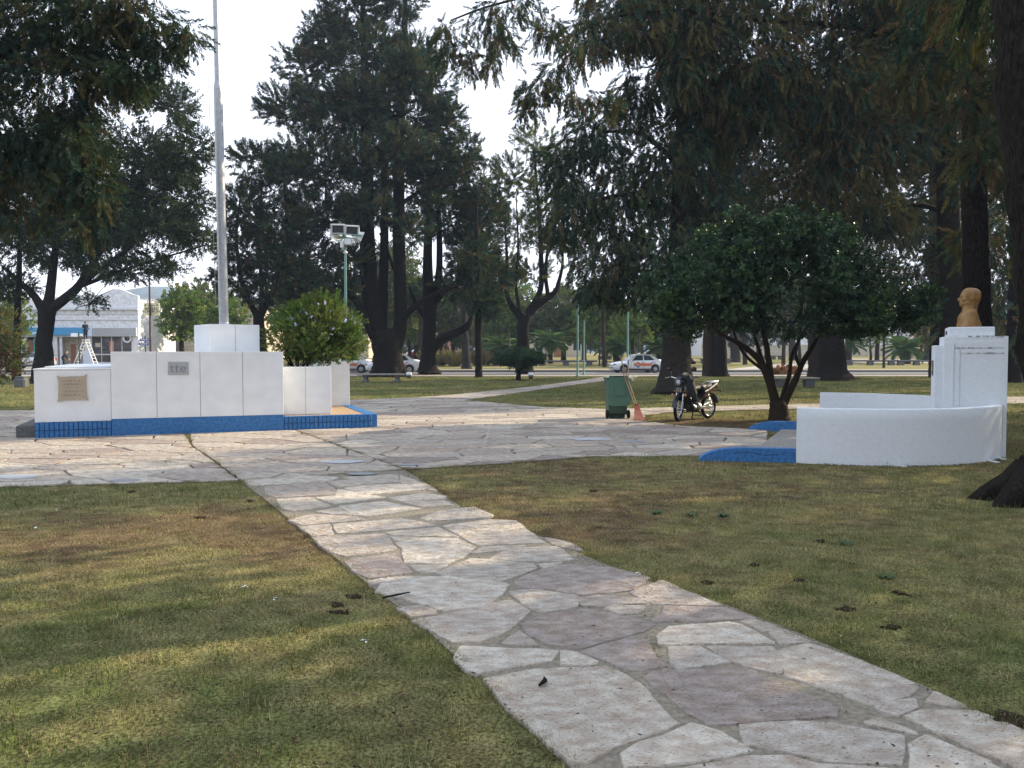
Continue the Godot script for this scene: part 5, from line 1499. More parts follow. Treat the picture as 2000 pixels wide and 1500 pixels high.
func window_at(t: Node3D, x0: float, x1: float, y0: float, y1: float, z: float, frame: Material, nx := 2, ny := 1, called := "window") -> void:   # a real opening's filling: frame, bars and panes
	var st := S()
	var w := 0.07
	box(st, Vector3(x0, y0, z - 0.06), Vector3(x0 + w, y1, z + 0.03)); box(st, Vector3(x1 - w, y0, z - 0.06), Vector3(x1, y1, z + 0.03))
	box(st, Vector3(x0 + w, y1 - w, z - 0.06), Vector3(x1 - w, y1, z + 0.03)); box(st, Vector3(x0 + w, y0, z - 0.06), Vector3(x1 - w, y0 + w, z + 0.03))
	for i in range(1, nx): box(st, Vector3(lerpf(x0, x1, float(i) / nx) - 0.03, y0 + w, z - 0.05), Vector3(lerpf(x0, x1, float(i) / nx) + 0.03, y1 - w, z + 0.02))
	var win := obj(st, called, frame, t)
	for i in nx:
		for j in ny:
			var q := S()
			box(q, Vector3(lerpf(x0 + w, x1 - w, float(i) / nx) + 0.02, lerpf(y0 + w, y1 - w, float(j) / ny) + 0.02, z - 0.035), Vector3(lerpf(x0 + w, x1 - w, (i + 1.0) / nx) - 0.02, lerpf(y0 + w, y1 - w, (j + 1.0) / ny) - 0.02, z - 0.015))
			obj(q, "pane", M.dark_glass, win)

func wall_with(t: Node3D, x0: float, x1: float, top: float, z: float, depth: float, holes: Array, m: Material, called := "wall") -> void:   # a front wall with openings [x0, x1, y0, y1], sorted by x, and the block behind
	var st := S()
	var at := x0
	for h in holes:
		if h[0] > at: box(st, Vector3(at, 0, z - 0.3), Vector3(h[0], top, z))
		if h[2] > 0.01: box(st, Vector3(h[0], 0, z - 0.3), Vector3(h[1], h[2], z))
		box(st, Vector3(h[0], h[3], z - 0.3), Vector3(h[1], top, z))
		at = h[1]
	if at < x1: box(st, Vector3(at, 0, z - 0.3), Vector3(x1, top, z))
	box(st, Vector3(x0, 0, z - depth), Vector3(x1, top, z - depth + 0.25))
	box(st, Vector3(x0, 0, z - depth + 0.25), Vector3(x0 + 0.25, top, z - 0.3)); box(st, Vector3(x1 - 0.25, 0, z - depth + 0.25), Vector3(x1, top, z - 0.3))
	obj(st, called, m, t)
	bx(t, "roof", M.house_grey, Vector3(x0 + 0.25, top - 0.35, z - depth + 0.25), Vector3(x1 - 0.25, top - 0.12, z - 0.3))
	bx(t, "inner_floor", M.concrete, Vector3(x0 + 0.25, 0.0, z - depth + 0.25), Vector3(x1 - 0.25, 0.06, z - 0.3))

func buildings() -> void:
	var at := B(171, 82.0) + Vector3(0, 0.0, 0)
	at.y = 0.16
	var t := thing("corner_shop", "white corner shop with curved parapet, blue fascia and grey shutter box", "building", at)
	var k := 82.0 / F
	var sy := func(py: float) -> float: return 1.6 - 0.16 + (687.0 - py) * k
	var sx := func(px: float) -> float: return (px - 171.0) * k
	var top: float = sy.call(585)
	wall_with(t, sx.call(-90), sx.call(271), top, 0.0, 9.0, [[sx.call(42), sx.call(50), 0.0, 2.5], [sx.call(52), sx.call(72), 0.0, 2.9], [sx.call(112), sx.call(166), 0.0, 2.9], [sx.call(178), sx.call(258), 0.35, 3.0]], M.house_white)
	var out := [[sx.call(100), top], [sx.call(271), top], [sx.call(271), sy.call(578)], [sx.call(264), sy.call(576)]]
	for i in 9: out.append([sx.call(258 - i * 7), sy.call(574) + (sy.call(565) - sy.call(574)) * sin(PI * i / 8.0)])
	out.append([sx.call(196), sy.call(576)]); out.append([sx.call(130), sy.call(578)]); out.append([sx.call(100), sy.call(582)])
	upright("parapet", out, 0.35, M.house_white, t, Transform3D(Basis(), Vector3(0, 0.002, -0.002)))
	bx(t, "cornice", M.trim, Vector3(sx.call(-90), sy.call(606), 0.003), Vector3(sx.call(272), sy.call(603), 0.30), 0.03)
	bx(t, "cornice", M.house_white, Vector3(sx.call(-90), sy.call(602.9), 0.003), Vector3(sx.call(273), sy.call(599.5), 0.22), 0.03)
	bx(t, "moulding", M.trim, Vector3(sx.call(-90), sy.call(626), 0.003), Vector3(sx.call(272), sy.call(624), 0.10), 0.02)
	bx(t, "moulding", M.trim, Vector3(sx.call(-90), sy.call(614.5), 0.003), Vector3(sx.call(272), sy.call(613.5), 0.06), 0.02)
	bx(t, "corner_pilaster", M.house_white, Vector3(sx.call(168), 0.0, 0.003), Vector3(sx.call(174), sy.call(641), 0.09), 0.02)
	bx(t, "corner_pilaster", M.house_white, Vector3(sx.call(260), 0.0, 0.003), Vector3(sx.call(271), sy.call(657.2), 0.07), 0.02)
	# shutter box with its grille of slats
	var sb := bx(t, "shutter_box", M.trim, Vector3(sx.call(185), sy.call(657), 0.003), Vector3(sx.call(269), sy.call(640), 0.25), 0.02)
	for i in 7:
		var y: float = lerpf(sy.call(655.8), sy.call(641.5), i / 6.0)
		bx(sb, "slat", M.shutter, Vector3(sx.call(187), y - 0.045, 0.252), Vector3(sx.call(267), y + 0.03, 0.29))
	bx(t, "blue_fascia", M.shop_blue, Vector3(sx.call(34), sy.call(655), 0.003), Vector3(sx.call(165.5), sy.call(640), 0.32), 0.03)
	var fl := upright("pale_fascia_panel", [[sx.call(166), sy.call(657)], [sx.call(184), sy.call(657)], [sx.call(184), sy.call(641)], [sx.call(180), sy.call(641)]], 0.3, M.shop_pale, t, Transform3D(Basis(), Vector3(0, 0, 0.33)))
	tag(fl, "pale slanting end panel of the fascia")
	upright("blue_fascia_end", [[sx.call(166), sy.call(656)], [sx.call(179), sy.call(641)], [sx.call(166), sy.call(641)]], 0.28, M.shop_blue, t, Transform3D(Basis(), Vector3(0, 0, 0.32)))
	upright("fascia_wave", [[sx.call(40), sy.call(654.5)], [sx.call(60), sy.call(650)], [sx.call(85), sy.call(648)], [sx.call(66), sy.call(654.5)]], 0.006, M.shop_pale, t, Transform3D(Basis(), Vector3(0, 0, 0.328)))
	window_at(t, sx.call(178), sx.call(258), 0.35, 3.0, -0.06, M.trim, 4, 2, "shop_window")
	bx(t, "window_bar", M.house_white, Vector3(sx.call(178), 1.12, -0.02), Vector3(sx.call(258), 1.22, 0.02))
	bx(t, "window_poster", M.house_pink, Vector3(sx.call(214), 1.5, -0.055), Vector3(sx.call(222), 2.5, -0.045))
	bx(t, "window_poster", M.house_cream, Vector3(sx.call(186), 1.9, -0.055), Vector3(sx.call(196), 2.3, -0.045))
	var ring := S()
	ring_of(ring, 0.36, 0.09, Transform3D(Basis(Vector3.RIGHT, PI / 2), Vector3(sx.call(250), 2.75, 0.12)), 20)
	tag(obj(ring, "round_sign", M.house_white, t), "white ring-shaped sign under the shutter box")
	bx(t, "door", M.door_red, Vector3(sx.call(52), 0.0, -0.2), Vector3(sx.call(64), 2.6, -0.12), 0.02)
	bx(t, "door", M.door_green, Vector3(sx.call(64.2), 0.0, -0.2), Vector3(sx.call(72), 2.8, -0.12), 0.02)
	bx(t, "door", M.dark_glass, Vector3(sx.call(42), 0.0, -0.2), Vector3(sx.call(50), 2.5, -0.12), 0.02)
	bx(t, "recess_wall", M.house_cream, Vector3(sx.call(112), 0.0, -1.0), Vector3(sx.call(166), 2.9, -0.9))
	bx(t, "door", M.door_brown, Vector3(sx.call(130), 0.0, -0.88), Vector3(sx.call(139), 2.2, -0.8), 0.02)
	bx(t, "door", M.house_grey, Vector3(sx.call(148), 0.0, -0.88), Vector3(sx.call(157), 2.3, -0.8), 0.02)
	bx(t, "column", M.house_white, Vector3(sx.call(116), 0.0, -0.25), Vector3(sx.call(121), 2.9, -0.02), 0.02)
	# houses further along
	t = thing("cream_house", "cream two-storey house to the right of the corner shop", "building", B(385, 97.0))
	k = 97.0 / F
	wall_with(t, -114 * k, 130 * k, 7.4, 0.0, 9.0, [[-96 * k, -80 * k, 4.2, 6.0], [-84 * k + 1.2, -66 * k + 1.2, 1.0, 2.9], [20 * k, 36 * k, 0.0, 2.6], [60 * k, 78 * k, 0.9, 2.8]], M.house_cream)
	window_at(t, -96 * k, -80 * k, 4.2, 6.0, -0.1, M.trim)
	window_at(t, -84 * k + 1.2, -66 * k + 1.2, 1.0, 2.9, -0.1, M.trim)
	window_at(t, 60 * k, 78 * k, 0.9, 2.8, -0.1, M.trim)
	bx(t, "door", M.door_brown, Vector3(20 * k, 0.0, -0.2), Vector3(36 * k, 2.6, -0.12), 0.02)
	bx(t, "cornice", M.house_white, Vector3(-114 * k, 7.1, 0.003), Vector3(130 * k, 7.3, 0.2), 0.03)
	bx(t, "grey_lean_to", M.house_grey, Vector3(-62 * k, 0.0, 0.003), Vector3(-36 * k, 2.9, 1.6), 0.03)
	for d in [["pink_house", "low pink house with a flat roof beyond the pink-lit trunks", 868, 118.0, 80, 3.6, M.house_pink], ["pale_pink_house", "pale pink house glimpsed between the planter bush and the cypress", 690, 116.0, 60, 4.4, M.house_cream], ["pale_house", "pale cream house behind the palm and the clipped shrub", 1090, 124.0, 110, 4.2, M.house_cream]]:
		t = thing(d[0], d[1], "building", B(d[2], d[3]))
		k = d[3] / F
		var w: float = d[4] * k / 2.0
		var holes := []
		for i in 3: holes.append([lerpf(-w, w, (i + 0.28) / 3.0), lerpf(-w, w, (i + 0.72) / 3.0), 0.0 if i == 1 else 0.9, 2.4])
		wall_with(t, -w, w, d[5], 0.0, 7.0, holes, d[6])
		for i in 3:
			if i == 1: bx(t, "door", M.door_brown, Vector3(holes[i][0], 0.0, -0.2), Vector3(holes[i][1], 2.4, -0.12), 0.02)
			else: window_at(t, holes[i][0], holes[i][1], 0.9, 2.4, -0.1, M.trim)
		bx(t, "cornice", M.house_white, Vector3(-w - 0.05, d[5] - 0.25, 0.003), Vector3(w + 0.05, d[5] - 0.05, 0.15), 0.03)
	t = thing("gate_wall", "white gate posts and low garden wall in front of the pink house", "wall", B(868, 113.0))
	for x in [-2.4, -0.6, 0.9, 2.4]: bx(t, "gate_post", M.house_cream, Vector3(x - 0.3, 0, -0.3), Vector3(x + 0.3, 1.5 if absf(x) > 1.0 else 1.2, 0.3), 0.04)
	bx(t, "low_wall", M.house_cream, Vector3(-2.1, 0, -0.12), Vector3(-0.9, 0.8, 0.12), 0.02)
	bx(t, "low_wall", M.house_cream, Vector3(1.2, 0, -0.12), Vector3(2.1, 0.8, 0.12), 0.02)
	t = thing("long_white_building", "long low white building with a beige base, far beyond the park on the right", "building", B(1700, 132.0))
	k = 132.0 / F
	var holes := []
	for i in 15: holes.append([(-300 + i * 44) * k, (-288 + i * 44) * k, 2.0, 3.7])
	wall_with(t, -330 * k, 420 * k, 5.2, 0.0, 10.0, holes, M.house_white)
	for h in holes: window_at(t, h[0], h[1], 2.0, 3.7, -0.12, M.trim)
	bx(t, "base_band", M.house_cream, Vector3(-330 * k, 0.0, 0.003), Vector3(420 * k, 1.75, 0.10), 0.02)
	bx(t, "band_moulding", M.trim, Vector3(-330 * k, 1.755, 0.003), Vector3(420 * k, 1.88, 0.16), 0.02)
	bx(t, "cornice", M.trim, Vector3(-330 * k, 4.9, 0.003), Vector3(420 * k, 5.1, 0.2), 0.03)
	t = thing("green_railing", "pale green railing on a low wall beyond the pedestal at the right edge", "fence", B(1985, 104.0))
	bx(t, "low_wall", M.house_grey, Vector3(-3.0, 0, -0.15), Vector3(3.5, 0.45, 0.15), 0.03)
	for i in 5: bx(t, "post", M.green_pole, Vector3(-2.9 + i * 1.55, 0.45, -0.05), Vector3(-2.8 + i * 1.55, 2.3, 0.05))
	for y in [0.75, 1.5, 2.2]: bx(t, "rail", M.green_pole, Vector3(-3.0, y, -0.03), Vector3(3.5, y + 0.06, 0.03))
	for i in 40: bx(t, "bar", M.green_pole, Vector3(-2.95 + i * 0.162, 0.81, -0.012), Vector3(-2.92 + i * 0.162, 1.499, 0.012))
	# far line of trees that closes the view
	t = thing("treeline", "distant line of trees beyond the houses of the park", "trees", B(900, 150.0))
	tag(t, "", "", "", "stuff")
	var bl := []
	for i in 34: bl.append([Vector3(-82.0 + i * 5.0 + rng.randf_range(-1, 1), 3.6 + rng.randf_range(-0.6, 1.6), -150.0 + rng.randf_range(-5, 5)), Vector3(3.6, rng.randf_range(2.6, 4.4), 3.0)])
	crown(t, spray_leaf, M.thin_leaf, bl, 1.3, 5.0, OLIVE, Vector3(0, 0.1, 0), 0.7, -0.15, 1.0)

# ---------- street furniture ----------
func bench(label: String, at: Vector3, length: float, h: float, turn: float, round_legs: bool) -> Node3D:
	var t := thing("bench", label, "bench", at, turn)
	bx(t, "seat", M.concrete, Vector3(-length / 2, h - 0.085, -0.23), Vector3(length / 2, h, 0.23), 0.025)
	for s in [-1.0, 1.0]:
		var st := S()
		if round_legs: lathe(st, [Vector2(0.20, 0.0), Vector2(0.21, 0.06), Vector2(0.15, 0.12), Vector2(0.13, 0.22), Vector2(0.17, h - 0.12), Vector2(0.17, h - 0.086)], 14, Transform3D(Basis(), Vector3(s * length * 0.33, 0, 0)))
		else: box(st, Vector3(s * length * 0.30 - 0.22, 0, -0.2), Vector3(s * length * 0.30 + 0.22, h - 0.086, 0.2), Transform3D.IDENTITY, 0.05)
		obj(st, "leg", M.dark_concrete, t)
	return t

func street_things() -> void:
	bench("pale concrete bench on round legs in front of the huge cypress trunk", G(745, 747), 2.5, 0.46, 0.0, true)
	bench("dark concrete bench on square legs under the small evergreen, by the flared trunk", G(1552, 757), 2.15, 0.45, 0.05, false)
	for d in [[1105, 83.0, 6.2, "long low bench over the street, left of the nearest taxi"], [1700, 84.0, 5.6, "long low bench over the street, left one behind the curved wall"], [1790, 84.0, 4.2, "long low bench over the street, next to the white pedestal"], [1398, 90.0, 3.4, "dark low bench far off between the paired trunks"], [1510, 108.0, 2.6, "small bench at the foot of the long white building"], [1190, 108.0, 3.0, "low bench at the far side of the park behind the yellow-green tree"]]:
		var t := thing("bench", d[3], "bench", B(d[0], d[1]), 0.0, "long benches over the street")
		bx(t, "seat", M.dark_concrete, Vector3(-d[2] / 2, 0.38, -0.25), Vector3(d[2] / 2, 0.52, 0.25), 0.03)
		for i in 3: bx(t, "leg", M.dark_concrete, Vector3((i - 1) * d[2] * 0.38 - 0.3, 0, -0.2), Vector3((i - 1) * d[2] * 0.38 + 0.3, 0.38, 0.2), 0.03)
	# floodlight mast
	var at := B(676, 30.0)
	var m := thing("floodlight_mast", "green mast with four white floodlights, rising behind the planter bush", "floodlight", at)
	var k := 30.0 / F
	var hy := func(py: float) -> float: return 1.6 + (687.0 - py) * k
	var hx := func(px: float) -> float: return (px - 676.5) * k
	var st := S()
	rod(st, Vector3(-0.01, 0, 0), Vector3(0.0, hy.call(457), 0), 0.055, 0.04, 10)
	obj(st, "pole", M.green_pole, m)
	st = S()
	for a in [[652, 459, 712, 463, 0.16], [658, 464, 706, 466, -0.16], [676.5, 460, 676.5, 460, 0.0]]:
		if a[0] != a[2]: rod(st, Vector3(hx.call(a[0]), hy.call(a[1]), a[4]), Vector3(hx.call(a[2]), hy.call(a[3]), a[4]), 0.028)
	rod(st, Vector3(hx.call(676), hy.call(462), -0.3), Vector3(hx.call(676), hy.call(462), 0.3), 0.026)
	obj(st, "cross_arm", M.green_pole, m)
	var heads := [[665, 450.5, 0.22, Basis(Vector3.UP, 0.12) * Basis(Vector3.RIGHT, 0.42)], [692, 453, 0.22, Basis(Vector3.UP, 0.35) * Basis(Vector3.RIGHT, 0.45)], [655, 458.5, -0.12, Basis(Vector3.UP, -2.0) * Basis(Vector3.RIGHT, 0.4)], [703, 464, -0.12, Basis(Vector3.UP, 2.1) * Basis(Vector3.RIGHT, 0.4)]]
	for h in heads:
		var x := Transform3D(h[3], Vector3(hx.call(h[0]), hy.call(h[1]), h[2]))
		var s := S()
		# a tapered housing, wide at the glass
		var f := [Vector3(-0.24, -0.17, 0.0), Vector3(0.24, -0.17, 0.0), Vector3(0.24, 0.17, 0.0), Vector3(-0.24, 0.17, 0.0), Vector3(-0.17, -0.11, -0.17), Vector3(0.17, -0.11, -0.17), Vector3(0.17, 0.11, -0.17), Vector3(-0.17, 0.11, -0.17)]
		for q in [[4, 5, 6, 7], [0, 1, 5, 4], [1, 2, 6, 5], [2, 3, 7, 6], [3, 0, 4, 7]]:
			face_out(s, [x * f[q[0]], x * f[q[1]], x * f[q[2]], x * f[q[3]]], x * Vector3(0, 0, -0.05))
		for q in [[-0.25, -0.18, -0.2, 0.18], [0.2, -0.18, 0.25, 0.18]]: box(s, Vector3(q[0], q[1], 0.001), Vector3(q[2], q[3], 0.035), x)
		box(s, Vector3(-0.199, 0.14, 0.001), Vector3(0.199, 0.18, 0.05), x); box(s, Vector3(-0.199, -0.18, 0.001), Vector3(0.199, -0.14, 0.03), x)
		var hd := obj(s, "floodlight", M.lamp_white, m)
		s = S()
		box(s, Vector3(-0.198, -0.138, 0.002), Vector3(0.198, 0.138, 0.012), x)
		obj(s, "lamp_glass", M.lamp_glass, hd)
	for b in [[668.5, 675.5, 473, 486.5, 0.0], [677.5, 691, 469, 481, 0.05]]: bx(m, "ballast_box", M.lamp_white, Vector3(hx.call(b[0]), hy.call(b[3]), b[4]), Vector3(hx.call(b[1]), hy.call(b[2]), b[4] + 0.2), 0.02)
	st = S()
	lathe(st, [Vector2(0.0, 0.0), Vector2(0.06, 0.02), Vector2(0.04, 0.12), Vector2(0.0, 0.14)], 10, Transform3D(Basis(Vector3.BACK, 0.7), Vector3(hx.call(680), hy.call(497), 0.05)))
	obj(st, "small_horn", M.lamp_white, m)
	# plain poles
	for d in [[1128, 53.5, 590, 4.2, M.green_pole, "tall green metal post at the lawn's end, left of the green bin"], [1140.5, 56.0, 628, 3.6, M.green_pole, "shorter green metal post just right of the tall one"], [1226, 72.0, 612, 4.0, M.green_pole, "bright green lamp post behind the roof of the nearest taxi"], [695, 70.0, 618, 3.0, M.green_pole, "thin green post between planter bush and cypress"], [1248, 78.0, 655, 4.0, M.dark_pole, "short dark post above the nearest taxi's boot"], [994, 80.0, 650, 4.0, M.dark_pole, "dark lamp post left of the candelabra tree"], [1649, 76.0, 648, 2.6, M.lamp_white, "thin pale post right of the flared trunk"], [1171, 82.0, 660, 3.0, M.dark_pole, "thin dark post beside the thin trunk left of the taxi"]]:
		var p := thing("post", d[5], "post", B(d[0], d[1]))
		var r: float = d[3] * d[1] / F / 2.0
		var top: float = EYE + (687.0 - d[2]) * d[1] / F - p.position.y
		st = S()
		rod(st, Vector3.ZERO, Vector3(0, top, 0), r, r * 0.85, 8)
		obj(st, "tube", d[4], p)
		st = S()
		lathe(st, [Vector2(r * 1.5, 0.0), Vector2(r * 1.5, 0.12), Vector2(r * 1.05, 0.16)], 8)
		lathe(st, [Vector2(r * 0.9, top - 0.001), Vector2(r * 1.2, top), Vector2(r * 1.2, top + 0.04), Vector2(0.0, top + 0.07)], 8)
		obj(st, "collar", d[4], p)
	# signs in front of the shop
	var sg := thing("signboard", "cream signboard lettered WEISS ACKERLEY behind a dark red pole", "sign", B(294, 62.0))
	k = 62.0 / F
	var gy := func(py: float) -> float: return 1.6 + (687.0 - py) * k
	st = S()
	rod(st, Vector3.ZERO, Vector3(0, gy.call(538), 0), 0.085, 0.06, 10)
	obj(st, "pole", M.rust_pole, sg)
	var bd := bx(sg, "board", M.sign_cream, Vector3(-0.53, gy.call(616.5), -0.16), Vector3(0.68, gy.call(592), -0.11), 0.008)
	letters("WEISS", 0.19, "lettering", M.black_print, bd, Transform3D(Basis(), Vector3(0.07, gy.call(603.2), -0.106)), 1.3, "Droid Sans", 700)
	letters("ACKERLEY", 0.17, "lettering", M.black_print, bd, Transform3D(Basis(), Vector3(0.07, gy.call(608.6), -0.106)), 1.25, "Droid Sans", 700)
	for s in [-1.0, 1.0]:
		var tip := Vector3(0.07 + s * 0.52, gy.call(596.2), -0.104)
		var a := S()
		var o := upright("arrow", [[0.0, 0.0], [-s * 0.13, 0.09], [-s * 0.13, -0.09]], 0.006, M.black_print, bd, Transform3D(Basis(), tip))
	st = S()
	box(st, Vector3(-0.22, gy.call(597.4), -0.109), Vector3(0.36, gy.call(596.4), -0.104)); box(st, Vector3(-0.3, gy.call(613.5), -0.109), Vector3(0.44, gy.call(612.9), -0.104))
	obj(st, "small_print", M.worn_print, bd)
	sg = thing("street_sign", "dark blue street name plates on a thin post left of the signboard", "sign", B(284, 64.0))
	st = S()
	rod(st, Vector3.ZERO, Vector3(0, 2.85, 0), 0.04)
	obj(st, "post", M.dark_pole, sg)
	bx(sg, "name_plate", M.crest_blue, Vector3(-0.42, 2.4, 0.045), Vector3(0.42, 2.62, 0.07), 0.01)
	bx(sg, "name_plate", M.crest_blue, Vector3(-0.5, 2.1, 0.045), Vector3(0.3, 2.3, 0.07), 0.01)
	for q in [[-0.3, 0.28, 2.49], [-0.38, 0.2, 2.18]]: bx(sg, "name_print", M.white_paint, Vector3(q[0], q[2], 0.071), Vector3(q[1], q[2] + 0.05, 0.075))
	sg = thing("street_sign", "small white plate on a thin dark post beside the workmen's trestle", "sign", B(155, 72.0))
	st = S()
	rod(st, Vector3.ZERO, Vector3(0, 3.2, 0), 0.045)
	obj(st, "post", M.dark_pole, sg)
	bx(sg, "plate", M.white_paint, Vector3(-0.68, 2.85, 0.05), Vector3(-0.08, 3.15, 0.08), 0.01)
	bx(sg, "plate", M.white_paint, Vector3(0.08, 2.9, 0.05), Vector3(0.36, 3.1, 0.08), 0.01)
	# overhead cable
	var ca := thing("overhead_cable", "thin cable strung high between the trees behind the candelabra tree", "cable", P(960, 579, 59.0))
	var pts := []
	for i in 13: pts.append(P(lerpf(960, 1250, i / 12.0), 579.0 - 6.0 * i / 12.0 + 5.0 * sin(PI * i / 12.0), 59.0) - ca.position)
	st = S()
	tube(st, pts, [0.022], 5)
	obj(st, "wire", M.dark_pole, ca)
	# lights set in the lawn
	for d in [[799, 739, "small white ground spotlight beside the end of the pale bench"], [1037, 740, "small white ground spotlight right of the clipped shrub"]]:
		var l := thing("ground_light", d[2], "lamp", G(d[0], d[1]))
		bx(l, "base", M.dark_pole, Vector3(-0.12, 0, -0.1), Vector3(0.12, 0.14, 0.1), 0.02)
		st = S()
		box(st, Vector3(-0.16, -0.1, -0.12), Vector3(0.16, 0.1, 0.12), Transform3D(Basis(Vector3.RIGHT, -0.5), Vector3(0, 0.25, 0)), 0.03)
		obj(st, "housing", M.lamp_white, l)
		st = S()
		box(st, Vector3(-0.13, 0.101, -0.09), Vector3(0.13, 0.106, 0.09), Transform3D(Basis(Vector3.RIGHT, -0.5), Vector3(0, 0.25, 0)))
		obj(st, "glass", M.lamp_glass, l)
	var blk := thing("stone_block", "small dark stone block on the lawn at the left edge", "block", G(42, 757))
	bx(blk, "block", M.dark_concrete, Vector3(-0.25, -0.02, -0.2), Vector3(0.25, 0.42, 0.2), 0.06)
	bx(blk, "cap", M.dark_concrete, Vector3(-0.2, 0.421, -0.16), Vector3(0.2, 0.5, 0.16), 0.04)
	# dark oval drum that leans out behind the flared trunk
	var dr := thing("oval_bin", "dark oval drum tipped sideways on a stalk, right of the flared trunk", "litter bin", B(1337, 46.0))
	st = S()
	rod(st, Vector3.ZERO, Vector3(0.0, 1.2, 0), 0.03)
	obj(st, "stalk", M.dark_pole, dr)
	st = S()
	lathe(st, [Vector2(0.0, -0.1), Vector2(0.19, -0.09), Vector2(0.25, 0.0), Vector2(0.19, 0.09), Vector2(0.0, 0.1)], 18, Transform3D(Basis(Vector3.BACK, -0.35) * Basis(Vector3.RIGHT, PI / 2 - 0.5).scaled(Vector3(1.25, 0.8, 0.75)), Vector3(0.36, 1.1, 0.0)))
	obj(st, "drum", M.dark_pole, dr)
	# heap of dry leaves
	var hp := thing("leaf_heap", "heap of orange dry leaves by the road, seen through the small tree's stems", "leaf heap", B(1538, 58.0))
	st = S()
	lathe(st, [Vector2(0.95, -0.02), Vector2(0.8, 0.18), Vector2(0.5, 0.36), Vector2(0.2, 0.44), Vector2(0.0, 0.46)], 14)
	obj(st, "mound", mat(lin(0.17, 0.08, 0.035), 0.95), hp)
	crown(hp, spray_leaf, M.thin_leaf, [[hp.position + Vector3(0, 0.2, 0), Vector3(0.95, 0.36, 0.7)], [hp.position + Vector3(-0.9, 0.1, 0), Vector3(0.7, 0.2, 0.5)]], 0.3, 5.0, [[0.35, 0.16, 0.05], [0.25, 0.11, 0.04], [0.42, 0.24, 0.09]], Vector3(0, 0.4, 0), 0.8, -0.6)

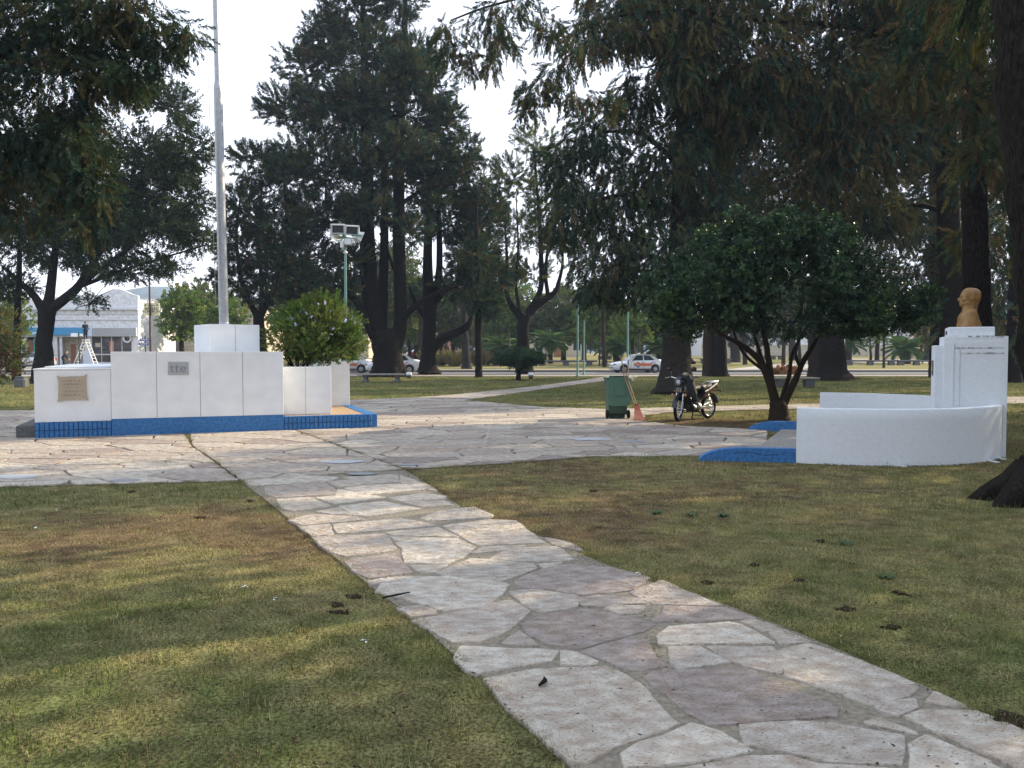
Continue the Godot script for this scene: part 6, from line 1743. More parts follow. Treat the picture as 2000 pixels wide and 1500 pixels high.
# ---------- vehicles ----------
func car(label: String, at: Vector3, turn: float, paint: Material, taxi: bool) -> Node3D:     # local x forwards
	var t := thing("taxi" if taxi else "car", label, "taxi" if taxi else "car", at, turn, "taxis parked along the street" if taxi else "")
	var st := S()
	var sta := [[2.06, 0.34, 0.58, 0.56], [2.02, 0.27, 0.66, 0.66], [1.90, 0.22, 0.74, 0.74], [1.55, 0.20, 0.82, 0.79], [1.15, 0.20, 0.88, 0.81], [0.80, 0.20, 0.93, 0.82], [0.0, 0.20, 0.95, 0.83], [-0.8, 0.20, 0.97, 0.83], [-1.35, 0.20, 1.0, 0.81], [-1.75, 0.22, 1.01, 0.78], [-1.98, 0.26, 0.96, 0.72], [-2.06, 0.33, 0.74, 0.66]]
	var rings := []
	for s in sta:
		var r := []
		for q in [[0.0, s[1]], [0.86, s[1]], [0.97, s[1] + 0.08], [1.0, lerpf(s[1], s[2], 0.5)], [0.97, s[2] - 0.09], [0.88, s[2] - 0.01], [0.5, s[2] + 0.025], [0.0, s[2] + 0.035]]: r.append(Vector3(s[0], q[1], q[0] * s[3]))
		for i in range(6, 0, -1): r.append(Vector3(r[i].x, r[i].y, -r[i].z))
		rings.append(r)
	st.set_smooth_group(1)
	for i in rings.size() - 1:
		for j in rings[i].size():
			var kk: int = (j + 1) % rings[i].size()
			quad(st, rings[i][j], rings[i + 1][j], rings[i + 1][kk], rings[i][kk])
	st.set_smooth_group(-1)
	for e in [0, rings.size() - 1]:
		var mid := Vector3(0, 0.5, 0)
		for j in range(1, rings[e].size() - 1): face_out(st, [rings[e][0], rings[e][j], rings[e][j + 1]], mid)
	obj(st, "body", paint, t)
	# cabin
	var hw := func(y: float) -> float: return lerpf(0.775, 0.555, clampf((y - 0.93) / 0.49, 0.0, 1.0))
	var prof := [[0.86, 0.90], [0.28, 1.385], [0.0, 1.425], [-0.5, 1.435], [-0.95, 1.40], [-1.62, 0.97]]
	st = S()
	st.set_smooth_group(1)
	for i in prof.size() - 1:
		var a = prof[i]
		var b = prof[i + 1]
		var wa: float = hw.call(a[1])
		var wb: float = hw.call(b[1])
		quad(st, Vector3(a[0], a[1], -wa), Vector3(a[0], a[1], wa), Vector3(b[0], b[1], wb), Vector3(b[0], b[1], -wb))
		for s in [-1.0, 1.0]: face_out(st, [Vector3(a[0], 0.88, s * 0.79), Vector3(b[0], 0.88, s * 0.79), Vector3(b[0], b[1], s * wb), Vector3(a[0], a[1], s * wa)], Vector3(0, 1.0, 0))
	st.set_smooth_group(-1)
	obj(st, "cabin", paint, t)
	for s in [-1.0, 1.0]:
		for w in [[[0.64, 0.96], [0.20, 1.33], [-0.28, 1.35], [-0.28, 0.96]], [[-0.36, 0.96], [-0.36, 1.35], [-0.86, 1.32], [-1.2, 0.98]]]:
			var q := S()
			var pts := []
			for p in w: pts.append(Vector3(p[0], p[1], s * (hw.call(p[1]) + 0.012)))
			face_out(q, pts, Vector3(0, 1.0, 0))
			obj(q, "side_window", M.car_glass, t)
		var mb := S()
		box(mb, Vector3(0.5, 0.93, minf(s * 0.78, s * 0.95)), Vector3(0.62, 1.05, maxf(s * 0.78, s * 0.95)), Transform3D.IDENTITY, 0.03)
		obj(mb, "mirror", M.black_plastic, t)
		for hx in [-0.2, -1.05]:
			mb = S()
			box(mb, Vector3(hx - 0.09, 0.80, minf(s * 0.80, s * 0.845)), Vector3(hx + 0.09, 0.835, maxf(s * 0.80, s * 0.845)), Transform3D.IDENTITY, 0.008)
			obj(mb, "door_handle", M.black_plastic, t)
		mb = S()
		for sx in [0.72, -0.33, -1.22]: box(mb, Vector3(sx - 0.006, 0.3, minf(s * 0.815, s * 0.832)), Vector3(sx + 0.006, 0.9, maxf(s * 0.815, s * 0.832)))
		obj(mb, "door_gap", M.seam, t)
		mb = S()
		box(mb, Vector3(-1.0, 0.24, minf(s * 0.76, s * 0.825)), Vector3(0.9, 0.33, maxf(s * 0.76, s * 0.825)), Transform3D.IDENTITY, 0.02)
		obj(mb, "sill", M.black_plastic, t)
		mb = S()
		box(mb, Vector3(1.78, 0.60, minf(s * 0.42, s * 0.74)), Vector3(2.05, 0.715, maxf(s * 0.42, s * 0.74)), Transform3D(Basis(Vector3.UP, s * 0.28), Vector3(-0.04, 0, s * 0.52)) , 0.03)
		obj(mb, "headlight", M.headlight, t)
		mb = S()
		box(mb, Vector3(-2.08, 0.66, minf(s * 0.5, s * 0.72)), Vector3(-1.96, 0.92, maxf(s * 0.5, s * 0.72)), Transform3D.IDENTITY, 0.03)
		obj(mb, "tail_light", M.tail_red, t)
		if taxi:
			var o := S()
			box(o, Vector3(-1.02, 0.665, minf(s * 0.82, s * 0.838)), Vector3(0.50, 0.74, maxf(s * 0.82, s * 0.838)))
			box(o, Vector3(-0.95, 0.53, minf(s * 0.82, s * 0.8385)), Vector3(0.50, 0.655, maxf(s * 0.82, s * 0.8385)))
			obj(o, "orange_stripe", M.orange, t)
			for c in [[0.14, 0.03, 0.13, M.orange], [0.135, -0.045, 0.13, M.crest_blue]]:
				o = S()
				lathe(o, [Vector2(0.0, -0.003), Vector2(c[0], -0.003), Vector2(c[0], 0.004), Vector2(0.0, 0.004)], 18, Transform3D(Basis(Vector3.RIGHT, s * PI / 2), Vector3(0.16, 0.64 + c[1] * 2.0, s * (0.842 if c[1] > 0 else 0.8405))), false)
				obj(o, "roundel", c[3], t)
			o = S()
			box(o, Vector3(0.06, 0.585, minf(s * 0.842, s * 0.8465)), Vector3(0.26, 0.625, maxf(s * 0.842, s * 0.8465)))
			obj(o, "roundel_band", M.white_paint, t)
	var ws := S()
	face_out(ws, [Vector3(0.80, 0.965, -0.66), Vector3(0.80, 0.965, 0.66), Vector3(0.335, 1.355, 0.50), Vector3(0.335, 1.355, -0.50)], Vector3(-0.5, 1.0, 0))
	var w0 := obj(ws, "windscreen", M.car_glass, t)
	w0.position = Vector3(0.012, 0.012, 0)
	ws = S()
	face_out(ws, [Vector3(-1.52, 1.03, -0.62), Vector3(-1.52, 1.03, 0.62), Vector3(-1.02, 1.355, 0.5), Vector3(-1.02, 1.355, -0.5)], Vector3(0, 1.0, 0))
	w0 = obj(ws, "rear_window", M.car_glass, t)
	w0.position = Vector3(-0.012, 0.012, 0)
	bx(t, "grille", M.black_plastic, Vector3(2.03, 0.56, -0.36), Vector3(2.075, 0.62, 0.36), 0.01)
	bx(t, "air_intake", M.black_plastic, Vector3(2.0, 0.36, -0.44), Vector3(2.075, 0.46, 0.44), 0.015)
	for s in [-1.0, 1.0]: bx(t, "fog_lamp", M.black_plastic, Vector3(1.98, 0.36, minf(s * 0.48, s * 0.6)), Vector3(2.05, 0.45, maxf(s * 0.48, s * 0.6)), 0.015)
	bx(t, "number_plate", M.plate, Vector3(2.076, 0.39, -0.2), Vector3(2.086, 0.50, 0.2))
	if taxi: bx(t, "roof_sign", M.bag, Vector3(-0.25, 1.437, -0.2), Vector3(-0.1, 1.53, 0.2), 0.03)
	for x in [1.27, -1.24]:
		for s in [-1.0, 1.0]:
			var well := S()
			lathe(well, [Vector2(0.0, 0.0), Vector2(0.345, 0.0), Vector2(0.345, 0.012), Vector2(0.0, 0.012)], 22, Transform3D(Basis(Vector3.RIGHT, s * PI / 2), Vector3(x, 0.34, s * 0.815)), false)
			obj(well, "wheel_arch", M.black_plastic, t)
			var y := Transform3D(Basis(Vector3.RIGHT, s * PI / 2), Vector3(x, 0.29, s * 0.66))
			var ty := S()
			lathe(ty, [Vector2(0.17, 0.19), Vector2(0.20, 0.195), Vector2(0.265, 0.19), Vector2(0.288, 0.15), Vector2(0.288, 0.03), Vector2(0.26, 0.0), Vector2(0.0, 0.0)], 24, y)
			var wh := obj(ty, "wheel", M.rubber, t)
			ty = S()
			lathe(ty, [Vector2(0.0, 0.196), Vector2(0.05, 0.196), Vector2(0.06, 0.18), Vector2(0.14, 0.182), Vector2(0.175, 0.196), Vector2(0.18, 0.19)], 24, y)
			obj(ty, "rim", M.alloy, wh)
			ty = S()
			for i in 5:
				box(ty, Vector3(0.07, 0.1835, -0.028), Vector3(0.14, 0.1865, 0.028), y * Transform3D(Basis(Vector3.UP, TAU * (i + 0.5) / 5.0), Vector3.ZERO))
			obj(ty, "rim_gap", M.black_plastic, wh)
	return t

func vehicles() -> void:
	var y := -0.02
	var t := car("white taxi with orange stripe parked between green post and flared trunk", B(1243, 64.4), PI + 0.20, M.car_white, true)
	t.position.y = y
	var c := again(t, "white taxi with orange stripe, its middle hidden by the huge cypress trunk", B(768, 63.0), PI + 0.10)
	c.position.y = y
	c = again(t, "white taxi with orange stripe, half hidden by planter and bush", B(676, 64.2), PI + 0.06)
	c.position.y = y
	t = car("silver car parked by the corner shop behind the leaning trunk", B(58, 72.0), PI - 0.15, M.car_silver, false)
	t.position.y = 0.16
	t = car("white car just entering at the right edge, beyond the pedestal", B(2033, 63.0), PI + 0.1, M.car_white, false)
	t.position.y = y
	car("red car far off to the right of the huge cypress trunk", B(826, 103.0), 0.3, M.car_red, false)
# ---------- motorcycle ----------
func motorcycle() -> void:
	var f := G(1319, 823)
	var r := G(1386, 817)
	var mid := (f + r) / 2.0
	mid.y = 0.0
	var h := (f - r).normalized()
	var t := thing("motorcycle", "small black and red motorcycle on its stand beside the green bin", "motorcycle", mid, atan2(-h.z, h.x))
	var st := S()
	var steer := Transform3D(Basis(Vector3.UP, 0.35), Vector3(0.50, 0, 0)) * Transform3D(Basis(), Vector3(-0.50, 0, 0))
	for w in [[0.625, "front", steer], [-0.60, "rear", Transform3D.IDENTITY]]:
		var x: Transform3D = w[2] * Transform3D(Basis(Vector3.RIGHT, PI / 2), Vector3(w[0], 0.285, 0))
		st = S()
		ring_of(st, 0.245, 0.042, x, 32, 1.0)
		var wheel := obj(st, "wheel", M.rubber, t)
		st = S()
		lathe(st, [Vector2(0.205, -0.022), Vector2(0.217, -0.024), Vector2(0.217, 0.024), Vector2(0.205, 0.022), Vector2(0.205, -0.022)], 30, x)
		obj(st, "rim", M.chrome, wheel)
		st = S()
		lathe(st, [Vector2(0.0, -0.05), Vector2(0.045, -0.05), Vector2(0.055, -0.02), Vector2(0.055, 0.02), Vector2(0.045, 0.05), Vector2(0.0, 0.05)], 14, x)
		obj(st, "hub", M.alloy, wheel)
		st = S()
		for i in 18:
			var a := TAU * i / 18.0
			rod(st, x * Vector3(cos(a + 0.3) * 0.05, 0.03 if i % 2 else -0.03, sin(a + 0.3) * 0.05), x * Vector3(cos(a) * 0.208, 0, sin(a) * 0.208), 0.0028, -1.0, 4)
		obj(st, "spokes", M.chrome, wheel)
	st = S()
	for s in [-1.0, 1.0]: rod(st, steer * Vector3(0.625, 0.285, s * 0.075), steer * Vector3(0.46, 0.72, s * 0.075), 0.022, 0.02, 10)
	obj(st, "fork", M.chrome, t)
	st = S()
	for s in [-1.0, 1.0]: rod(st, steer * Vector3(0.632, 0.265, s * 0.082), steer * Vector3(0.565, 0.45, s * 0.080), 0.032, 0.030, 10)
	obj(st, "fork_leg", M.alloy, t)
	st = S()                                   # front mudguard
	st.set_smooth_group(1)
	for i in 12:
		var a0 := lerpf(0.15, 2.5, i / 12.0)
		var a1 := lerpf(0.15, 2.5, (i + 1) / 12.0)
		for k in 4:
			var z0 := lerpf(-0.06, 0.06, k / 4.0)
			var z1 := lerpf(-0.06, 0.06, (k + 1) / 4.0)
			var q := []
			for u in [[a0, z0], [a0, z1], [a1, z1], [a1, z0]]: q.append(steer * Vector3(0.625 + cos(u[0]) * (0.325 - 3.2 * u[1] * u[1]), 0.285 + sin(u[0]) * (0.325 - 3.2 * u[1] * u[1]), u[1]))
			quad(st, q[0], q[1], q[2], q[3])
	obj(st, "front_mudguard", M.black_plastic, t)
	# leg shield, spine, side covers
	st = S()
	skin(st, [[Vector3(0.44, 0.70, 0), Vector3(0.30, 0.42, 0), 0.10, 0.10], [Vector3(0.40, 0.62, -0.13), Vector3(0.22, 0.30, -0.15), 0.045, 0.05], [Vector3(0.40, 0.62, 0.13), Vector3(0.22, 0.30, 0.15), 0.045, 0.05], [Vector3(0.36, 0.55, 0), Vector3(0.05, 0.42, 0), 0.09, 0.09], [Vector3(0.05, 0.42, 0), Vector3(-0.35, 0.60, 0), 0.09, 0.11]], 0.022, 0.06, Vector3(-0.55, 0.15, -0.28), Vector3(0.62, 0.86, 0.28))
	obj(st, "leg_shield", M.black_plastic, t)
	st = S()
	for s in [-1.0, 1.0]:
		box(st, Vector3(-0.02, -0.018, -0.012), Vector3(0.20, 0.022, 0.012), Transform3D(Basis(Vector3.BACK, 1.05), Vector3(0.335, 0.50, s * 0.165)), 0.01)
		box(st, Vector3(-0.30, -0.022, -0.012), Vector3(0.24, 0.028, 0.012), Transform3D(Basis(Vector3.BACK, -0.42), Vector3(-0.46, 0.64, s * 0.118)), 0.01)
	box(st, Vector3(0.50, 0.655, -0.10), Vector3(0.535, 0.70, 0.10), Transform3D.IDENTITY, 0.01)
	obj(st, "red_trim", M.red_paint, t)
	st = S()
	skin(st, [[Vector3(0.50, 0.90, -0.05), Vector3(0.50, 0.90, 0.05), 0.095, 0.095], [Vector3(0.46, 0.98, -0.06), Vector3(0.46, 0.98, 0.06), 0.05, 0.05]], 0.02, 0.04, Vector3(0.34, 0.76, -0.2), Vector3(0.64, 1.08, 0.2))
	var cowl := obj(st, "headlight_cowl", M.black_plastic, t)
	st = S()
	lathe(st, [Vector2(0.0, 0.025), Vector2(0.05, 0.018), Vector2(0.068, 0.0), Vector2(0.064, -0.03)], 16, steer * Transform3D(Basis(Vector3.BACK, -PI / 2 + 0.1), Vector3(0.588, 0.895, 0)))
	obj(st, "headlight", M.headlight, cowl)
	st = S()
	box(st, Vector3(-0.006, -0.06, -0.08), Vector3(0.006, 0.06, 0.08), steer * Transform3D(Basis(Vector3.BACK, 0.1), Vector3(0.60, 0.72, 0.0)), 0.004)
	var np := obj(st, "number_plate", M.black_plastic, t)
	st = S()
	for i in 3:
		box(st, Vector3(0.0062, 0.012 - 0.05, -0.058 + i * 0.044), Vector3(0.008, 0.05 - 0.05, -0.03 + i * 0.044), steer * Transform3D(Basis(Vector3.BACK, 0.1), Vector3(0.60, 0.72, 0.0)))
		box(st, Vector3(0.0062, 0.012, -0.058 + i * 0.044), Vector3(0.008, 0.045, -0.03 + i * 0.044), steer * Transform3D(Basis(Vector3.BACK, 0.1), Vector3(0.60, 0.72, 0.0)))
	obj(st, "plate_print", M.concrete, np)
	st = S()
	for s in [-1.0, 1.0]: rod(st, steer * Vector3(0.55, 0.70, s * 0.13), steer * Vector3(0.50, 0.70, s * 0.05), 0.015)
	for s in [-1.0, 1.0]: lathe(st, [Vector2(0.0, -0.03), Vector2(0.032, -0.02), Vector2(0.036, 0.0), Vector2(0.028, 0.025), Vector2(0.0, 0.034)], 10, steer * Transform3D(Basis(Vector3.BACK, -PI / 2), Vector3(0.57, 0.60, s * 0.15)))
	obj(st, "indicator", M.amber, t)
	st = S()
	tube(st, [steer * Vector3(0.34, 1.0, -0.35), steer * Vector3(0.40, 1.01, -0.22), steer * Vector3(0.46, 0.98, -0.08), steer * Vector3(0.46, 0.98, 0.08), steer * Vector3(0.40, 1.01, 0.22), steer * Vector3(0.34, 1.0, 0.35)], [0.013], 8)
	obj(st, "handlebar", M.chrome, t)
	for s in [-1.0, 1.0]:
		st = S()
		rod(st, steer * Vector3(0.33, 1.0, s * 0.37), steer * Vector3(0.385, 1.01, s * 0.25), 0.02, -1.0, 10)
		obj(st, "grip", M.rubber, t)
		st = S()
		rod(st, steer * Vector3(0.42, 1.01, s * 0.27), steer * Vector3(0.36, 0.985, s * 0.40), 0.007, -1.0, 6)
		obj(st, "brake_lever", M.alloy, t)
		st = S()
		tube(st, [steer * Vector3(0.41, 1.02, s * 0.22), steer * Vector3(0.40, 1.12, s * 0.25), steer * Vector3(0.38, 1.17, s * 0.27)], [0.007], 6)
		lathe(st, [Vector2(0.0, 0.012), Vector2(0.045, 0.008), Vector2(0.05, -0.006), Vector2(0.0, -0.014)], 14, steer * Transform3D(Basis(Vector3.BACK, PI / 2 + 0.1) * Basis().scaled(Vector3(1, 1, 1.35)), Vector3(0.38, 1.20, s * 0.29)))
		obj(st, "mirror", M.black_plastic, t)
	# seat, tail, rack
	st = S()
	skin(st, [[Vector3(0.02, 0.72, 0), Vector3(-0.30, 0.745, 0), 0.075, 0.09], [Vector3(-0.28, 0.745, -0.05), Vector3(-0.60, 0.785, -0.04), 0.06, 0.055], [Vector3(-0.28, 0.745, 0.05), Vector3(-0.60, 0.785, 0.04), 0.06, 0.055]], 0.02, 0.06, Vector3(-0.75, 0.6, -0.2), Vector3(0.16, 0.92, 0.2))
	obj(st, "seat", M.black_seat, t)
	st = S()
	skin(st, [[Vector3(-0.30, 0.64, -0.10), Vector3(-0.82, 0.80, -0.05), 0.045, 0.035], [Vector3(-0.30, 0.64, 0.10), Vector3(-0.82, 0.80, 0.05), 0.045, 0.035], [Vector3(-0.70, 0.78, 0), Vector3(-0.86, 0.82, 0), 0.06, 0.045]], 0.018, 0.04, Vector3(-0.98, 0.54, -0.2), Vector3(-0.2, 0.92, 0.2))
	var tail := obj(st, "tail_cowl", M.black_plastic, t)
	st = S()
	for q in [-1.0, 1.0]: box(st, Vector3(-0.20, -0.014, -0.010), Vector3(0.20, 0.020, 0.010), Transform3D(Basis(Vector3.UP, -q * 0.10) * Basis(Vector3.BACK, -0.34), Vector3(-0.66, 0.775, q * 0.102)), 0.008)
	box(st, Vector3(-0.9, 0.852, -0.05), Vector3(-0.72, 0.875, 0.05), Transform3D.IDENTITY, 0.01)
	obj(st, "white_stripe", M.white_paint, tail)
	st = S()
	box(st, Vector3(-0.93, 0.735, -0.065), Vector3(-0.87, 0.80, 0.065), Transform3D.IDENTITY, 0.015)
	obj(st, "tail_light", M.tail_red, tail)
	st = S()
	for s in [-1.0, 1.0]:
		tube(st, [Vector3(-0.42, 0.80, s * 0.11), Vector3(-0.62, 0.88, s * 0.11), Vector3(-0.90, 0.90, s * 0.07)], [0.012], 7)
	rod(st, Vector3(-0.90, 0.90, -0.07), Vector3(-0.90, 0.90, 0.07), 0.012)
	for x in [-0.66, -0.78]: rod(st, Vector3(x, 0.885, -0.10), Vector3(x, 0.885, 0.10), 0.009)
	obj(st, "rack", M.chrome, t)
	st = S()                                   # rear mudguard with plate
	st.set_smooth_group(1)
	for i in 10:
		var a0 := lerpf(0.6, 2.95, i / 10.0)
		var a1 := lerpf(0.6, 2.95, (i + 1) / 10.0)
		for k in 4:
			var z0 := lerpf(-0.065, 0.065, k / 4.0)
			var z1 := lerpf(-0.065, 0.065, (k + 1) / 4.0)
			var q := []
			for u in [[a0, z0], [a0, z1], [a1, z1], [a1, z0]]: q.append(Vector3(-0.60 + cos(u[0]) * (0.345 - 3.0 * u[1] * u[1]), 0.295 + sin(u[0]) * (0.345 - 3.0 * u[1] * u[1]), u[1]))
			quad(st, q[0], q[1], q[2], q[3])
	obj(st, "rear_mudguard", M.black_plastic, t)
	bx(t, "rear_reflector", M.plate, Vector3(-0.975, 0.42, -0.05), Vector3(-0.962, 0.53, 0.05), 0.004)
	st = S()
	for s in [-1.0, 1.0]: lathe(st, [Vector2(0.0, -0.03), Vector2(0.03, -0.02), Vector2(0.03, 0.015), Vector2(0.0, 0.03)], 10, Transform3D(Basis(), Vector3(-0.90, 0.665, s * 0.14)))
	rod(st, Vector3(-0.90, 0.665, -0.13), Vector3(-0.90, 0.665, 0.13), 0.012)
	obj(st, "rear_indicator", M.rear_lamp, t)
	# engine and running gear
	st = S()
	skin(st, [[Vector3(0.10, 0.30, -0.03), Vector3(0.10, 0.30, 0.03), 0.10, 0.10], [Vector3(-0.06, 0.31, -0.04), Vector3(-0.06, 0.31, 0.04), 0.11, 0.11], [Vector3(0.16, 0.31, 0), Vector3(0.30, 0.33, 0), 0.075, 0.065]], 0.02, 0.03, Vector3(-0.22, 0.15, -0.2), Vector3(0.40, 0.46, 0.2))
	obj(st, "engine", M.black_plastic, t)
	st = S()
	for s in [-1.0, 1.0]:
		lathe(st, [Vector2(0.0, 0.03), Vector2(0.05, 0.028), Vector2(0.075, 0.01), Vector2(0.085, 0.0)], 18, Transform3D(Basis(Vector3.RIGHT, s * PI / 2), Vector3(-0.06, 0.31, s * 0.145)))
		lathe(st, [Vector2(0.0, 0.02), Vector2(0.04, 0.018), Vector2(0.055, 0.0)], 16, Transform3D(Basis(Vector3.RIGHT, s * PI / 2), Vector3(0.08, 0.29, s * 0.128)))
	obj(st, "crankcase_cover", M.alloy, t)
	st = S()
	for s in [-1.0, 1.0]: box(st, Vector3(-0.64, 0.255, minf(s * 0.08, s * 0.115)), Vector3(-0.10, 0.315, maxf(s * 0.08, s * 0.115)), Transform3D.IDENTITY, 0.01)
	obj(st, "swingarm", M.chrome, t)
	for s in [-1.0, 1.0]:
		st = S()
		rod(st, Vector3(-0.56, 0.33, s * 0.12), Vector3(-0.40, 0.62, s * 0.13), 0.012)
		var pts := []
		for i in 49: pts.append(Vector3(-0.55, 0.36, s * 0.12).lerp(Vector3(-0.42, 0.58, s * 0.13), i / 48.0) + Vector3(cos(i * 0.9) * 0.026, 0, sin(i * 0.9) * 0.026))
		tube(st, pts, [0.006], 5)
		obj(st, "shock_absorber", M.chrome, t)
	st = S()
	tube(st, [Vector3(0.28, 0.28, 0.08), Vector3(0.16, 0.17, 0.13), Vector3(-0.15, 0.19, 0.16), Vector3(-0.35, 0.24, 0.165), Vector3(-0.85, 0.36, 0.165)], [0.016, 0.016, 0.018, 0.04, 0.042], 10)
	obj(st, "exhaust", M.alloy, t)
	st = S()
	for s in [-1.0, 1.0]:
		tube(st, [Vector3(-0.10, 0.22, s * 0.09), Vector3(-0.17, 0.10, s * 0.13), Vector3(-0.19, 0.006, s * 0.17), Vector3(-0.25, 0.006, s * 0.18)], [0.012], 6)
	rod(st, Vector3(-0.17, 0.10, -0.13), Vector3(-0.17, 0.10, 0.13), 0.010)
	obj(st, "centre_stand", M.dark_pole, t)
	st = S()
	rod(st, Vector3(0.08, 0.21, -0.26), Vector3(0.08, 0.21, 0.26), 0.014)
	rod(st, Vector3(0.15, 0.22, -0.15), Vector3(0.20, 0.25, -0.20), 0.01)
	obj(st, "footpeg", M.rubber, t)
	# jacket thrown over the bars
	var j := thing("jacket", "dark grey jacket with khaki edge thrown over the motorcycle's handlebar", "jacket", mid + t.basis * Vector3(0.40, 1.03, -0.05), t.rotation.y)
	st = S()
	skin(st, [[Vector3(0.02, -0.02, -0.10), Vector3(0.0, -0.02, 0.14), 0.06, 0.07], [Vector3(0.0, -0.02, -0.10), Vector3(-0.10, -0.40, -0.15), 0.07, 0.085], [Vector3(0.0, -0.04, 0.10), Vector3(-0.08, -0.32, 0.10), 0.06, 0.07], [Vector3(-0.02, -0.1, -0.16), Vector3(-0.17, -0.55, -0.20), 0.05, 0.045], [Vector3(-0.1, -0.36, -0.16), Vector3(-0.22, -0.62, -0.10), 0.04, 0.035], [Vector3(0.09, -0.08, 0.0), Vector3(0.11, -0.30, -0.02), 0.04, 0.05]], 0.018, 0.05, Vector3(-0.36, -0.74, -0.36), Vector3(0.26, 0.14, 0.30))
	obj(st, "cloth", M.jacket, j)
	st = S()
	for e in [[Vector3(0.03, 0.03, -0.155), Vector3(-0.05, -0.18, -0.215), Vector3(-0.12, -0.42, -0.238)], [Vector3(-0.02, 0.04, -0.15), Vector3(-0.11, -0.16, -0.19), Vector3(-0.19, -0.40, -0.215)]]: tube(st, e, [0.016, 0.018, 0.01], 6)
	skin(st, [[Vector3(0.03, 0.05, -0.1), Vector3(0.01, 0.055, 0.0), 0.045, 0.04]], 0.015, 0.02, Vector3(-0.08, -0.03, -0.2), Vector3(0.12, 0.14, 0.1))
	obj(st, "khaki_lining", M.khaki, j)

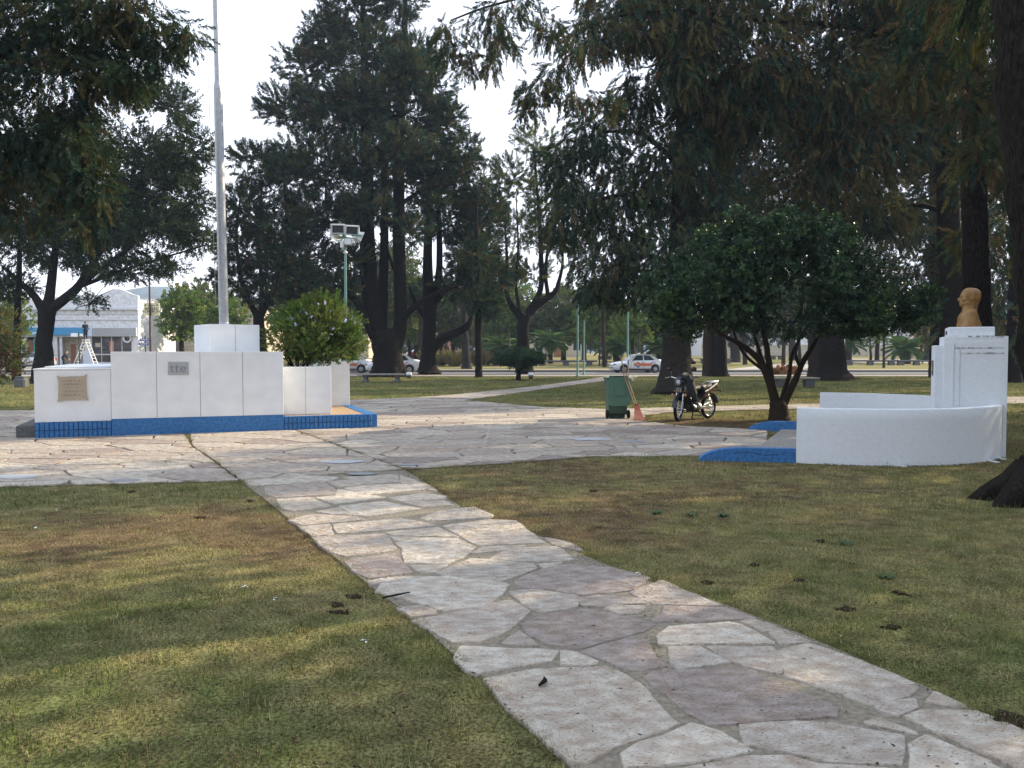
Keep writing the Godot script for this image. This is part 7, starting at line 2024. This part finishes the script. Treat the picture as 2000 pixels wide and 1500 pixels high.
# ---------- bin, broom ----------
func bin_and_broom() -> void:
	var at := G(1207, 819)
	var t := thing("wheelie_bin", "green wheeled rubbish bin with its lid hanging open towards the photographer", "bin", at + Vector3(0, 0.022, 0), 0.06)
	var st := S()
	var lo := 0.215
	var hi := 0.245
	var depth := [0.20, 0.29]
	var v := []
	for q in [[lo, depth[0], 0.09], [hi, depth[1], 0.94]]:
		for c in [[-1, 1], [1, 1], [1, -1], [-1, -1]]: v.append(Vector3(c[0] * q[0], q[2], c[1] * q[1] - 0.28 + (0.03 if q[2] > 0.5 else 0.05)))
	for f in [[0, 1, 5, 4], [1, 2, 6, 5], [2, 3, 7, 6], [3, 0, 4, 7], [0, 1, 2, 3]]: face_out(st, [v[f[0]], v[f[1]], v[f[2]], v[f[3]]], Vector3(0, 0.5, -0.26))
	obj(st, "body", M.bin_green, t)
	bx(t, "rim", M.bin_green, Vector3(-0.27, 0.925, -0.56), Vector3(0.27, 0.965, 0.06), 0.012)
	bx(t, "foot", M.bin_green, Vector3(-0.19, 0.0, -0.40), Vector3(0.19, 0.092, -0.08), 0.02)
	st = S()
	rod(st, Vector3(-0.22, 1.0, 0.10), Vector3(0.22, 1.0, 0.10), 0.018, -1.0, 10)
	for s in [-0.2, 0.0, 0.2]: box(st, Vector3(s - 0.025, 0.94, 0.03), Vector3(s + 0.025, 1.012, 0.10), Transform3D.IDENTITY, 0.008)
	obj(st, "handle", M.bin_green, t)
	var shape := func(w: float, top: float, low: float, rr: float) -> Array:
		var o := []
		for c in [[w - rr, low + rr, -PI / 2], [w - rr, top - rr, 0.0], [-w + rr, top - rr, PI / 2], [-w + rr, low + rr, PI]]:
			for i in 6: o.append([c[0] + cos(c[2] + i * PI / 10) * rr, c[1] + sin(c[2] + i * PI / 10) * rr])
		return o
	var lid_x := Transform3D(Basis(Vector3.RIGHT, -0.06), Vector3(0, 0.985, 0.175))
	var lid := upright("lid", shape.call(0.272, 0.0, -0.68, 0.11), 0.035, M.bin_lid, t, lid_x)
	upright("lid_panel", shape.call(0.135, -0.16, -0.45, 0.035), 0.022, M.bin_lid, lid, lid_x * Transform3D(Basis(), Vector3(0, 0, 0.0222)))
	upright("lid_panel_field", shape.call(0.115, -0.18, -0.43, 0.03), 0.012, M.bin_lid, lid, lid_x * Transform3D(Basis(), Vector3(0, 0, 0.0345)))
	st = S()
	for s in [-0.17, 0.17]: rod(st, Vector3(s - 0.04, 0.985, 0.13), Vector3(s + 0.04, 0.985, 0.13), 0.03, -1.0, 10)
	obj(st, "hinge", M.bin_green, t)
	for s in [-1.0, 1.0]:
		var x := Transform3D(Basis(Vector3.BACK, s * PI / 2), Vector3(s * 0.255, 0.10, -0.02))
		st = S()
		lathe(st, [Vector2(0.0, -0.03), Vector2(0.08, -0.03), Vector2(0.1, -0.018), Vector2(0.1, 0.018), Vector2(0.08, 0.03), Vector2(0.0, 0.02)], 20, x)
		obj(st, "wheel", M.rubber, t)
	st = S()
	rod(st, Vector3(-0.27, 0.10, -0.02), Vector3(0.27, 0.10, -0.02), 0.014)
	obj(st, "axle", M.dark_pole, t)
	# broom leaning on the bin
	var d := 19.35
	var head := G(1248, 823)
	var b := thing("broom", "broom with a red plastic fan head leaning against the green bin", "broom", head)
	var a := P(1243, 789, d) - head
	var e := P(1210, 694, d - 0.15) - head
	var n := Vector3(0, 0, 1)
	st = S()
	rod(st, a + (a - e).normalized() * 0.10, e, 0.013, 0.012, 8)
	obj(st, "handle", M.wood, b)
	st = S()
	var up := (a - Vector3(0.0, 0.02, 0)).normalized()
	var right := Vector3(1, 0.1, 0)
	var f := [Vector3(-0.115, 0.02, 0.03), Vector3(0.13, 0.0, 0.03), a + right * 0.035, a - right * 0.035]
	var g := []
	for p in f: g.append(p - Vector3(0, 0, 0.05))
	face_out(st, f, Vector3(0, 0.2, 0)); face_out(st, g, Vector3(0, 0.2, 0))
	for i in 4: face_out(st, [f[i], f[(i + 1) % 4], g[(i + 1) % 4], g[i]], Vector3(0, 0.2, 0))
	obj(st, "fan_head", M.red_plastic, b)
	st = S()
	for i in 13:
		var q := i / 12.0
		rod(st, f[0].lerp(f[1], q) + Vector3(0, 0.02, 0.004), f[3].lerp(f[2], q) + Vector3(0, 0, 0.004), 0.0085, 0.004, 5)
		rod(st, f[0].lerp(f[1], q) + Vector3(0, 0.03, -0.03), f[0].lerp(f[1], q) + Vector3((q - 0.5) * 0.06, -0.018, -0.03), 0.006, 0.004, 5)
	obj(st, "bristles", M.bristle, b)
	st = S()
	for q in [0.25, 0.52]: rod(st, f[0].lerp(f[3], q) + Vector3(0, 0, 0.010), f[1].lerp(f[2], q) + Vector3(0, 0, 0.010), 0.008, -1.0, 5)
	obj(st, "fan_band", mat(lin(0.55, 0.16, 0.10), 0.5), b)
	var r2 := thing("stick", "pale wooden stick leaning beside the broom on the green bin", "stick", P(1239, 789, d + 0.06))
	st = S()
	rod(st, Vector3.ZERO, P(1216, 726, d - 0.1) - r2.position, 0.012, -1.0, 8)
	rod(st, Vector3.ZERO, Vector3(0.05, -0.4, 0.0), 0.012, 0.009, 8)
	obj(st, "shaft", M.wood, r2)
	var sh := thing("tool_handle", "upright wooden tool handle with a black tip standing in the bin", "handle", P(1227, 737, d + 0.5))
	st = S()
	rod(st, Vector3(0.0, -0.5, 0), P(1227, 712, d + 0.5) - sh.position, 0.013)
	obj(st, "shaft", M.wood, sh)
	st = S()
	rod(st, P(1227, 712, d + 0.5) - sh.position, P(1227, 704, d + 0.5) - sh.position, 0.015)
	obj(st, "black_tip", M.black_plastic, sh)
	var bg := thing("cloth", "crumpled cream cloth on the bin's right rim", "cloth", P(1234, 738, d + 0.1))
	st = S()
	skin(st, [[Vector3(-0.05, 0.0, 0), Vector3(0.06, 0.02, 0.02), 0.03, 0.045], [Vector3(0.03, 0.02, 0.02), Vector3(0.02, -0.06, 0.04), 0.035, 0.02], [Vector3(0.06, 0.0, -0.05), Vector3(-0.04, 0.01, -0.06), 0.03, 0.025]], 0.012, 0.03, Vector3(-0.14, -0.13, -0.14), Vector3(0.16, 0.11, 0.12))
	obj(st, "fabric", M.bag, bg)

# ---------- people ----------
func person(label: String, at: Vector3, turn: float, hips: float, chest: Vector3, head: Vector3, hands: Array, feet: Array, top: Material, trousers: Material, shorts := false) -> void:   # local +x is the way the person faces
	var t := thing("person", label, "person", at, turn)
	var hip := Vector3(0, hips, 0)
	var limbs := []
	var wear_top := [[hip + Vector3(0, 0.06, 0), chest, 0.15, 0.16], [chest + Vector3(0, 0.08, -0.15), chest + Vector3(0, 0.08, 0.15), 0.085, 0.085]]
	var wear_low := [[hip + Vector3(0, 0, -0.06), hip + Vector3(0, 0, 0.06), 0.14, 0.14]]
	var body := [[hip, chest, 0.135, 0.145], [chest + Vector3(0, 0.06, 0), head - Vector3(0, 0.06, 0), 0.055, 0.05], [head - Vector3(0, 0.02, 0), head + Vector3(0.005, 0.05, 0), 0.078, 0.085], [head + Vector3(0.05, -0.05, 0), head + Vector3(0.06, -0.07, 0), 0.045, 0.035], [head + Vector3(0.09, 0.0, 0), head + Vector3(0.10, -0.02, 0), 0.014, 0.018], [head + Vector3(0, 0, -0.08), head + Vector3(0, -0.02, -0.08), 0.022, 0.018], [head + Vector3(0, 0, 0.08), head + Vector3(0, -0.02, 0.08), 0.022, 0.018]]
	var fingers := S()
	for i in 2:
		var s := -1.0 if i == 0 else 1.0
		var sho := chest + Vector3(0, 0.10, s * 0.20)
		var elb: Vector3 = sho.lerp(hands[i], 0.5) + Vector3(-0.06, -0.05, s * 0.05)
		body.append([sho, elb, 0.05, 0.042]); body.append([elb, hands[i], 0.04, 0.03])
		var dir: Vector3 = (hands[i] - elb).normalized()
		body.append([hands[i], hands[i] + dir * 0.08, 0.032, 0.034])
		for k in 5:
			var off := Vector3(0, 0, (k - 2) * 0.019)
			var b0: Vector3 = hands[i] + dir * (0.09 if k else 0.04) + off
			tube(fingers, [b0, b0 + dir * 0.045 + off * 0.3, b0 + dir * (0.075 - 0.008 * absf(k - 2.5)) + Vector3(0.015, -0.01, 0)], [0.011, 0.010, 0.008], 5)
		wear_top.append([sho, elb, 0.065, 0.058]); wear_top.append([elb, elb.lerp(hands[i], 0.9), 0.055, 0.042])
		var hj := hip + Vector3(0, -0.03, s * 0.09)
		var kn: Vector3 = hj.lerp(feet[i], 0.5) + Vector3(0.05, 0.02, 0)
		body.append([hj, kn, 0.085, 0.06]); body.append([kn, feet[i] + Vector3(0, 0.08, 0), 0.055, 0.04]); body.append([feet[i] + Vector3(-0.03, 0.04, 0), feet[i] + Vector3(0.16, 0.03, 0), 0.045, 0.035])
		wear_low.append([hj, kn, 0.105, 0.078])
		if not shorts: wear_low.append([kn, feet[i] + Vector3(0, 0.1, 0), 0.075, 0.06])
	var lo := Vector3(-0.6, -0.05, -0.6)
	var hi := Vector3(0.8, 2.0, 0.6)
	skin(fingers, body, 0.032, 0.05, lo, hi)
	var bd := obj(fingers, "body", M.skin_tone, t)
	var st := S()
	skin(st, wear_top, 0.034, 0.05, lo, hi)
	obj(st, "jacket", top, bd)
	st = S()
	skin(st, wear_low, 0.034, 0.04, lo, hi)
	obj(st, "shorts" if shorts else "trousers", trousers, bd)
	st = S()
	skin(st, [[head + Vector3(-0.015, 0.06, 0), head + Vector3(-0.03, 0.02, 0), 0.09, 0.085]], 0.03, 0.04, head - Vector3(0.25, 0.2, 0.25), head + Vector3(0.25, 0.25, 0.25))
	obj(st, "hair", M.hair, bd)
	st = S()
	for i in 2: box(st, Vector3(-0.09, 0.0, -0.05), Vector3(0.20, 0.085, 0.05), Transform3D(Basis(), feet[i]), 0.025)
	obj(st, "shoes", M.black_plastic, bd)

func people() -> void:
	# two workmen at the corner shop and their trestle
	var at := B(168, 79.0)
	at.y = 0.16
	var ld := thing("trestle_ladder", "pale folding trestle ladder in front of the shop fascia", "ladder", at)
	var st := S()
	for s in [-1.0, 1.0]:
		for z in [-0.3, 0.3]:
			rod(st, Vector3(s * 1.05 - 0.05, 0, z * 1.3), Vector3(s * 0.08, 2.55, z), 0.05, 0.045, 8)
	obj(st, "rail", M.lamp_white, ld)
	for i in 8:
		for s in [-1.0, 1.0]:
			var q := (i + 0.7) / 8.6
			st = S()
			rod(st, Vector3(lerpf(s * 1.05 - 0.05, s * 0.08, q), 2.55 * q, -0.37), Vector3(lerpf(s * 1.05 - 0.05, s * 0.08, q), 2.55 * q, 0.37), 0.025, -1.0, 6)
			obj(st, "rung", M.lamp_white, ld)
	bx(ld, "top_plate", M.lamp_white, Vector3(-0.2, 2.55, -0.38), Vector3(0.2, 2.6, 0.38), 0.01)
	bx(ld, "panel", M.shop_pale, Vector3(-0.45, 0.05, -0.3), Vector3(0.5, 1.55, -0.26), 0.005)
	person("workman in dark clothes standing on top of the trestle ladder, facing the fascia", at + Vector3(0.0, 2.6, 0.0), PI * 0.75, 0.88, Vector3(0.05, 1.28, 0), Vector3(0.10, 1.60, 0), [Vector3(0.36, 1.10, -0.12), Vector3(0.36, 1.05, 0.12)], [Vector3(0, 0, -0.1), Vector3(0.0, 0, 0.1)], M.dark_cloth, M.dark_cloth)
	at = B(123, 77.5)
	at.y = 0.16
	person("person in dark clothes stooping on the pavement left of the trestle ladder", at, 0.2, 0.84, Vector3(0.20, 1.10, 0), Vector3(0.32, 1.38, 0), [Vector3(0.48, 0.75, -0.12), Vector3(0.48, 0.78, 0.12)], [Vector3(-0.08, 0, -0.12), Vector3(0.1, 0, 0.12)], M.dark_cloth, M.dark_cloth)
	at = B(1607, 57.3)
	at.y = 0.03
	person("person in a dark top and pale shorts half hidden by the thick flared trunk", at, PI * 0.9, 0.86, Vector3(0.02, 1.22, 0), Vector3(0.05, 1.52, 0), [Vector3(0.15, 0.85, -0.2), Vector3(-0.1, 0.82, 0.24)], [Vector3(0.22, 0, -0.08), Vector3(-0.25, 0.03, 0.08)], M.dark_cloth, M.shop_pale, true)

# ---------- grass and small litter ----------
func make_tuft(blades: int, spread: float, h: float, wide: float, sd: int) -> ArrayMesh:
	var g := RandomNumberGenerator.new()
	g.seed = sd
	var st := S()
	for i in blades:
		var a := g.randf() * TAU
		var r := spread * sqrt(g.randf())
		var b := Vector3(cos(a) * r, 0, sin(a) * r)
		var lean := Vector3(g.randfn(), 0, g.randfn()) * h * 0.55
		var s := Vector3(cos(a * 3.0), 0, sin(a * 3.0)) * wide
		var m := b + lean * 0.4 + Vector3(0, h * 0.6, 0) * g.randf_range(0.6, 1.2)
		var e := b + lean * 1.1 + Vector3(0, h, 0) * g.randf_range(0.6, 1.2)
		st.add_vertex(b - s); st.add_vertex(m); st.add_vertex(b + s)
		st.add_vertex(m - s * 0.7); st.add_vertex(e); st.add_vertex(m + s * 0.7)
	st.generate_normals()
	return st.commit()

func grass() -> void:
	var near := make_tuft(14, 0.07, 0.023, 0.0028, 5)
	var mid := make_tuft(16, 0.16, 0.032, 0.0045, 6)
	var farm := make_tuft(16, 0.34, 0.038, 0.010, 8)
	var straw := make_tuft(10, 0.07, 0.016, 0.0026, 7)
	var solid := [PackedVector2Array(), PackedVector2Array()]
	var o := Transform3D(Basis(Vector3.UP, 0.3611), G(68, 858))
	for p in [Vector3(-0.36, 0, 0.05), Vector3(6.35, 0, 0.05), Vector3(6.35, 0, -4.1), Vector3(-0.36, 0, -4.1)]: solid[0].append(Vector2((o * p).x, (o * p).z))
	var c := Vector3(5.12, 0.0, -14.19) + Vector3(0.913, 0.0, 0.407) * 0.33
	for i in 24: solid[1].append(Vector2(c.x + cos(TAU * i / 24.0) * 2.56, c.z + sin(TAU * i / 24.0) * 2.56))
	var polys: Array = beds + solid
	var set_of := {"grass": [near, [], PackedColorArray()], "grass_mid": [mid, [], PackedColorArray()], "grass_far": [farm, [], PackedColorArray()], "straw": [straw, [], PackedColorArray()]}
	var lay := [["grass", -3.0, -8.2, 330.0], ["grass_mid", -8.2, -17.0, 92.0], ["grass_far", -17.0, -53.0, 13.0], ["straw", -3.0, -12.5, 110.0]]
	for l in lay:
		var z0: float = l[1]
		var z1: float = l[2]
		var w := absf(z1) * 0.66 + 0.8
		var n := int((z0 - z1) * 2.0 * w * l[3])
		for i in n:
			var z := rng.randf_range(z1, z0)
			var x := rng.randf_range(-w, w)
			if absf(x) > absf(z) * 0.66 + 0.8: continue
			if inside(Vector2(x, z), polys): continue
			var g := greenness(x, z)
			var cl := n_fine.get_noise_2d(x * 1.7, z * 1.7)
			var dry: bool = l[0] == "straw"
			if dry and rng.randf() < g * 0.9: continue
			if not dry and rng.randf() > 0.25 + 1.1 * g + 0.9 * cl: continue
			if cl < -0.16 and rng.randf() < 0.8: continue
			var col := lawn_colour(x, z)
			if dry: col = Color(0.50, 0.41, 0.22) * rng.randf_range(0.5, 1.3)
			else:
				col = col.lerp([Color(0.105, 0.155, 0.042), Color(0.165, 0.195, 0.062), Color(0.34, 0.28, 0.13), Color(0.07, 0.115, 0.03), Color(0.22, 0.165, 0.085)][rng.randi() % 5], 0.6) * rng.randf_range(0.55, 1.5)
			var s := rng.randf_range(0.6, 1.4) * (0.7 + 0.5 * g) * (1.0 + 1.4 * maxf(cl, -0.3))
			set_of[l[0]][1].append(Transform3D(Basis(Vector3.UP, rng.randf() * TAU) * Basis.from_scale(Vector3(1, s, 1)), Vector3(x, -0.002, z)))
			set_of[l[0]][2].append(Color(col.r, col.g, col.b))
	var lawn_grass := thing("grass", "short patchy grass of the lawns, green and straw coloured", "grass")
	tag(lawn_grass, "", "", "", "stuff")
	for k in set_of: scatter(lawn_grass, {"grass": "near_blades", "grass_mid": "blades", "grass_far": "far_blades", "straw": "dry_blades"}[k], set_of[k][0], M.blade, set_of[k][1], set_of[k][2])
	# weeds growing in the joints of the paving
	var xs := []
	var cs := PackedColorArray()
	for s in [[1010, 872, 0.45], [1235, 858, 0.4], [600, 850, 0.3], [395, 882, 0.3], [430, 905, 0.3], [1190, 851, 0.3], [310, 905, 0.25], [640, 865, 0.2]]:
		var p := G(s[0], s[1])
		for i in 26:
			xs.append(Transform3D(Basis(Vector3.UP, rng.randf() * TAU).scaled(Vector3(0.6, 1.2, 0.6)), p + Vector3(rng.randfn() * s[2] * 0.5, 0.012, rng.randfn() * s[2] * 0.35)))
			cs.append(Color(0.08, 0.12, 0.04) * rng.randf_range(0.7, 1.3))
	scatter(lawn_grass, "joint_weeds", near, M.blade, xs, cs)
	# grass creeping over the edges and along wide joints of the foreground path
	xs = []
	cs = PackedColorArray()
	for poly in beds:
		for i in poly.size():
			var a: Vector2 = poly[i]
			var b: Vector2 = poly[(i + 1) % poly.size()]
			if a.y < -24.0 or a.y > -2.6: continue
			for k in int(a.distance_to(b) * 60.0):
				var p := a.lerp(b, rng.randf())
				if n_fine.get_noise_2d(p.x * 0.8, p.y * 0.8) < -0.05: continue
				var q := p + Vector2(rng.randfn(), rng.randfn()) * 0.04
				if inside(q, solid): continue
				var col := lawn_colour(q.x, q.y) * rng.randf_range(0.7, 1.2)
				xs.append(Transform3D(Basis(Vector3.UP, rng.randf() * TAU).scaled(Vector3(0.7, rng.randf_range(0.8, 1.5), 0.7)), Vector3(q.x, 0.004, q.y)))
				cs.append(Color(col.r, col.g, col.b))
	for s in [[1190, 1300, 1260, 1420], [1255, 1255, 1290, 1290], [860, 1080, 905, 1110], [1010, 1435, 1180, 1400], [1650, 1425, 1900, 1490], [1120, 1180, 1180, 1185]]:
		for i in 36:
			var p := G(lerpf(s[0], s[2], rng.randf()) + rng.randfn() * 6, lerpf(s[1], s[3], rng.randf()) + rng.randfn() * 5)
			xs.append(Transform3D(Basis(Vector3.UP, rng.randf() * TAU).scaled(Vector3(0.3, 0.55, 0.3)), p + Vector3(0, 0.011, 0)))
			cs.append(Color(0.10, 0.105, 0.04) * rng.randf_range(0.7, 1.3))
	scatter(lawn_grass, "edge_blades", near, M.blade, xs, cs)

func litter() -> void:
	# dark clods of earth
	var clods := [[690, 1168, "dark soil clod by the path's left edge, upper of three"], [660, 1183, "dark soil clod by the path's left edge, middle of three"], [664, 1198, "flat dark soil clod by the path's left edge, lowest of three"], [490, 980, "dark soil clod near the path's upper left edge"], [395, 1012, "dark soil clod on the shaded lawn left of the path"], [255, 962, "flat dark clod at the top of the left lawn"], [1656, 1192, "double dark clod in the middle of the right lawn"], [1560, 1135, "dark clod on the right lawn, above the double one"], [1740, 1226, "brown clod right of the double clod"], [1600, 1058, "brown clod beyond the straw on the right lawn"], [1985, 1412, "large dark clod at the lower right edge of the picture"], [1755, 1160, "dark clod near the green rosette on the right lawn"], [1380, 1140, "small dark clod near the path's right edge"], [1475, 1105, "small clod in the middle of the right lawn"], [1160, 960, "small dark clod on the worn grass near the plaza"]]
	for i in clods.size():
		var p := G(clods[i][0], clods[i][1])
		var t := thing("soil_clod", clods[i][2], "soil clod", p, 0.0, "soil clods on the lawn")
		var s := 0.024 if i != 10 else 0.045
		var caps := []
		for k in 7: caps.append([Vector3(rng.randfn() * s, 0.0, rng.randfn() * s * 0.8), Vector3(rng.randfn() * s, 0.010, rng.randfn() * s * 0.8), s * rng.randf_range(0.3, 0.6), s * rng.randf_range(0.25, 0.5)])
		var st := S()
		skin(st, caps, 0.008, 0.012, Vector3(-0.17, -0.03, -0.15), Vector3(0.17, 0.06, 0.15))
		obj(st, "earth", M.soil, t)
	# leafy weeds
	for d in [[1282, 1004, "green weed rosette on the right lawn, left of three in a row"], [1352, 1008, "green weed rosette on the right lawn, middle of three in a row"], [1412, 1009, "green weed rosette on the right lawn, right of three in a row"], [1727, 1129, "green weed rosette standing alone on the right lawn"], [1650, 1063, "small green weed beside brown clod on the right lawn"]]:
		var p := G(d[0], d[1])
		var t := thing("weed", d[2], "weed", p, 0.0, "weed rosettes on the lawn")
		var st := S()
		for i in 15:
			var a := TAU * i * 0.382
			var dir := Vector3(cos(a), rng.randf_range(0.1, 0.5), sin(a)).normalized()
			leaf_at(st, Vector3(0, 0.005, 0), dir, dir.cross(Vector3.UP).normalized(), rng.randf_range(0.06, 0.10), 0.028)
		obj(st, "leaves", mat(lin(0.06, 0.10, 0.05), 0.8), t)
	# bits of white paper and fallen twigs
	for d in [[110, 996, "white paper scrap on the left lawn near the plaza"], [70, 1032, "small white scrap on the left lawn's shaded band"], [478, 1147, "pale dry leaf on the left lawn"], [710, 1253, "white scrap near the path's left edge"], [537, 1170, "tiny white scrap on the left lawn"], [1245, 1121, "white scrap at the path's right edge"]]:
		var t := thing("paper_scrap", d[2], "litter", G(d[0], d[1]), rng.randf() * TAU, "scraps lying on the lawn")
		var st := S()
		box(st, Vector3(-0.03, 0.018, -0.02), Vector3(0.025, 0.021, 0.018), Transform3D(Basis(Vector3.BACK, 0.25).scaled(Vector3.ONE * 0.5), Vector3.ZERO))
		box(st, Vector3(0.02, 0.012, -0.015), Vector3(0.045, 0.015, 0.016), Transform3D(Basis(Vector3.BACK, -0.3).scaled(Vector3.ONE * 0.5), Vector3.ZERO))
		obj(st, "scrap", M.paper, t)
	for d in [[775, 1164, 0.10, 0.6, "short dark twig lying on the largest upper flagstone"], [1060, 1333, 0.05, 1.2, "brown seed husk lying on the big rough flagstone"]]:
		var t := thing("twig", d[4], "twig", G(d[0], d[1], 0.026), d[3])
		var st := S()
		tube(st, [Vector3(-d[2], 0.006, 0), Vector3(0, 0.012, 0.012), Vector3(d[2], 0.006, -0.01)], [0.006, 0.012 if d[2] < 0.07 else 0.007, 0.004], 6)
		obj(st, "bark", M.bark, t)
	# scattered dead leaves and droppings on lawn and stones
	var xs := []
	var cs := PackedColorArray()
	var lm := S()
	leaf_at(lm, Vector3(-0.5, 0, 0), Vector3.RIGHT, Vector3.BACK, 1.0, 0.5, 0.3)
	lm.generate_normals()
	for i in 11000:
		var px := rng.randf_range(-80, 2080)
		var py := 700.0 + 880.0 * pow(rng.randf(), 1.6)
		if py < 745.0: continue
		var p := G(px, py)
		if inside(Vector2(p.x, p.z), beds) and rng.randf() < 0.93: continue
		xs.append(Transform3D(Basis(Vector3.UP, rng.randf() * TAU) * Basis(Vector3.RIGHT, rng.randf_range(-0.4, 0.4)).scaled(Vector3.ONE * rng.randf_range(0.008, 0.03)), p + Vector3(0, 0.022, 0)))
		cs.append(Color(0.08, 0.055, 0.035) * rng.randf_range(0.25, 1.5))
	var t := thing("fallen_leaves", "small brown dead leaves scattered over the lawn and paving", "leaves")
	tag(t, "", "", "", "stuff")
	scatter(t, "dead_leaves", lm.commit(), M.blade, xs, cs)
